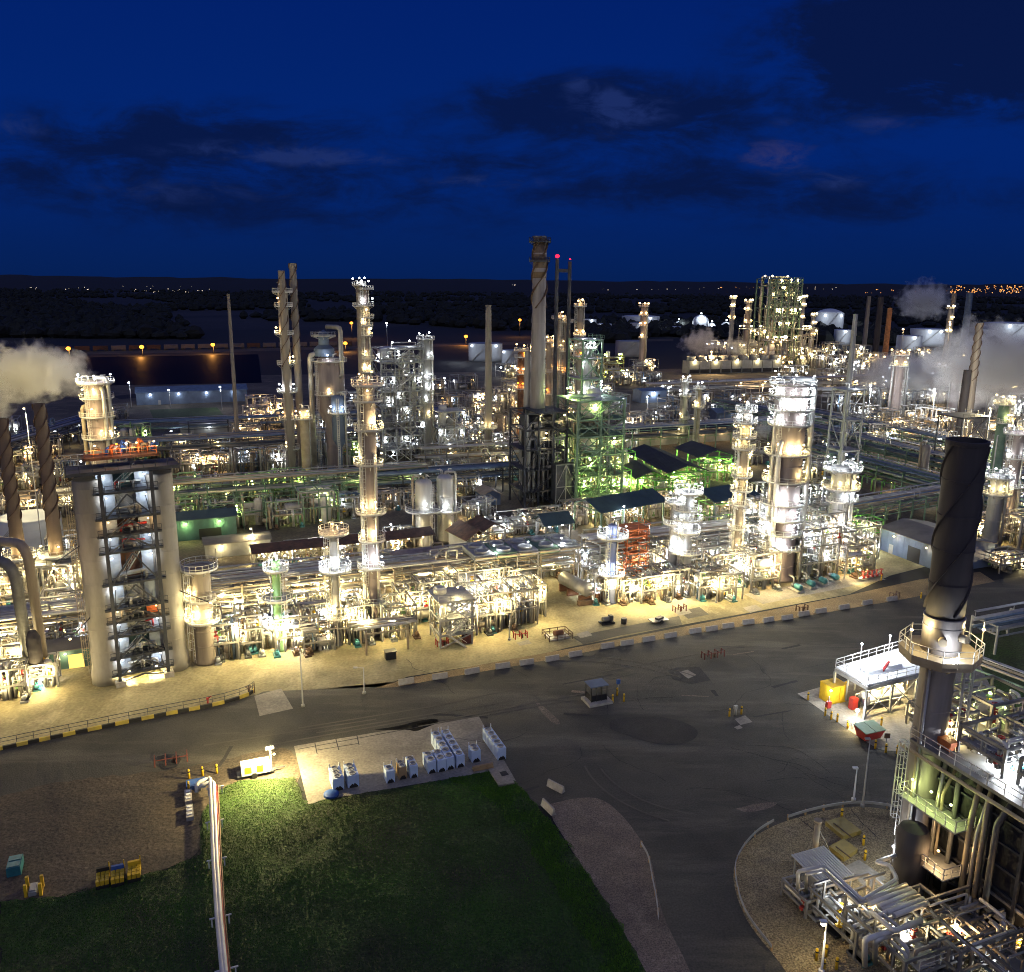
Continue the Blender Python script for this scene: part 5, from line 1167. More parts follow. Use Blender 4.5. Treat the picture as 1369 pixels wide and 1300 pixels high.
for q, kd in ((bl.lerp(br, .3), 'cool'), (bl.lerp(br, .66), 'cool'), (fl.lerp(bl, .2), 'cool')):
    MB().beam(q, q + Vector((0, 0, 2.6)), .08).build('lamp_pole', 'pipe_white', t); lamp(t, q + Vector((0, 0, 2.7)), kd, 4200, .22, off=(0, -1.0, 0))
for f_ in (.2, .55, .85): p = fl.lerp(fr, f_).lerp(bl, .25); lamp(t, p - Vector((0, 0, 1.0)), 'warm', 2500, .2)
MB().hdrum(W(o, 1.5, 3, 1.5), W(o, 9, 3, 1.5), 1.1).build('drum', 'white', t)
for k in range(9):
    rnd = random.Random(900 + k); MB().tube(random_pipe(rnd, W(o, 5, 3), 9, 4, 1.0, zr - .6, AX, BX), rnd.uniform(.07, .16), 8).build('pipe', rnd.choice(PIPES), t)
o = G(1113, 936); t = thing('shipping_container', o, 'bright yellow container cabinet on the corner of the lit pad', 'container'); MB().box(o + Vector((0, 0, 1.35)), (3.0, 2.4, 2.6), YAW).build('body', 'yellow', t)
for s in (-.75, .75): MB().box(W(o, s, -1.23, 1.35), (1.3, .06, 2.3), YAW).build('door', 'yellow', t)
MB().box(W(o, 0, 0, 2.72), (3.1, 2.5, .12), YAW).build('roof', 'yellow', t); lamp(t, W(o, -1.7, -1.3, 2.4), 'cool', 500, .2, off=(-.4, -.3, 0))
o = G(1107, 948); t = thing('red_cabinet', o, 'small red fire cabinet on a post before the yellow container', 'cabinet'); MB().beam(o, o + Vector((0, 0, 2)), .12).build('post', 'galv', t); MB().box(o + Vector((0, 0, .7)), (.7, .5, 1.0), YAW).build('box', 'red', t)
o = G(1140, 948); t = thing('gas_cabinet', o, 'dark red upright cabinet under the white roofed platform', 'cabinet'); MB().box(o + Vector((0, 0, .9)), (1.0, .8, 1.8), YAW).build('body', 'red', t); MB().box(W(o, .9, .2, .8), (.6, .6, 1.6), YAW).build('side_box', 'black', t)
o = G(1161, 987); t = thing('dumpster', o, 'red dumpster with dark green lids on the lit pad edge', 'dumpster'); b = MB(); P = lambda x, y, z: W(o, x, y, z)
vs = [P(-1.3, -.8, .2), P(1.3, -.8, .2), P(1.3, .8, .2), P(-1.3, .8, .2), P(-1.7, -1.1, 1.4), P(1.7, -1.1, 1.4), P(1.7, 1.1, 1.7), P(-1.7, 1.1, 1.7)]
b.add(vs, [(3, 2, 1, 0), (4, 5, 6, 7), (0, 1, 5, 4), (1, 2, 6, 5), (2, 3, 7, 6), (3, 0, 4, 7)]); b.build('body', 'red', t)
for s in (-1, 1): b = MB(); q = [P(s * .88 - .84, -1.2, 1.45), P(s * .88 + .84, -1.2, 1.45), P(s * .88 + .84, 1.2, 1.76), P(s * .88 - .84, 1.2, 1.76)]; q += [v + Vector((0, 0, .1)) for v in q]; b.add(q, [(3, 2, 1, 0), (4, 5, 6, 7), (0, 1, 5, 4), (1, 2, 6, 5), (2, 3, 7, 6), (3, 0, 4, 7)]); b.build('lid', 'green_steel', t)
for s in (-1.1, 1.1): MB().box(P(s, 0, .1), (.2, 1.2, .2), YAW).build('skid', 'black', t)
o = G(1184, 1000); t = thing('small_sign', o, 'small blank brown sign board on a post at the pad edge', 'sign'); MB().beam(o, o + Vector((0, 0, 1.7)), .09).build('post', 'galv', t); MB().box(o + Vector((0, -.06, 1.8)), (.75, .06, .7)).build('board', 'brown', t)
o = G(1145, 962); t = thing('ground_lamp', o, 'glaring work lamp on the pad by the platform leg', 'work lamp'); MB().beam(o, o + Vector((0, 0, 1.2)), .1).build('stand', 'galv', t); lamp(t, o + Vector((0, 0, 1.4)), 'cool', 900, .36, off=(-.3, -.4, .4))
o = G(1139, 976); t = thing('ground_lamp', o, 'second glaring work lamp, nearer the red dumpster', 'work lamp'); MB().beam(o, o + Vector((0, 0, 1.0)), .1).build('stand', 'galv', t); lamp(t, o + Vector((0, 0, 1.2)), 'warm', 900, .3, off=(-.3, -.4, .4))
# racks right of the stack
rack('pipe rack with blue grey pipes right of the wrapped stack above the grass verge', G(1312, 868, 0), G(1460, 838, 0), 5, [3.8, 5.2], 6, pipes=['pipe_blue', 'pipe_blue', 'galv'], seed=31, steel='galv')
rack('narrow pipe bridge running right from the wrapped stack over the verge', G(1290, 928), G(1430, 985), 2.2, [5.5], 3, pipes=['pipe_tan', 'galv'], seed=33, steel='green_steel', bay=8)
o = G(1240, 982); skid('vertical pipe gear and ladders at the foot of the wrapped stack behind the deck', G(1300, 985), 8, 5, 6, seed=41, npipe=12, lamps=2, kind='green', pw=500)
# ---------------------------------------------------------------- twin drum tower at the left
dl = foot(115.5, 640, 910); dr = foot(211, 632, 892); o = (dl + dr) / 2; hd = HT(dl, 642); rd = M2(36, (dl.x, dl.y, hd * .5)) / 2
dx = (dr - dl).normalized(); dyv = Vector((-dx.y, dx.x, 0)); sp_ = (dr - dl).length; ya_d = math.atan2(dx.y, dx.x)
t = thing('twin_drum_tower', o, 'two huge tan concrete cylinders with a dark braced deck tower between them, far left', 'drum tower')
for c in (dl, dr):
    b = MB(); prof = [(rd * 1.1, 0), (rd * 1.1, 2.2), (rd, 2.9)]; z = 5.2
    while z < hd - 1: prof += [(rd, z), (rd * 1.012, z + .03), (rd * 1.012, z + .2), (rd, z + .23)]; z += 3.6
    b.lathe(c, prof + [(rd, hd), (rd * .95, hd + .2)], 40); b.build('drum', 'concrete_drum', t)
P = lambda u, v, z=0.0: o + dx * u + dyv * v + Vector((0, 0, z))
ci = sp_ / 2 - rd * .62; fv = -rd - .9; zs = [HT(P(0, fv), y) for y in (899, 877, 849, 830, 813, 780, 738, 716, 693, 659)] ; zt = HT(dl, 632)
for u in (-ci + .25, ci - .1):
    for v in (fv, rd): MB().beam(P(u, v), P(u, v, zt), .5).build('tower_leg', 'dark_steel', t)
    MB().box(P(u, fv, .4), (1.4, 1.4, .8), ya_d).build('footing', 'barrier_concrete', t)
rnd = random.Random(12); zz = .6
for i, z in enumerate(zs):
    dk = MB().box(P(0, -.3, z), (2 * ci + 1.6, 2 * rd - .6 + .9, .28), ya_d).build('deck', 'dark_steel', t)
    MB().rail([P(-ci - .7, fv - .1, z + .15), P(ci + .7, fv - .1, z + .15)], 1.1, .07, 1.4).build('railing', 'dark_steel', dk)
    hgt = (zs[i + 1] if i + 1 < len(zs) else zt) - z - .5
    for s in (-1, 1): MB().box(P(s * (ci - 1.0), -rd * .35, z + .2 + hgt / 2), (2.3, .16, hgt), ya_d).build('wall_panel', 'orange' if (i, s) == (3, 1) else 'panel_blue', t)
    MB().box(P(0, .3, z + .2 + hgt / 2), (2 * ci - 2, .16, hgt), ya_d).build('back_panel', 'rust' if i in (5, 7) else 'wall_teal' if i % 2 else 'galv', t)
    b = MB()
    if i % 3 == 1: b.beam(P(-ci + .3, fv, zz), P(0, fv, z - .2), .22); b.beam(P(ci - .2, fv, zz), P(0, fv, z - .2), .22)
    else: b.beam(P(-ci + .3, fv, zz), P(0, fv, z - .2), .2); b.beam(P(ci - .2, fv, zz), P(0, fv, z - .2), .2)
    b.build('brace', 'dark_steel', t); zz = z
    for k in range(3):
        x = rnd.uniform(-ci + 1.4, ci - 1.4); MB().tube([P(x, -1.5, z + .3), P(x, -1.5, z + rnd.uniform(.8, 1.8)), P(rnd.uniform(-ci + 1, ci - 1), -1.0, z + 1.2)], rnd.uniform(.1, .28), 8).build('pipe', rnd.choice(['galv', 'pipe_alu', 'red', 'pipe_tan']), t)
    for q_ in range(4): x = -ci + .6 + (2 * ci - 1.2) * q_ / 3; MB().beam(P(x, fv + .5, z), P(x + rnd.uniform(-.6, .6), fv + .5, z + hgt), .09).build('rod', 'dark_steel', t)
    A = P(-1.6 if i % 2 else 1.6, -rd * .45, z + .1); Bq = P(1.6 if i % 2 else -1.6, -rd * .45, (zs[i + 1] if i + 1 < len(zs) else zt))
    b = MB(); b.beam(A, Bq, .5, .14); b.rail([A, Bq], 1.0, .06, 1.0); b.build('stair', 'galv', t)
    for s in (-1, 1):
        if (i, s) in ((1, 1), (4, 1)): continue
        lamp(t, P(s * (ci - .9), -rd * .35 - 1.0, z + hgt * .85 + .2), 'gold' if i in (3, 7) else 'cool', 240 if hgt > 2.2 else 140, .16, off=(0, -.25, 0))
for c in (dl, dr): lamp(t, c + (o - c).normalized() * (rd + .9) - dyv * (rd * .9) + Vector((0, 0, 1.5)), 'warm', 2400, .3, off=(0, -.5, 0))
for u, v, z, kd, w_ in ((-9.6, -8.5, 11, 'warm', 3600), (9.4, -9.0, 13, 'warm', 3200), (-10.5, -8, 22, 'gold', 1500)):  # lamps on long arms, added to light the drums
    A_ = P(u * .62, -rd * .2, z); MB().beam(P(u * .62, 0, z), P(u, v, z), .12).build('lamp_arm', 'dark_steel', t); lamp(t, P(u, v, z), kd, w_, .2)
MB().box(P(0, 0, zt + .3), (sp_ + 2 * rd + 1.4, 2 * rd + 2.0, .5), ya_d).build('top_deck', 'dark_steel', t)
tk = MB().box(P(0, 1.2, zt + 1.9), (sp_ + .6, 2 * rd - .4, .4), ya_d).build('orange_deck', 'rust', t)
b = MB(); a_ = sp_ / 2 + rd + .7
b.rail([P(-a_, -rd - 1.2, zt + .55), P(a_, -rd - 1.2, zt + .55), P(a_, rd + 1.2, zt + .55)], 1.1, .07, 1.6).build('railing', 'dark_steel', t)
MB().rail([P(-sp_ / 2, 1.4 - rd, zt + 2.1), P(sp_ / 2, 1.4 - rd, zt + 2.1)], 1.1, .07, 1.2).build('railing', 'orange', tk)
for i in range(20): x = rnd.uniform(-sp_ / 2, sp_ / 2); MB().tube([P(x, 1.4, zt + 2.1), P(x, 1.4, zt + rnd.uniform(2.9, 4.4)), P(x + 1, 1.8, zt + 3)], rnd.uniform(.12, .3)).build('pipe', rnd.choice(['rust', 'orange', 'pipe_tan', 'rust', 'galv', 'blue']), t)
for x, kd in ((-3.4, 'gold'), (-.5, 'orange'), (2.2, 'gold'), (4.6, 'gold'), (.8, 'cool')): lamp(t, P(x, -.6, zt + 3.9), kd, 330, .2, off=(0, -.4, -.2))
MB().ladder(P(-sp_ / 2 - rd - .3, -.5, 2), P(-sp_ / 2 - rd - .3, -.5, hd), .7, (-1, 0)).build('ladder', 'pipe_tan', t)

def G2(label, *a, **k): return column(label, *a, **k)
# ---------------------------------------------------------------- columns, near row first
G2('reddish column with white lit crown behind the twin drum tower', 127, 508, 700, 30, [(512, 'cool', 4, 1100), (532, 'warm', 2, 500), (556, 'gold', 2, 500), (585, 'gold', 3, 700)], 'shell_pink', seed=1, risers=5)
G2('stout tan vessel with a dark railed bowl top right of the twin drum tower', 266, 757, 885, 27, [(760, 'warm', 0), (800, 'warm', 1, 700), (829, 'warm', 3, 1300)], 'shell_tan', name='process_vessel', cat='vessel', seed=2, head=False, risers=1, topgear=False)
G2('slim column with a green shell and two glaring platforms in the front row', 368, 748, 870, 12, [(762, 'cool', 3, 700), (800, 'cool', 1, 300), (835, 'cool', 4, 900)], 'green_vessel', seed=3, risers=2, wide=1.2)
G2('slim grey column with three lit platforms left of the tallest front column', 446, 706, 862, 12.5, [(713, 'gold', 3, 500), (762, 'cool', 4, 900), (824, 'warm', 3, 900)], 'shell_grey', seed=4, risers=2, wide=1.2)
G2('tallest slender tan column in the front row, with eight lit platforms', 491, 512, 848, 19, [(515, 'gold', 2, 700), (536, 'warm', 1, 300), (574, 'warm', 2, 1300), (620, 'warm', 2, 1300), (685, 'warm', 2, 1000), (722, 'warm', 2, 1000), (757, 'cool', 3, 700), (803, 'warm', 2, 1000)], 'shell_pink', seed=5, risers=3)
G2('bluish column with a red valve on top beside the orange scaffold', 820, 700, 806, 14, [(718, 'cool', 4, 700), (768, 'cool', 4, 900)], 'shell_blue', seed=6, risers=2, wide=1.4)
G2('grey front column with stacked lit balconies left of the slim brown tower', 921, 658, 790, 16, [(659, 'cool', 4, 800), (681, 'cool', 2, 500), (694, 'cool', 2, 600), (711, 'cool', 3, 700), (737, 'cool', 3, 800)], 'shell_grey', seed=7, risers=2, wide=1.4)
G2('shorter grey column tucked against the left of the balconied grey column', 904, 668, 788, 13, [(672, 'cool', 2, 500), (700, 'cool', 3, 700)], 'shell_grey', seed=8)
G2('slim brown tower with glaring crown left of the widest white column', 998, 548, 775, 12, [(550, 'cool', 3, 400), (565, 'cool', 3, 500), (585, 'warm', 2, 500), (600, 'warm', 2, 400), (637, 'warm', 2, 500), (655, 'warm', 2, 500), (674, 'warm', 2, 500), (706, 'warm', 2, 600), (738, 'warm', 2, 700)], 'shell_tan', seed=9, risers=3)
G2('widest white lit column wrapped in eight glaring ring platforms', 1060, 512, 772, 42, [(514, 'cool', 5, 600), (528, 'cool', 5, 800), (547, 'cool', 6, 950), (567, 'cool', 6, 950), (606, 'warm', 6, 800), (642, 'warm', 6, 800), (672, 'cool', 6, 850), (692, 'cool', 6, 850), (711, 'cool', 6, 850), (730, 'cool', 4, 900)], 'shell_pink', seed=10, risers=4, nlamp=5)
G2('short wide column with two white ring platforms right of the widest column', 1127, 622, 740, 26, [(628, 'cool', 5, 600), (652, 'warm', 4, 700), (668, 'cool', 3, 500)], 'shell_grey', seed=11, wide=1.5)
t_, *_r = stack('very thin tall grey stack rising above the short wide column', 1144, 420, 690, 6, 11, 'shell_grey', bands=10)
b0 = foot(1128, 592, 700); frame_tower('slim braced steel mast tower around the very thin stack', b0, 5.5, 5, [HT(b0, y) for y in (672, 640, 600, 560, 520)], steel='galv', pipes=3, vessels=0, lamps=4, kind='cool', pw=500, stairs=False, seed=61)
G2('plain square cut tan column standing alone behind the right pipe rack', 1238, 594, 664, 13, [(650, 'warm', 1, 500)], 'shell_tan', seed=12, risers=1, lad=False)
# ---------------------------------------------------------------- left stacks
hb = foot(50, 540, 812)
stack('dark brown spiral straked stack left of the twin drum tower', 52, 540, 812, 14, 19, 'stack_brown', 3, .45, base_z=HT(hb, 745), plats=[(741, 1.8, 'warm')], strake_m='brown')
frame_tower('braced steel stand carrying the brown spiral stack', hb, 6, 6, [HT(hb, 790), HT(hb, 748)], steel='steel', pipes=6, vessels=1, lamps=3, kind='warm', pw=1200, seed=71, stairs=False)
hb = foot(-3, 560, 820)
stack('brown stack cut by the left picture edge', 2, 560, 820, 13, 19, 'stack_brown', 3, .5, base_z=HT(hb, 748), plats=[(745, 1.6, 'warm')], strake_m='brown')
tank('large pale storage tank behind the brown spiral stack', 45, 742, 78, 690, 'white_tank', .05, lamps=(), stair=True)
o = foot(30, 722, 900); h = HT(o, 722); t = thing('overhead_duct', o, 'pale tan overhead duct bending down at the left edge', 'duct'); e = Vector((o.x + M2(15, o), o.y - 2, 0)); MB().tube([Vector((o.x - 14, o.y + 2, h)), Vector((e.x - 1, e.y + .3, h)), Vector((e.x, e.y, h - 2)), Vector((e.x + .3, e.y, 2.2))], .72, 14).build('duct', 'shell_tan', t); MB().cyl(Vector((e.x + .3, e.y, 0)), 1.0, 2.3, 14).build('duct_base', 'galv', t)
o = foot(18, 750, 918); h = HT(o, 752); t = thing('overhead_duct', o, 'dark upright duct with an elbow at the left edge', 'duct'); MB().tube([Vector((o.x - 9, o.y + 2, h)), Vector((o.x - 1, o.y, h)), Vector((o.x, o.y, h - 2)), Vector((o.x + .4, o.y, .3))], .8, 14).build('duct', 'pipe_dark', t); MB().lathe(Vector((o.x + 1.4, o.y, 3)), [(.9, 0), (1, 1), (1, 5), (.5, 6)], 14).build('filter_pot', 'dark_metal', t)
house('small teal plant building with a glowing yellow doorway, left of the twin drum tower', G(92, 886), 7.5, 5, 3.2, 4.0, 'wall_teal', 'roof_grey', opening=(1.4, 2.2, 2.3, 'window_yellow'), door=False, lamps=1, kind='warm', pw=500)
# ---------------------------------------------------------------- back columns and stacks
G2('tall tan column with spiral wrapping and stepped platforms at the left back', 377, 382, 645, 13, [(391, 'cool', 1, 300), (410, 'gold', 1, 300), (447, 'gold', 2, 700), (487, 'warm', 2, 700), (524, 'cool', 3, 900), (560, 'gold', 2, 700), (600, 'warm', 1, 600)], 'shell_tan', seed=21, risers=1)
stack('ribbed tan chimney topping the tall tan column', 376, 362, 647, 9, 9, 'shell_tan', 2, .55, strake_m='brown'); stack('plain brown chimney right of the ribbed tan chimney', 391, 352, 640, 9, 10, 'shell_tan', 2, .6, strake_m='brown')
G2('plain tan column with ring flange standing before the ribbed chimneys', 406, 545, 662, 12, [(560, 'warm', 2, 900)], 'pipe_tan', seed=22, risers=1, lad=False)
stack('thin leaning looking flare pole over the dark pond', 305, 393, 610, 4, 6, 'shell_tan', bands=12)
G2('fat brown regenerator vessel with a blue lit dome', 440, 476, 640, 38, [(483, 'cool', 1, 500), (527, 'warm', 1, 700)], 'shell_pink', name='regenerator', cat='vessel', seed=23, taper=.45, risers=2, ex=.8)
b0 = foot(432, 440, 640); h = HT(b0, 476); r = M2(7, (b0.x, b0.y, h)); t = thing('vessel_neck', b0 + Vector((0, 0, h)), 'narrow railed neck with deck on top of the regenerator', 'vessel neck'); MB().lathe((b0.x, b0.y, h), [(r * 2, 0), (r * 1.9, 2.2), (r, 3.4), (r, HT(b0, 446) - h), (.1, HT(b0, 441) - h)], 20).build('neck', 'wall_blue', t)
platform(t, (b0.x, b0.y, HT(b0, 449)), r, r + 2.2, 0, 6.283, 'galv', 'galv'); MB().tube([(b0.x + 2, b0.y - 2, h - 6), (b0.x + 5.5, b0.y - 2, h - 6), (b0.x + 5.5, b0.y - 2, HT(b0, 437)), (b0.x + 1, b0.y, HT(b0, 437))], .7, 10).build('riser_pipe', 'shell_grey', t)
G2('blue lit cyclone drum on stilts right of the regenerator', 452, 528, 655, 19, [(552, 'cool', 2, 600)], 'wall_blue', name='cyclone_drum', cat='drum', seed=24, taper=.3, risers=1)
G2('twin bodied tall column with lamps down its right side, left body', 480, 380, 640, 9, [(382, 'cool', 3, 500), (410, 'cool', 1, 300)], 'shell_tan', seed=25, risers=1)
G2('twin bodied tall column with lamps down its right side, right body', 489, 386, 640, 7, [(387, 'cool', 2, 300), (409, 'cool', 2, 400), (425, 'warm', 1, 300), (436, 'warm', 2, 400), (449, 'warm', 2, 400), (480, 'warm', 2, 500), (498, 'warm', 2, 600)], 'shell_pink', seed=26, risers=2)
G2('grey column at the right end of the bridge topped steel structure', 569, 452, 612, 14, [(454, 'cool', 2, 500), (480, 'cool', 1, 500), (507, 'cool', 2, 600), (522, 'cool', 2, 700), (538, 'cool', 2, 700), (558, 'warm', 2, 700)], 'shell_grey', seed=27, risers=2)
stack('lone tan stack standing left of the great grey chimney', 653, 408, 618, 7.5, 11, 'shell_tan', bands=12, plats=[(572, 1.8, 'warm')])
t, b0, h, rad = stack('great grey chimney with spiral wrapped brown top, tallest in the middle', 722, 316, 668, 17, 22, 'stack_plate', 3, .74, bands=16, base_z=0, plats=[(324, 1.2, None), (350, 1.0, None)], strake_m='brown')
z = HT(b0, 372); MB().lathe((b0.x, b0.y, z), [(rad(z) * 1.04, 0), (rad(h) * 1.07, (h - z) * .5), (rad(h) * 1.07, h - z - .4)], 24).build('wrap', 'stack_brown', t)
stack('short fat pipe stack close left of the great grey chimney', 706, 470, 665, 9, 10, 'shell_grey', bands=6)
for px, tp, lb, red in ((745, 346, 'thin dark mast with a glowing red beacon', True), (762, 350, 'thin dark mast right of the red beacon mast', True)):
    t, b0, h, rad = stack(lb, px, tp, 600, 4.5, 6, 'dark_steel', bands=14); lamp(t, b0 + Vector((0, -1, h + .8)), 'red', 300 if px == 745 else 60, .95 if px == 745 else .4, off=(0, 0, 1.5))
b = MB(); A = foot(745, 360, 600); Bq = foot(762, 362, 600); z = HT(A, 362); b.beam(A + Vector((0, 0, z)), Bq + Vector((0, 0, z)), .5, 1.2); tag(b.build('mast_bridge', 'dark_steel', None, A + Vector((0, 0, z))), 'short dark bridge joining the two thin masts', 'bridge')
for i, (px, tp, bp, dd, lb, sh) in enumerate(((735, 452, 590, 9, 'tan column pair behind the great chimney, left', 'shell_tan'), (747, 420, 590, 8, 'tan column pair behind the great chimney, middle one with lit top', 'shell_tan'), (757, 425, 590, 8, 'tan column pair behind the great chimney, right', 'shell_tan'), (776, 404, 600, 8, 'pale thin column with a needle top right of the masts', 'shell_tan'))):
    G2(lb, px, tp, bp, dd, [(tp + 6, 'gold', 2, 400), (tp + 45, 'gold', 2, 600), (tp + 75, 'orange', 1, 600)], sh, seed=30 + i, risers=1)
G2('dark brown column with orange lamps left of the great chimney', 697, 470, 590, 10, [(455, 'gold', 2, 400), (478, 'orange', 2, 500), (500, 'gold', 2, 600), (520, 'orange', 2, 500)], 'rust', seed=36)
G2('slim column with a glittering lamp string before the white far tanks', 861, 408, 494, 8, [(410, 'gold', 3, 300), (422, 'gold', 2, 300), (436, 'gold', 2, 300), (452, 'gold', 2, 500)], 'shell_pink', seed=37)
G2('pair of grey columns behind the green gables, left one', 917, 508, 600, 8, [(511, 'cool', 2, 400), (530, 'cool', 2, 400), (560, 'warm', 1, 400)], 'shell_grey', seed=38); G2('pair of grey columns behind the green gables, right one', 935, 518, 602, 7, [(520, 'cool', 2, 300), (545, 'warm', 2, 400)], 'pipe_tan', seed=39)
# ---------------------------------------------------------------- right back
G2('pinkish column with lit crown standing in the right steam', 1204, 472, 560, 17, [(475, 'gold', 4, 800), (489, 'warm', 2, 500)], 'shell_pink', seed=40, risers=2); G2('brown column half hidden in the right steam', 1281, 478, 560, 13, [(482, 'warm', 1, 400)], 'shell_pink', seed=41)
stack('twisted brown stack on a dark base amid the right steam', 1310, 432, 600, 8, 14, 'shell_tan', 3, .55, strake_m='brown'); stack('stubby dark stack left of the twisted brown stack', 1294, 495, 600, 10, 12, 'dark_metal', bands=5)
b0 = foot(1290, 545, 640); frame_tower('dark furnace block under the twisted brown stack', b0, 11, 9, [HT(b0, y) for y in (620, 590, 555)], steel='dark_steel', deck_m='dark_steel', pipes=10, vessels=3, lamps=3, kind='gold', pw=900, seed=72, shell='dark_metal')
for q in (('thin dark stack farthest left in the far right stack group', 1162, 396, 470, 5, 6, 'shell_tan'), ('near black stack in the far right stack group', 1178, 397, 475, 7, 8, 'dark_metal'), ('brown ribbed stack in the far right stack group', 1190, 412, 490, 6, 8, 'rust'), ('tan far stack with lamps left of the slate stack', 1276, 392, 480, 6, 7, 'shell_tan'), ('slate grey far stack leaning over the white tanks', 1297, 391, 475, 8, 9, 'pipe_blue')): stack(*q)
G2('far lamp dotted column beside the tan far stack', 1271, 412, 482, 6, [(413, 'warm', 3, 200), (428, 'warm', 2, 200), (445, 'warm', 2, 300)], 'shell_grey', seed=43)
G2('dark green column with glaring lamps on its crown at the right edge', 1343, 540, 690, 13, [(541, 'warm', 4, 900), (565, 'warm', 2, 500)], 'green_steel', seed=44); G2('pale pinkish column low at the right edge beside the big stack', 1361, 575, 715, 18, [(580, 'cool', 3, 700), (612, 'cool', 2, 700), (650, 'cool', 3, 700)], 'shell_pink', seed=45)
G2('short white crowned column peeping right of the big stack', 1337, 632, 730, 20, [(638, 'cool', 4, 800), (660, 'warm', 3, 800)], 'shell_grey', seed=46)
for i, q in enumerate((('far column left of the lamp lit lattice tower', 980, 397, 474, 5, 'shell_grey'), ('far column right of the lamp lit lattice tower', 1075, 396, 472, 5, 'shell_grey'), ('far orange lit column left before the lattice tower', 1001, 402, 484, 7, 'shell_pink'), ('far short column among the lamps right of the lattice tower', 1088, 420, 478, 5, 'shell_grey'))):
    G2(q[0], q[1], q[2], q[3], q[4], [(q[2] + 3, 'warm', 3, 300), (q[2] + 14, 'warm', 2, 400), (q[2] + 30, 'gold', 3, 600)], q[5], seed=50 + i)
# ---------------------------------------------------------------- silver drums
for i, (px, tp, bp, lb) in enumerate(((566, 640, 728, 'silver upright drum with domed top, left of the pair'), (595, 634, 722, 'silver upright drum with domed top, right of the pair'))):
    G2(lb, px, tp, bp, 23, [(682, 'cool', 1, 700)], 'alu', name='storage_drum', cat='drum', seed=80 + i, risers=1, lad=True, ex=2.2)
# ---------------------------------------------------------------- steel structures
b0 = foot(720, 545, 672); hf = frame_tower('dark caged furnace structure under the great grey chimney', b0, M2(58, b0), 11, [HT(b0, y) for y in (650, 622, 596, 570, 548)], nx=4, steel='dark_steel', deck_m='dark_steel', pipes=26, vessels=5, lamps=5, kind='warm', pw=600, seed=81, shell='shell_grey', pmats=['galv', 'pipe_dark', 'steel'], rr=(.12, .4), cs=.5)
hh_ = HT(b0, 556); MB().box(b0 + BX * 1.0 + Vector((0, 0, hh_ / 2 + 1)), (M2(58, b0) - 4.5, 7.2, hh_ - 2), YAW).build('furnace_casing', 'wall_dark', hf)
for k in range(8): MB().tube([W(b0, -4.8 + k * 1.35, -2.9, 2), W(b0, -4.8 + k * 1.35, -2.9, hh_ - 1.5 - (k % 3))], .22, 8).build('tube', 'galv', hf)
b0 = foot(742, 617, 672); o = b0 - BX * 6.0; t = thing('braced_panel_block', o, 'grey cross braced box at the foot of the dark caged furnace', 'furnace box'); hb_ = HT(o, 620); MB().box(o + Vector((0, 0, hb_ / 2 + 1.2)), (6.0, 2.6, hb_ - 2.4), YAW).build('casing', 'dark_steel', t); b = MB(); c = lambda x, z: W(o, x, -1.36, z)
for x in (-2.9, 0, 2.9): b.beam(c(x, 0), c(x, hb_), .22)
for z in (1.3, hb_ * .5, hb_): b.beam(c(-2.9, z), c(2.9, z), .22)
for z0, z1_ in ((1.3, hb_ * .5), (hb_ * .5, hb_)):
    for x0_, x1_ in ((-2.9, 0), (2.9, 0)): b.beam(c(x0_, z0), c(x1_, z1_), .16)
b.build('brace', 'wall_grey', t)
b0 = foot(790, 530, 672); g1 = frame_tower('tall open green steel tower with yellow green light at its foot', b0, M2(66, b0), 13, [HT(b0, y) for y in (655, 630, 603, 578, 556, 532)], nx=3, steel='green_steel', pipes=24, vessels=4, lamps=11, kind='green', pw=2200, seed=82, xb=True, rr=(.12, .35), cs=.55, deck_m='green_steel', pmats=['pipe_tan', 'green_steel', 'galv'])
b0 = foot(783, 452, 660); frame_tower('upper pale green frame holding a grey vessel under a bright lamp', b0, M2(27, b0), 9, [HT(b0, y) for y in (545, 505, 478, 453)], steel='green_steel', pipes=8, vessels=0, lamps=7, kind='cool', pw=1000, seed=83, rr=(.12, .3), cs=.45); G2('grey vessel inside the upper pale green frame', 785, 462, 660, 14, [(465, 'cool', 2, 800), (528, 'cool', 2, 1500)], 'shell_grey', seed=84, taper=.6)
b0 = foot(531, 463, 612); frame_tower('bridge topped steel structure with a row of roof lamps', b0, M2(56, b0), 13, [HT(b0, y) for y in (596, 578, 560, 540, 520, 500, 482, 465)], nx=4, xb=True, steel='galv', pipes=40, vessels=8, lamps=26, kind='cool', pw=700, seed=85, rr=(.15, .4), cs=.4, rail_m='pipe_white')
b0 = foot(599, 545, 612); frame_tower('small lit equipment deck on stilts right of the bridge topped structure', b0, 9, 8, [HT(b0, y) for y in (590, 570, 548)], steel='galv', pipes=12, vessels=3, lamps=6, kind='cool', pw=900, seed=86, rail_m='pipe_white')
b0 = foot(846, 703, 770); frame_tower('orange scaffold tower beside the bluish column', b0, 4.6, 4, [HT(b0, y) for y in (757, 746, 735, 724, 713, 704)], steel='orange', deck_m='orange', pipes=3, vessels=0, lamps=0, seed=87, cs=.18, rail_m='orange'); 
b0 = G(603, 855); frame_tower('grey platform tower with stairs and fans on top near the red drum', b0, 5.6, 6, [HT(b0, y) for y in (838, 818, 795)], steel='galv', pipes=12, vessels=2, lamps=4, kind='warm', pw=900, seed=88, rail_m='pipe_white', rr=(.08, .2), cs=.26)
o = G(510, 866); rack('low table like pipe frame in front of the tallest front column', W(o, -3, 0), W(o, 4.0, 0), 4.4, [4.2], 6, bay=7, seed=91, steel='pipe_tan', rr=(.14, .24), lamps=1, kind='warm', pw=700, top_tray=False)
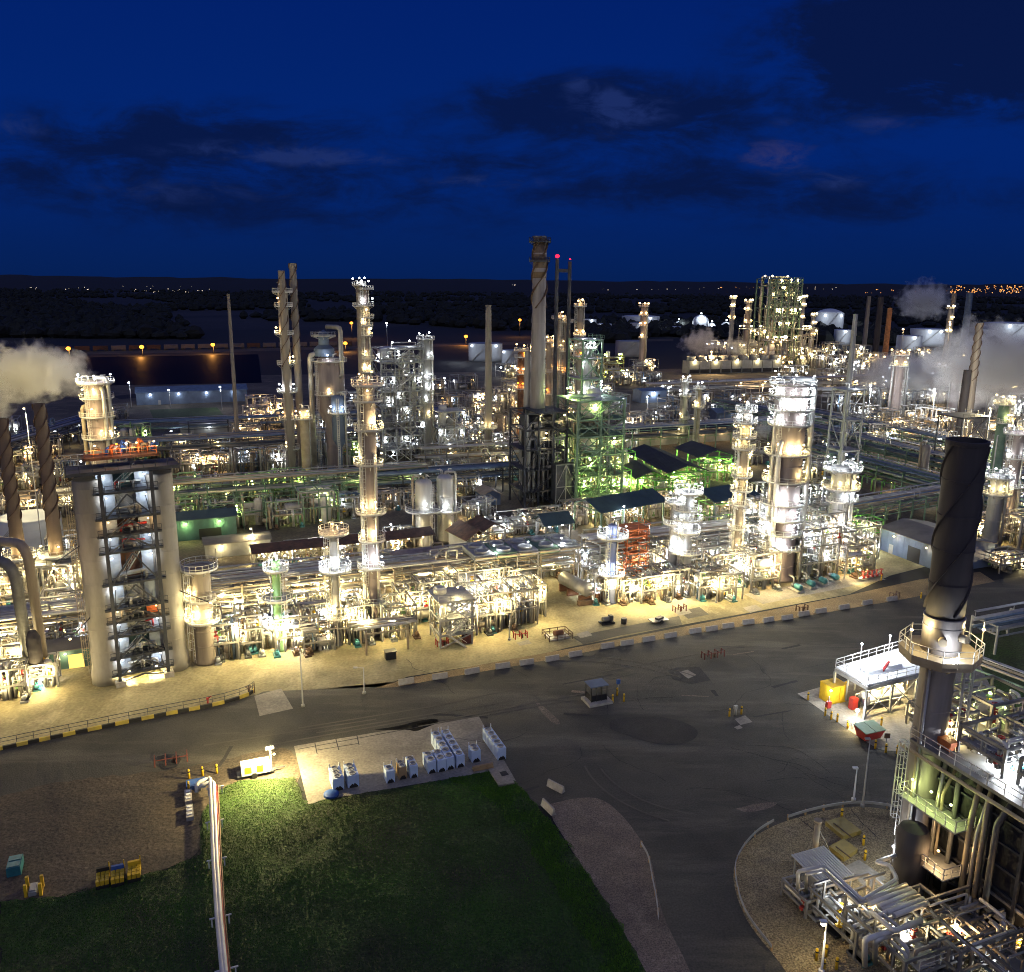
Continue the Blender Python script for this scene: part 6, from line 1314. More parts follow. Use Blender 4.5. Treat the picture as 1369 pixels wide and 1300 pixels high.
b0 = G(1034, 486); frame_tower('huge far lattice tower with two crowns of yellow lamps', b0, 30, 16, [HT(b0, y) for y in (466, 448, 430, 412, 396, 383, 373)], nx=6, xb=True, steel='green_steel', deck_m='green_steel', pipes=36, vessels=6, lamps=44, kind='warm', pw=2200, seed=92, rr=(.3, .8), cs=.9, stairs=False)
for i, (px, by, tp, w_) in enumerate(((1005, 490, 440, 34), (1072, 488, 440, 26), (1035, 494, 455, 40))): b0 = G(px, by); frame_tower(('far lamp speckled steelwork left below the lattice tower', 'far lamp speckled steelwork right below the lattice tower', 'far low steelwork in front of the lattice tower')[i], b0, w_ * .55, 12, [HT(b0, y) for y in (by - 12, (by + tp) / 2, tp)], nx=3, steel='steel', pipes=16, vessels=4, lamps=18, kind=('warm', 'warm', 'gold')[i], pw=1300, seed=93 + i, rr=(.2, .6), cs=.6, stairs=False)
b0 = G(817, 503); frame_tower('far yellow green lit steel frame right of the green tower', b0, 14, 8, [HT(b0, y) for y in (494, 486, 478)], steel='yellow_dull', pipes=12, vessels=2, lamps=8, kind='green', pw=1800, seed=97, rr=(.2, .4), stairs=False)
# ---------------------------------------------------------------- roofs
def ridge_shed(label, a, b_, zr, wd, roof_m, post, **k):
    A = G(*a, zr); B = G(*b_, zr); c = (A + B) / 2; d = B - A; return gable_shed(label, (c.x, c.y), d.length, wd, zr - k.pop('drop', 2.0), zr, roof_m, post, yaw=math.atan2(d.y, d.x), **k)
ridge_shed('large dark gable roof on green posts with glowing yellow green space below', (862, 595), (921, 622), 9, 12, 'roof_dark', 'bright_green', lamps=5, pw=2600); ridge_shed('smaller black gable roof on green posts left of the large dark gable', (850, 616), (872, 630), 7, 9, 'roof_dark', 'bright_green', lamps=3, pw=2200); ridge_shed('dark gable roof on green posts right of the large dark gable', (926, 590), (958, 602), 9, 12, 'roof_dark', 'bright_green', lamps=4, pw=2600)
ridge_shed('long teal roof running behind the front units, left end piece', (785, 668), (870, 654), 9, 11, 'roof_teal', 'green_steel', lamps=4, kind='gold', pw=1500); ridge_shed('teal roof continuing at the right behind the balconied grey column', (935, 655), (992, 646), 9, 11, 'roof_teal', 'green_steel', lamps=3, kind='gold', pw=1500)
ridge_shed('long rust streaked canopy over bright pumps behind the slim grey column', (338, 729), (486, 714), 6.5, 5.5, 'rust_roof', 'steel', lamps=7, kind='warm', pw=1300, drop=.9); ridge_shed('rusty canopy right of the tallest front column', (514, 712), (572, 705), 6.5, 5.5, 'rust_roof', 'steel', lamps=3, kind='warm', pw=1300, drop=.9)
ridge_shed('rust roofed shed with pale gable behind the front pipe rack', (615, 696), (640, 708), 6.5, 6, 'rust_roof', 'wall_grey', lamps=1, kind='warm', pw=800, walls=('left', 'front')); ridge_shed('dark rusty shed roof right of the rust roofed shed', (640, 690), (660, 700), 6, 7, 'rust_roof', 'wall_grey', lamps=2, kind='warm', pw=900)
ridge_shed('small dark canopy over the white pump crowd near mid front', (722, 688), (757, 684), 6, 6, 'roof_teal', 'steel', lamps=2, kind='cool', pw=900)
house('small blue hut with tan roof beside the dark caged furnace', G(652, 672), 7, 5, 3, 4.2, 'wall_blue', 'pipe_tan', yaw=YAW - math.pi / 2, windows=1)
A = G(1171, 735); Bq = G(1264, 766); c = (A + Bq) / 2 + AX * 7.2; house('slate blue metal workshop with an open dark bay and grey roof', c, 18.5, 14.4, 5.2, 6.6, 'wall_blue', 'roof_grey', yaw=YAW - math.pi / 2, opening=(1.0, 3.4, 3.4), lamps=2, kind='gold', pw=130)
house('teal green plant building glowing green behind the rust canopies', G(272, 715), 15, 8, 5, 6, 'wall_teal', 'roof_teal', opening=(1.5, 5, 2.6), door=False, lamps=2, kind='green', pw=900); house('low grey flat building under the starry lamp', G(318, 738), 14, 6, 3.2, 3.5, 'wall_grey', 'roof_grey', lamps=2, kind='warm', pw=900)
house('long blue roofed warehouse beyond the plant road at the left back', G(258, 537), 52, 14, 6, 8, 'wall_blue', 'pipe_blue', lamps=4, kind='cool', pw=260); house('low white shed left of the overhead back duct', G(280, 577), 22, 8, 4, 5, 'wall_grey', 'wall_grey', lamps=1, kind='cool', pw=600)
house('blue walled control house under a bright cyan lamp at mid back', G(868, 537), 15, 9, 6, 7, 'wall_blue', 'pipe_blue', windows=2, lamps=1, kind='cool', pw=2500); house('long low blue roofed building behind the green gables', G(1000, 560), 40, 9, 4, 5.5, 'wall_blue', 'pipe_blue', lamps=2, kind='cool', pw=400)
house('long shadowed pump house with lamps under its eaves behind the gables', G(890, 592), 56, 8, 5.5, 6.5, 'wall_grey', 'roof_dark', lamps=6, kind='gold', pw=900)
o = G(1180, 655); t = thing('gable_frame', o, 'bare bright green gable frame standing right of the short wide column', 'frame'); 
for v in (-4, 0, 4):
    b = MB(); p = lambda x, z: W(o, v, x, z) if False else W(o, x, v, z)
    b.beam(p(-4.5, 0), p(-4.5, 3.6), .3); b.beam(p(4.5, 0), p(4.5, 3.6), .3); b.beam(p(-4.5, 3.6), p(0, 5.6), .3); b.beam(p(4.5, 3.6), p(0, 5.6), .3); b.beam(p(-4.5, 3.4), p(4.5, 3.4), .22); b.build('portal', 'bright_green', t)
MB().beam(W(o, 0, -4, 5.6), W(o, 0, 4, 5.6), .25).build('ridge_beam', 'bright_green', t); lamp(t, W(o, 0, -3, 3), 'gold', 900, .2)
# ---------------------------------------------------------------- horizontal vessel and special items in the front row
o = G(775, 800); t = thing('heat_exchanger', o, 'big horizontal exchanger drum on a rusty cradle, end facing the road', 'exchanger'); MB().hdrum(W(o, -1.2, 6, 2.6), W(o, .4, -3.4, 2.6), 1.35, 20).build('drum', 'shell_grey', t); MB().ring(W(o, .5, -3.4, 2.6), .2, .4, .1).build('nozzle', 'galv', t)
for v in (-2.4, 2, 5): MB().box(W(o, -.4 - v * .1, v, .75), (2.4, .6, 1.5), YAW).build('saddle', 'rust', t)
MB().box(W(o, 0, -3.6, .5), (4.2, 1.0, .9), YAW).build('sleeper_stack', 'brown', t); MB().box(W(o, 2.6, -2.6, .9), (1.4, 1.2, 1.8), YAW).build('crate', 'rust', t)
o = G(545, 765); t = thing('horizontal_drum', o, 'dark brown horizontal drum right of the tallest front column', 'drum'); A = G(520, 747, 7.5); Bq = W(A, 11.5, 0); MB().hdrum(Vector((A.x, A.y, 7.5)), Vector((Bq.x, Bq.y, 7.5)), 1.5, 20).build('shell', 'shell_pink', t)
for u in (2, 9): q = W(A, u, 0); MB().beam(Vector((q.x, q.y, 0)), Vector((q.x, q.y, 6.2)), .7).build('leg', 'steel', t)
for i, (x, y) in enumerate(((1064, 790), (1081, 785), (1097, 781), (1113, 776))):
    o = G(x, y, .06); t = thing('motor_pump', o, ('first teal motor pump, nearest the road, in the row under the widest column', 'second teal motor pump from the left in the row of four', 'third teal motor pump from the left in the row of four', 'fourth teal motor pump, rightmost in the row of four')[i], 'pump', 'row of teal pumps'); MB().box(W(o, 0, 0, .2), (1.7, 3.2, .4), YAW).build('base', 'barrier_concrete', t); MB().hdrum(W(o, 0, -1.6, 1.1), W(o, 0, .3, 1.1), .62).build('motor', 'motor_teal', t); MB().hdrum(W(o, 0, .3, 1), W(o, 0, 1.3, 1), .5).build('casing', 'pipe_dark', t); MB().tube([W(o, 0, .9, 1.2), W(o, 0, .9, 2.6), W(o, 0, 2.4, 2.6)], .18).build('pipe', 'pipe_alu', t)
o = G(1168, 776); t = thing('valve_header', o, 'red painted valve header at the right end of the bright front units', 'valves'); MB().tube([W(o, -4, 0, 1), W(o, 2, 0, 1)], .22).build('header_pipe', 'pipe_white', t)
for k in range(5): b = MB(); x = -3 + k * 1.2; b.cyl(W(o, x, 0, 1), .16, 1.2, 8); b.box(W(o, x, 0, 1.1), (.6, .6, .5), YAW); b.ring(W(o, x, 0, 2.2), .25, .42, .09, n=10); b.build('valve', 'red', t)
lamp(t, W(o, -4.5, -.5, 3), 'warm', 1500, .28)
# ---------------------------------------------------------------- tanks and domes far away
for q in ((('huge domed blue white tank right of the lattice tower', 1107, 445, 37, 419, 'white_tank', .34),{'lamps': (-2.2, -1.0)}), (('broad white far tank behind the glittering slim column', 856, 440, 51, 423, 'white_tank', .06), {'lamps': (-1.2,)}), (('white far tank in front of the broad white tank', 849, 449, 15, 432, 'white_tank', .06), {'lamps': (-.6,)}), (('white far tank right of the glittering slim column', 899, 448, 26, 437, 'white_tank', .06), {'lamps': (-1.8,)}), (('pale far tank right of the thin masts', 808, 446, 19, 433, 'white_tank', .06), {'lamps': (-2.2,)}), (('pale far tank behind the upper green frame', 787, 442, 20, 427, 'white_tank', .06), {'lamps': (-1.3,)}),
          (('wide dim tank left of the great chimney with lamps at its side', 649, 484, 46, 459, 'grey_tank', .05), {'lamps': (-2.4, -.9)}), (('dim tank touching the great chimney from behind', 684, 490, 27, 468, 'grey_tank', .05), {'lamps': (-2.4,)}), (('pale flat tank in the far right group, nearest the steam', 1214, 470, 32, 449, 'white_tank', .05), {'lamps': (-1.6,)}), (('pale flat tank behind the nearest far right tank', 1238, 464, 44, 440, 'white_tank', .05), {'lamps': (-1.9, -1.2)}), (('widest white tank at the far right edge', 1344, 462, 58, 432, 'white_tank', .05), {'lamps': (-2.0, -1.2)}), (('small white far tank between the lattice tower and the stacks', 1125, 462, 22, 441, 'white_tank', .05), {'lamps': (-1.6,)}), (('tan far tank behind the yellow green frame', 842, 478, 40, 456, 'grey_tank', .05), {})): tank(*q[0], **q[1])
for i, (px, by, tp, dd, lb) in enumerate(((907, 442, 429, 12, 'small white sphere tank, left of the far sphere row'), (936, 444, 426, 22, 'largest white sphere tank in the far sphere row'), (951, 443, 429, 11, 'small white sphere tank hugging the largest sphere'), (970, 446, 429, 15, 'white sphere tank, right end of the far sphere row'))):
    c = G(px, by); r = M2(dd, c) / 2; t = thing('sphere_tank', c, lb, 'tank', 'far white sphere tanks'); z = r * 1.05; MB().lathe((c.x, c.y, z), [(r * math.sin(a), -r * math.cos(a)) for a in [math.pi * k / 14 + .001 for k in range(15)]], 24).build('sphere', 'white_tank', t)
    for k in range(6): a = k * 1.047; MB().beam((c.x + r * .95 * math.cos(a), c.y + r * .95 * math.sin(a), 0), (c.x + r * .97 * math.cos(a), c.y + r * .97 * math.sin(a), z), .9).build('leg', 'white_tank', t)
    lamp(t, (c.x, c.y - 1, 2 * r + 2.5), 'cool', 30000, 1.2, off=(0, -14, -2))  # light put well clear of the lamp, added to brighten the sphere
# cooling tower row
A = G(916, 500); Bq = G(1040, 497); d = Bq - A; t = thing('cooling_tower', A, 'long row of joined cooling tower cells in front of the far lattice tower', 'cooling tower'); n = 9; ydd = math.atan2(d.y, d.x); dn = d.normalized(); nn = Vector((-dn.y, dn.x, 0))
for i in range(n):
    q = A + dn * d.length * (i + .5) / n; L = d.length / n; b = MB(); b.box(q + Vector((0, 0, 4.6)), (L - .5, 10, 8.6), ydd); cl = b.build('cell', 'wall_grey', t); MB().lathe(q + Vector((0, 0, 8.9)), [(3.4, 0), (3.0, 1.6), (3.3, 3.0), (3.0, 3.0), (2.9, 1.0)], 20).build('fan_stack', 'wall_grey', cl); MB().box(q - nn * 5.1 + Vector((0, 0, 2.0)), (L - 1.2, .15, 2.6), ydd).build('louvre', 'wall_dark', cl)
    if i % 2 == 0: lamp(t, q - nn * 6 + Vector((0, 0, 9.5)), 'warm', 2200)
# freight cars under the orange yard lamps
FA = G(-30, 473); FB = G(472, 463); d = (FB - FA); dn = d.normalized(); yf = math.atan2(d.y, d.x); L = d.length; n = 22; rnd = random.Random(3)
for i in range(n):
    q = FA + dn * L * (i + .5) / n; t = thing('freight_car', q, 'boxcar in the long freight train below the orange yard lamps', 'freight car', 'freight train cars'); b = MB(); b.box(q + Vector((0, 0, 2.9)), (L / n - 2.5, 3.0, 3.4), yf); b.build('body', 'car_red' if rnd.random() < .45 else 'car_grey', t)
    for s in (-1, 1): MB().box(q + dn * s * (L / n * .32) + Vector((0, 0, .6)), (3, 2.4, 1.0), yf).build('bogie', 'black', t)
YL = [(92, 466, 478), (190, 464, 476), (285, 461, 473), (462, 459, 470), (470, 432, 452), (623, 450, 462), (695, 428, 450)]
for i, (px, tp, bp) in enumerate(YL):
    b0 = foot(px, tp, bp); h = HT(b0, tp); t = thing('yard_lamp', b0, ('orange yard lamp at the left, by the steam', 'orange yard lamp over the middle of the freight train', 'orange yard lamp above the pond, third from the left', 'orange yard lamp seen right of the regenerator', 'orange yard lamp high beside the twin bodied column', 'orange yard lamp near the wide dim tank', 'orange yard lamp left of the great chimney')[i], 'lamp post', 'orange yard lamps'); MB().cyl(b0, .35, h, 6).build('pole', 'dark_steel', t); lamp(t, b0 + Vector((0, -1, h)), 'orange', 26000, 2.2, off=(0, -3, 0))
# ---------------------------------------------------------------- pipe racks
def arack(label, px, py, z, L, width, zs, n, ax=AX, **k):
    A = G(px, py, z); B = A + ax * L; return rack(label, (A.x, A.y), (B.x, B.y), width, zs, n, **k)
GS = dict(steel='green_steel')
arack('front row pipe rack between the stout tan vessel and the tallest front column', 264, 777, 8, 36, 8.5, [4.6, 6.4, 8], 13, seed=1, lamps=5, kind='warm', pw=1500, steel='pipe_tan')
arack('front row pipe rack carrying the greenish air cooler, mid front', 520, 752, 8, 37, 8.5, [4.6, 6.4, 8], 12, seed=2, lamps=5, kind='warm', pw=1500, steel='pipe_tan')
arack('front row pipe rack running behind the orange scaffold to the brown tower', 790, 721, 8, 36, 8.5, [4.6, 6.4, 8], 12, seed=3, lamps=5, kind='cool', pw=1300, steel='galv')
arack('pipe rack at the left edge seen between the ducts and the drum tower', -20, 826, 6, 24, 8, [3.6, 5.0, 6.2], 12, seed=4, lamps=3, kind='warm', pw=1500, steel='pipe_tan')
rack('double deck pipe rack on green trusses leading right to the workshop', G(1108, 718), G(1400, 661), 7, [5, 7.4], 11, bay=5, seed=5, lamps=3, kind='warm', pw=700, steel='green_steel', brace=True, pipes=['galv', 'pipe_alu', 'pipe_tan', 'pipe_blue'])
rack('upper left diagonal pipe rack behind the drum tower', G(-40, 640), G(120, 586), 8, [5, 8], 12, seed=6, steel='dark_steel', pipes=['pipe_blue', 'galv', 'pipe_dark'], rr=(.15, .35), lamps=2, pw=800)
arack('long pale pipe rack right of the drum tower, crossing behind the green lit units', 236, 646, 8, 66, 7, [5, 8], 10, seed=7, steel='green_steel', lamps=5, kind='green', pw=900, pipes=['pipe_tan', 'pipe_alu', 'galv', 'green_steel'])
arack('dark pipe rack at the left back below the blue warehouse', 120, 590, 9, 110, 8, [5, 8], 10, seed=8, bay=11, steel='dark_steel', rr=(.2, .45), lamps=4, kind='warm', pw=800, pipes=['pipe_blue', 'galv', 'pipe_dark', 'pipe_tan'])
arack('thin far pipe rack along the dark pond', 140, 562, 9, 130, 6, [5, 7.5], 6, seed=9, bay=14, steel='dark_steel', rr=(.2, .4), lamps=2, kind='cool', pw=700, pipes=['pipe_blue', 'galv'])
arack('blue pipe rack crossing behind the silver drums', 500, 636, 7, 60, 6, [4.5, 7], 9, seed=10, steel='dark_steel', lamps=2, kind='cool', pw=600, pipes=['pipe_blue', 'pipe_blue', 'wall_blue', 'galv'], rr=(.2, .45))
arack('pipe rack left of the great chimney at the plant road', 565, 600, 8, 50, 6, [5, 8], 9, seed=11, steel='steel', lamps=3, kind='warm', pw=900)
arack('dark pipe rack right of the green tower towards the eaves lit pump house', 800, 575, 9, 95, 7, [5.5, 9], 9, seed=12, bay=11, steel='green_steel', lamps=4, kind='warm', pw=900, rr=(.2, .4), pipes=['pipe_blue', 'galv', 'pipe_dark', 'pipe_tan'])
D_ = -BX
for i, (px, py, L, n, lb) in enumerate(((1078, 548, 150, 9, 'farthest right hand pipe rack running towards the camera'), (1072, 566, 120, 8, 'second right hand pipe rack with green posts running towards the camera'), (1092, 598, 80, 8, 'nearest right hand pipe rack running towards the camera behind the square cut column'), (960, 535, 70, 8, 'dark blue pipe rack behind the pair of grey columns'))):
    arack(lb, px, py, 8, L, 6.5, [4.2, 6, 8], n, ax=D_, seed=14 + i, bay=9, lamps=2, kind='cool', pw=500, rr=(.15, .38), pipes=['pipe_blue', 'galv', 'pipe_dark', 'green_steel', 'pipe_tan'], **GS)
arack('pipe rack at the far right behind the big stack', 1290, 640, 8, 60, 7, [5, 8], 9, seed=19, steel='green_steel', lamps=3, kind='warm', pw=900)
arack('far pipe rack in front of the cooling tower row', 870, 515, 8, 150, 8, [5, 8], 8, seed=20, bay=16, steel='steel', lamps=3, kind='warm', pw=1600, rr=(.25, .5))
arack('far pipe rack under the right steam', 1100, 522, 8, 150, 8, [5, 8], 8, seed=21, bay=16, steel='steel', lamps=4, kind='warm', pw=1800, rr=(.25, .5))
# greenish air cooler on the mid rack
A = G(640, 741, 9.2); t = thing('air_cooler', (A.x, A.y, 0), 'greenish fin fan air cooler bank on top of the mid front pipe rack', 'air cooler'); o = Vector((A.x, A.y, 0))
for i in range(5):
    q = W(o, i * 4.4, 0, 9.6); b = MB(); b.box(q, (4.1, 7.5, 1.0), YAW); bay_ = b.build('cooler_bay', 'green_steel' if i % 2 else 'galv', t)
    for s in (-1, 1): MB().lathe(q + BX * s * 1.9 + Vector((0, 0, .5)), [(1.5, 0), (1.4, .5), (1.3, .5), (1.25, .1)], 18).build('fan_ring', 'galv', bay_)
    for s in (-1, 1): MB().tube([q + BX * s * 3.9 - AX * 2, q + BX * s * 3.9 + AX * 2.2], .25, 8).build('header', 'pipe_tan', t)
for u in (-2, 6.6, 11, 19.6):
    for s in (-3.4, 3.4): MB().beam(W(o, u, s, 0), W(o, u, s, 9.1), .26).build('leg', 'steel', t)
for i in range(3): lamp(t, W(o, 2 + i * 7, -3, 11.6), 'cool', 600, .22)

# ---------------------------------------------------------------- the crowd of process bays
LM = [('the twin drum tower', 185, 905), ('the stout tan vessel', 268, 880), ('the green shelled column', 372, 868), ('the slim grey front column', 448, 860), ('the tallest front column', 505, 848), ('the grey platform tower', 603, 855), ('the bluish column', 823, 805), ('the orange scaffold', 845, 765), ('the balconied grey column', 920, 788), ('the slim brown tower', 990, 770), ('the widest white column', 1047, 772), ('the short wide column', 1124, 735), ('the slate blue workshop', 1215, 745), ('the silver drums', 582, 715), ('the great chimney', 716, 668), ('the open green steel tower', 790, 668), ('the dark gable roofs', 900, 650), ('the eaves lit pump house', 890, 595), ('the square cut tan column', 1232, 660), ('the twisted brown stack', 1298, 590), ('the pinkish steam column', 1198, 555), ('the regenerator', 450, 638), ('the ribbed chimneys', 398, 640), ('the bridge topped structure', 535, 608), ('the lone tan stack', 653, 612), ('the teal green building', 272, 710), ('the long rusty canopy', 412, 740), ('the lattice tower', 1035, 488), ('the cooling tower row', 975, 500), ('the thin masts', 755, 590), ('the blue control house', 868, 540), ('the blue warehouse', 258, 540), ('the brown spiral stack', 75, 800), ('the overhead duct', 65, 890), ('the reddish left column', 140, 690), ('the flare pole', 318, 600), ('the wide dim tank', 649, 485), ('the dark green edge column', 1345, 680), ('the heat exchanger', 775, 800)]
def auto_label(px, py, look):
    k = 1.0
    c = sorted(LM, key=lambda l: math.hypot(l[1] - px, (l[2] - py) * 2))
    for rank in range(8):
        l = c[rank]; dx = px - l[1]; dy = (py - l[2]) * 2
        rel = [('right of' if dx > 0 else 'left of') , ('in front of' if dy > 0 else 'behind')]
        if abs(dy) > abs(dx): rel = rel[::-1]
        for r in (rel[0], rel[1]):
            for tp in ('%s just %s %s', '%s farther %s %s'):
                if rank and 'just' in tp: tp = '%s some way %s %s'
                s = tp % (look, r, l[0])
                if s not in USED: USED.add(s); return s
    return look
LOOK = {'b': 'brightly lit tangle of pale pipes', 'w': 'white lit pump and pipe crowd', 'm': 'warm lit bay of pipes and vessels', 'd': 'dim bay of grey pipework', 'g': 'green lit pipework bay', 'y': 'yellow green lit pipe bay', 'o': 'amber lit pipework', 'v': 'dense stand of upright pipes', 'f': 'far lamp dotted pipework'}
ST = {'b': dict(kind='warm', pw=2300, lamps=4), 'w': dict(kind='cool', pw=1500, lamps=5), 'm': dict(kind='warm', pw=1200, lamps=3), 'd': dict(kind='cool', pw=420, lamps=2, pipes=['galv', 'pipe_dark', 'pipe_blue', 'steel', 'pipe_tan']), 'g': dict(kind='green', pw=800, lamps=3, steel='green_steel', pipes=['galv', 'green_steel', 'pipe_alu', 'green_vessel', 'pipe_tan']), 'y': dict(kind='green', pw=2000, lamps=4, steel='bright_green'), 'o': dict(kind='gold', pw=1500, lamps=4), 'v': dict(kind='warm', pw=1700, lamps=4), 'f': dict(kind='warm', pw=1500, lamps=6)}
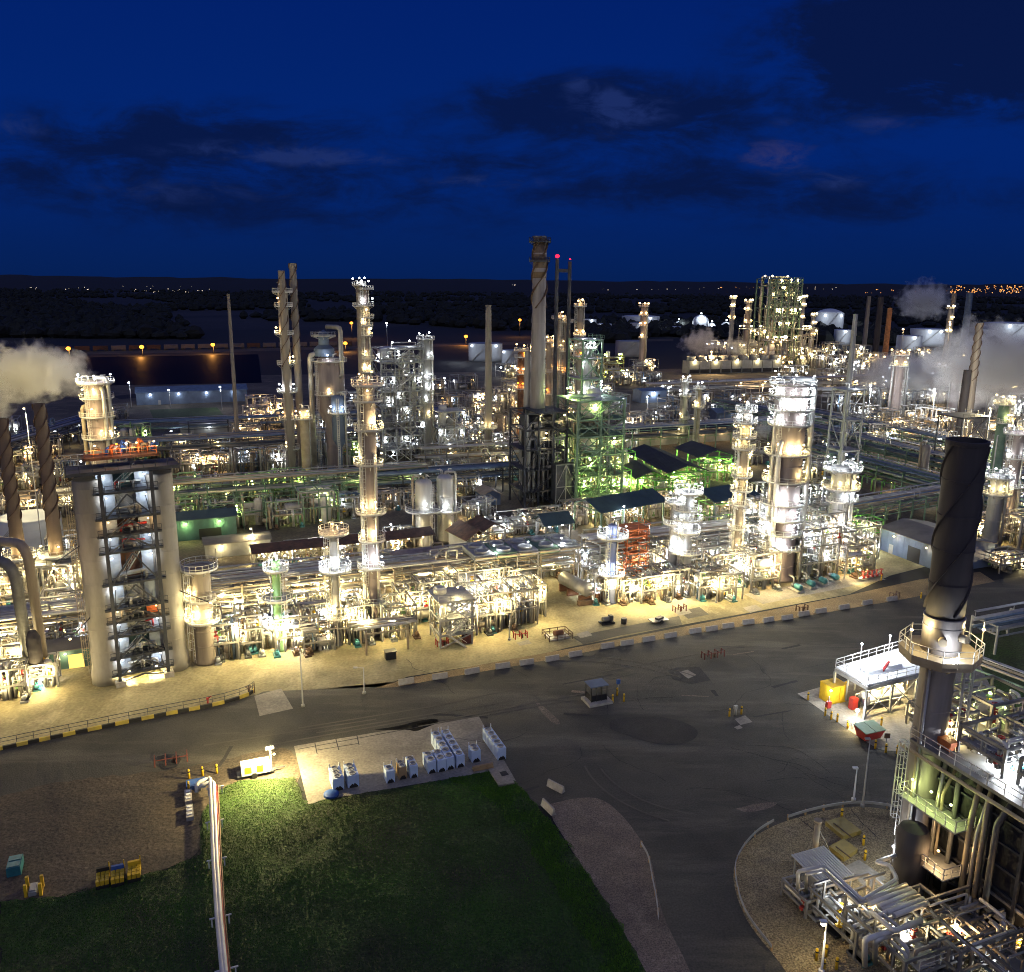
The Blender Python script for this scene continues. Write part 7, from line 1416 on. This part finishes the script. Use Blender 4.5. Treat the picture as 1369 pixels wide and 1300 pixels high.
BAYS = [  # px, py, w, d, h, style
 (302, 878, 4, 4, 6.5, 'd'), (325, 868, 6, 6, 7, 'b'), (352, 862, 5, 5, 6, 'v'), (395, 865, 7, 6, 6.5, 'b'), (418, 850, 6, 6, 7, 'm'), (425, 866, 5, 4, 4, 'd'), (472, 855, 6, 5, 7, 'v'), (528, 845, 6, 7, 6, 'b'), (552, 828, 6, 6, 6.5, 'b'), (577, 818, 6, 6, 7, 'm'), (648, 838, 9, 7, 7.5, 'v'), (678, 830, 9, 7, 7, 'v'), (704, 820, 5, 6, 6.5, 'v'),
 (640, 808, 10, 6, 8, 'b'), (690, 800, 8, 6, 7, 'm'), (800, 800, 5, 6, 6, 'w'), (845, 800, 7, 5, 5, 'b'), (868, 798, 7, 6, 5.5, 'o'), (893, 795, 6, 5, 6, 'w'), (905, 775, 7, 6, 8, 'b'), (942, 796, 6, 5, 6, 'd'), (965, 798, 6, 5, 5.5, 'b'), (960, 778, 8, 6, 7, 'w'), (1010, 784, 7, 6, 8, 'b'), (1028, 770, 7, 6, 9, 'w'), (1080, 768, 10, 6, 11, 'w'), (1105, 760, 9, 6, 9, 'w'), (1135, 765, 8, 6, 7, 'b'), (1142, 745, 8, 6, 8, 'w'), (1090, 745, 9, 6, 11, 'w'), (1020, 745, 8, 6, 9, 'w'),
 (300, 830, 8, 6, 6, 'm'), (345, 825, 8, 6, 7, 'b'), (400, 815, 9, 6, 7, 'm'), (450, 812, 8, 6, 7, 'b'), (480, 800, 7, 6, 7, 'm'), (560, 790, 9, 6, 7, 'b'), (610, 785, 8, 6, 7, 'm'), (740, 768, 9, 5, 6, 'm'), (800, 770, 8, 6, 6, 'b'), (865, 765, 8, 6, 8, 'w'), (905, 752, 8, 5, 8, 'w'), (950, 750, 9, 6, 7, 'w'), (985, 738, 8, 5, 7, 'w'),
 (365, 752, 9, 4, 4, 'b'), (410, 746, 9, 4, 4, 'b'), (455, 741, 9, 4, 4, 'b'), (540, 730, 9, 4, 4.5, 'b'), (690, 712, 9, 6, 5, 'w'), (718, 708, 8, 6, 5, 'w'), (745, 704, 8, 6, 5, 'w'), (660, 722, 8, 6, 5, 'w'), (772, 700, 8, 5, 6, 'm'), (830, 700, 9, 5, 5, 'w'), (880, 690, 9, 5, 6, 'w'), (960, 700, 9, 5, 6, 'y'), (1000, 700, 7, 6, 7, 'w'), (1030, 690, 9, 6, 9, 'w'), (1090, 690, 9, 6, 8, 'w'), (1110, 668, 9, 6, 6, 'm'), (1080, 722, 8, 6, 8, 'b'), (1150, 725, 8, 5, 6, 'y'),
 (245, 700, 8, 6, 7, 'g'), (300, 706, 9, 6, 7, 'g'), (340, 700, 9, 6, 8, 'g'), (380, 702, 9, 6, 7, 'g'), (425, 697, 10, 6, 9, 'g'), (465, 690, 8, 6, 6, 'd'), (250, 668, 9, 6, 7, 'g'), (295, 670, 9, 6, 7, 'm'), (340, 668, 9, 6, 7, 'g'), (385, 665, 9, 6, 8, 'g'), (430, 662, 9, 6, 8, 'd'), (470, 655, 8, 6, 6, 'm'), (250, 632, 9, 6, 7, 'm'), (290, 632, 9, 6, 7, 'o'), (335, 632, 9, 6, 8, 'd'), (375, 630, 8, 6, 8, 'm'), (425, 626, 10, 6, 12, 'd'), (470, 622, 9, 6, 9, 'g'),
 (330, 600, 11, 7, 9, 'o'), (345, 575, 11, 8, 10, 'o'), (290, 606, 10, 6, 7, 'd'), (240, 608, 10, 7, 7, 'm'), (200, 612, 10, 7, 6, 'g'), (180, 596, 12, 7, 8, 'g'), (420, 600, 10, 7, 12, 'd'), (470, 598, 10, 7, 12, 'w'), (505, 606, 9, 6, 10, 'm'), (625, 603, 9, 7, 9, 'm'), (640, 590, 10, 7, 10, 'd'), (672, 610, 9, 7, 8, 'w'), (668, 640, 9, 6, 8, 'm'), (690, 590, 9, 7, 12, 'o'), (620, 575, 12, 7, 9, 'd'), (590, 585, 10, 7, 10, 'm'), (560, 672, 10, 6, 4, 'd'), (510, 680, 9, 6, 5, 'd'), (620, 660, 9, 6, 6, 'm'), (640, 690, 8, 5, 5, 'm'),
 (735, 600, 10, 7, 14, 'o'), (765, 585, 10, 7, 14, 'o'), (760, 640, 10, 7, 14, 'y'), (770, 672, 10, 6, 9, 'y'), (815, 668, 10, 6, 9, 'y'), (825, 640, 9, 6, 9, 'y'), (850, 655, 10, 6, 5, 'y'), (890, 660, 12, 7, 5, 'y'), (920, 655, 10, 7, 5, 'y'), (950, 640, 10, 7, 6, 'y'), (975, 640, 9, 7, 6, 'y'), (830, 600, 11, 7, 8, 'm'), (845, 578, 12, 7, 8, 'm'), (885, 572, 12, 7, 8, 'd'), (925, 582, 11, 7, 8, 'm'), (965, 585, 12, 7, 7, 'b'), (990, 575, 12, 7, 8, 'm'), (1005, 620, 10, 6, 8, 'm'), (1090, 640, 10, 7, 7, 'm'), (1105, 615, 10, 7, 7, 'd'), (1085, 605, 10, 7, 7, 'd'),
 (820, 552, 13, 8, 9, 'd'), (900, 555, 13, 8, 8, 'd'), (950, 560, 13, 8, 7, 'd'), (1010, 548, 13, 8, 8, 'm'), (1045, 560, 13, 8, 8, 'd'), (800, 535, 14, 8, 9, 'f'), (770, 545, 12, 8, 12, 'f'), (700, 560, 12, 8, 12, 'o'), (735, 565, 12, 8, 12, 'o'), (690, 535, 14, 8, 10, 'f'), (640, 545, 14, 8, 8, 'f'), (600, 552, 13, 8, 9, 'd'), (470, 560, 14, 8, 12, 'd'), (440, 575, 12, 8, 10, 'd'), (380, 572, 12, 8, 12, 'o'),
 (1140, 610, 11, 7, 8, 'd'), (1170, 600, 11, 7, 9, 'm'), (1205, 600, 11, 7, 9, 'o'), (1250, 608, 11, 7, 9, 'b'), (1270, 632, 10, 7, 8, 'o'), (1180, 575, 12, 8, 9, 'd'), (1150, 568, 12, 8, 9, 'm'), (1225, 570, 12, 8, 9, 'd'), (1260, 575, 12, 8, 9, 'o'), (1120, 550, 14, 8, 9, 'd'), (1330, 625, 10, 7, 9, 'o'), (1360, 640, 10, 7, 10, 'w'), (1345, 705, 10, 7, 9, 'w'), (1365, 728, 9, 6, 8, 'b'), (1325, 690, 9, 7, 9, 'w'), (1268, 662, 9, 6, 6, 'w'), (1315, 720, 8, 6, 6, 'b'), (1340, 760, 8, 5, 4, 'm'), (1335, 590, 12, 7, 10, 'o'), (1366, 600, 12, 7, 12, 'b'), (1080, 575, 12, 7, 8, 'd'),
 (860, 498, 18, 9, 9, 'f'), (900, 525, 16, 8, 7, 'f'), (830, 515, 16, 8, 10, 'f'), (1095, 492, 18, 9, 14, 'f'), (1120, 498, 18, 9, 12, 'f'), (1140, 505, 18, 9, 12, 'f'), (1165, 498, 18, 9, 14, 'f'), (1190, 505, 16, 9, 12, 'f'), (1150, 530, 16, 8, 9, 'f'), (1175, 520, 16, 8, 9, 'f'), (1110, 515, 16, 9, 10, 'f'), (1060, 505, 18, 8, 8, 'f'), (985, 478, 20, 10, 14, 'f'), (955, 474, 20, 10, 12, 'f'), (1240, 540, 14, 8, 9, 'f'), (760, 515, 15, 9, 14, 'f'), (715, 515, 15, 9, 14, 'f'), (680, 505, 15, 9, 9, 'f'), (1255, 500, 16, 9, 10, 'f'), (1225, 515, 16, 9, 8, 'f'),
 (15, 930, 5, 4, 5, 'v'), (50, 915, 6, 4, 4, 'm'), (18, 900, 6, 5, 6, 'b'), (55, 880, 6, 4, 5, 'm'), (105, 866, 5, 4, 6, 'd'), (20, 865, 7, 5, 6, 'b'), (65, 850, 7, 5, 6, 'm'), (100, 830, 6, 5, 5, 'b'), (15, 805, 7, 5, 7, 'o'), (90, 790, 7, 5, 6, 'b'), (95, 755, 8, 6, 7, 'd'), (25, 690, 10, 6, 6, 'b'), (85, 690, 9, 6, 7, 'm'), (15, 655, 10, 6, 6, 'm'), (60, 650, 10, 6, 7, 'm'), (100, 640, 9, 6, 7, 'd'), (20, 620, 11, 7, 7, 'o'), (60, 610, 11, 7, 7, 'm'), (5, 590, 12, 8, 9, 'w'), (85, 590, 12, 8, 7, 'd'), (135, 602, 10, 7, 6, 'd'), (150, 640, 9, 6, 6, 'm'),
 (500, 572, 12, 8, 10, 'd'), (525, 545, 13, 8, 9, 'd'), (580, 530, 14, 8, 9, 'd'), (620, 520, 14, 8, 8, 'd'), (665, 552, 13, 8, 12, 'd'), (650, 565, 12, 8, 9, 'o'), (610, 592, 11, 7, 9, 'd'), (700, 500, 15, 8, 12, 'o'), (745, 500, 15, 8, 14, 'o'), (790, 500, 15, 8, 12, 'f'), (760, 480, 16, 9, 16, 'o'), (720, 480, 16, 9, 12, 'o'), (865, 515, 15, 8, 8, 'd'), (930, 545, 13, 8, 8, 'd'), (975, 540, 13, 8, 8, 'd'), (1130, 590, 12, 8, 10, 'd'), (1155, 585, 12, 8, 9, 'd'), (1195, 588, 12, 8, 9, 'o'), (1230, 592, 11, 8, 8, 'd'), (1215, 545, 13, 8, 9, 'd'), (1180, 545, 13, 8, 10, 'd'), (1145, 485, 18, 9, 14, 'f'), (1200, 490, 16, 9, 12, 'f'), (1235, 480, 16, 9, 10, 'f'), (1285, 510, 15, 9, 10, 'f'), (1340, 560, 13, 8, 12, 'w'), (1368, 570, 13, 8, 14, 'b'), (1110, 480, 18, 9, 14, 'f'), (1045, 520, 16, 8, 7, 'd'), (1355, 665, 9, 7, 11, 'w'), (545, 655, 9, 6, 5, 'd'), (600, 640, 9, 6, 6, 'd'), (480, 675, 8, 6, 6, 'g'), (150, 560, 13, 8, 6, 'd'), (350, 555, 13, 8, 9, 'o'), (400, 590, 10, 7, 12, 'm')]
for i, (px, py, w_, d_, h_, s) in enumerate(BAYS):
    dist = DEP(G(px, py)); st = dict(ST[s]); far = dist > 330; mid = dist > 200
    st['npipe'] = 11 if far else 17 if mid else 22; st['vert'] = (22 if not mid else 12) if s == 'v' else (4 if far else 8); st['valves'] = 0 if far else 3 if mid else 7; st['pumps'] = 0 if far else 1 if mid else 2
    st['rr'] = (.14, .42) if far else (.1, .3) if mid else (.07, .2); st['vessels'] = 3 if (s in 'gdmof') else 1; st['decks'] = 1
    if not mid and s not in 'v': st['decks'] = 1 + (h_ > 6.9)
    if 'lamps' in st and far and s != 'f': st['pw'] = st['pw'] * 1.4
    cat = 'pipework'
    if not mid and s in 'bvwmo' and py > 770: st['flood'] = 4200
    skid(auto_label(px, py, LOOK[s]), G(px, py), w_, d_, h_, seed=1000 + i, cat=cat, frame=True, name='pipe_bay', **st)
# starry lamp posts here and there in the plant
for i, (px, tp, bp, kd, pw, lb) in enumerate(((339, 706, 738, 'warm', 5000, 'plant lamp glaring like a star above the low grey building'), (176, 511, 545, 'cool', 2500, 'plant lamp on a post by the dark pond, left'), (228, 521, 545, 'cool', 2000, 'plant lamp on a post by the dark pond, middle'), (297, 517, 548, 'cool', 4000, 'bright plant lamp at the right end of the blue warehouse'), (518, 432, 470, 'cool', 4000, 'lone white lamp right of the twin bodied column'), (865, 530, 552, 'cool', 4000, 'cyan white lamp before the blue control house'), (893, 518, 545, 'cool', 3000, 'lamp right of the blue control house'), (990, 512, 530, 'gold', 9000, 'lamp lighting the bare brown patch near the cooling towers, left'), (1019, 514, 532, 'gold', 9000, 'lamp lighting the bare brown patch near the cooling towers, right'), (1204, 440, 475, 'warm', 5000, 'lamp before the far right pale tanks'), (640, 672, 712, 'cool', 1500, 'slim lamp between the silver drums and the hut'), (525, 700, 735, 'cool', 1500, 'slim lamp left of the rusty canopy end'), (779, 734, 778, 'cool', 1500, 'slim lamp over the front pipe rack behind the exchanger'), (834, 676, 720, 'cool', 1500, 'slim lamp before the long teal roof'), (595, 505, 540, 'cool', 3500, 'blue white lamp right of the bridge topped structure'))):
    lamp_post(lb, px, bp, tp, kd, True, pw, 'galv', .3, 'plant lamp posts')
# ---------------------------------------------------------------- steam
def steam(label, px, py, depth_py, wpx, hpx, dens, seed, col=(.95, .94, .93), lean=0.0, thin=1.0):
    base = G(px, depth_py); h = HT(base, py); c = Vector((base.x, base.y, h)); rx = M2(wpx, c) / 2; rz = M2(hpx, c) / 2
    b = MB(); vs = []; fs = []; nu, nv = 36, 20
    for j in range(nv + 1):
        th = math.pi * (j + .001) / (nv + .002)
        for i in range(nu):
            ph = 2 * math.pi * i / nu; d = Vector((math.sin(th) * math.cos(ph), math.sin(th) * math.sin(ph), -math.cos(th)))
            k = 1 + .35 * noise.noise(d * 1.7 + Vector((seed, 0, 0))) + .16 * noise.noise(d * 4 + Vector((0, seed, 0)))
            vs.append((c.x + d.x * rx * k + lean * d.z * rx, c.y + d.y * rx * .6 * k, max(1.5, c.z + d.z * rz * k)))
    for j in range(nv):
        for i in range(nu): fs.append((j * nu + i, j * nu + (i + 1) % nu, (j + 1) * nu + (i + 1) % nu, (j + 1) * nu + i))
    b.add(vs, fs, True); nm = 'steam_mat'; mt = bpy.data.materials.new(nm); mt.use_nodes = True; nt = mt.node_tree; N = nt.nodes; N.remove(N['Principled BSDF']); v = N.new('ShaderNodeVolumePrincipled')
    v.inputs['Color'].default_value = (*col, 1); v.inputs['Anisotropy'].default_value = .1; L_ = nt.links.new
    tc = N.new('ShaderNodeTexCoord'); n1 = N.new('ShaderNodeTexNoise'); n1.inputs['Scale'].default_value = 2.6 / rx * 1.4; n1.inputs['Detail'].default_value = 5; n1.inputs['Roughness'].default_value = .6
    mp = N.new('ShaderNodeMapping'); mp.inputs['Location'].default_value = (seed * 3.1, 0, 0); L_(tc.outputs['Object'], mp.inputs['Vector']); L_(mp.outputs[0], n1.inputs['Vector'])
    sc_ = N.new('ShaderNodeVectorMath'); sc_.operation = 'DIVIDE'; sc_.inputs[1].default_value = (rx, rx * .6, rz); L_(tc.outputs['Object'], sc_.inputs[0]); ln = N.new('ShaderNodeVectorMath'); ln.operation = 'LENGTH'; L_(sc_.outputs[0], ln.inputs[0])
    f = N.new('ShaderNodeMapRange'); f.inputs['From Min'].default_value = .25; f.inputs['From Max'].default_value = 1.1; f.inputs['To Min'].default_value = .24; f.inputs['To Max'].default_value = -.18; L_(ln.outputs['Value'], f.inputs['Value'])
    ad = N.new('ShaderNodeMath'); ad.operation = 'ADD'; L_(n1.outputs['Fac'], ad.inputs[0]); L_(f.outputs[0], ad.inputs[1]); r = N.new('ShaderNodeMapRange'); r.inputs['From Min'].default_value = .44; r.inputs['From Max'].default_value = .72; r.inputs['To Max'].default_value = dens * 6.5; L_(ad.outputs[0], r.inputs['Value'])
    L_(r.outputs[0], v.inputs['Density']); L_(v.outputs[0], N['Material Output'].inputs['Volume']); MATS[nm + str(seed)] = mt
    o = b.build('steam_plume', nm + str(seed), None, c); tag(o, label, 'steam', 'steam plumes'); return o, c
for q in (('thick brownish white steam plume trailing left from the reddish column crown', 62, 497, 690, 175, 96, .075, 1), ('second lump of the left steam at the very edge', 4, 535, 690, 80, 80, .06, 6), ('huge pale grey steam cloud at the right edge', 1318, 488, 590, 215, 140, .03, 2), ('low grey steam drifting behind the pinkish column', 1210, 503, 545, 180, 85, .022, 3), ('dusky pink steam rising above the far right stacks', 1228, 402, 470, 85, 60, .022, 4), ('steam puff above the cooling tower row', 935, 458, 492, 62, 44, .03, 5), ('wisp of steam over the right end of the cooling towers', 985, 465, 490, 70, 30, .018, 8), ('small steam wisp by the slim brown tower', 1018, 575, 600, 34, 30, .04, 7)):
    o, c = steam(*q)
for (px, tp, bp, kd, pw, lb) in ((2, 505, 735, 'warm', 100000, 'floodlight mast at the left edge lighting the steam'), (58, 545, 745, 'warm', 36000, 'added steam light on a mast right of the brown spiral stack top'), (1312, 545, 640, 'warm', 80000, 'orange white floodlight mast under the right steam'), (1362, 535, 640, 'cool', 100000, 'added light mast at the right edge, brightening the steam'), (1244, 520, 575, 'cool', 60000, 'added light mast brightening the low grey steam'), (1262, 430, 500, 'gold', 120000, 'far added light brightening the dusky pink steam'), (1160, 515, 560, 'cool', 40000, 'added steam light on a mast left of the pinkish column'), (950, 470, 500, 'gold', 60000, 'added light brightening the cooling tower steam')):  # all but the left edge and orange white masts are added to light steam
    lamp_post(lb, px, bp, tp, kd, True, pw, 'galv', .3, 'floodlight masts by the steam')
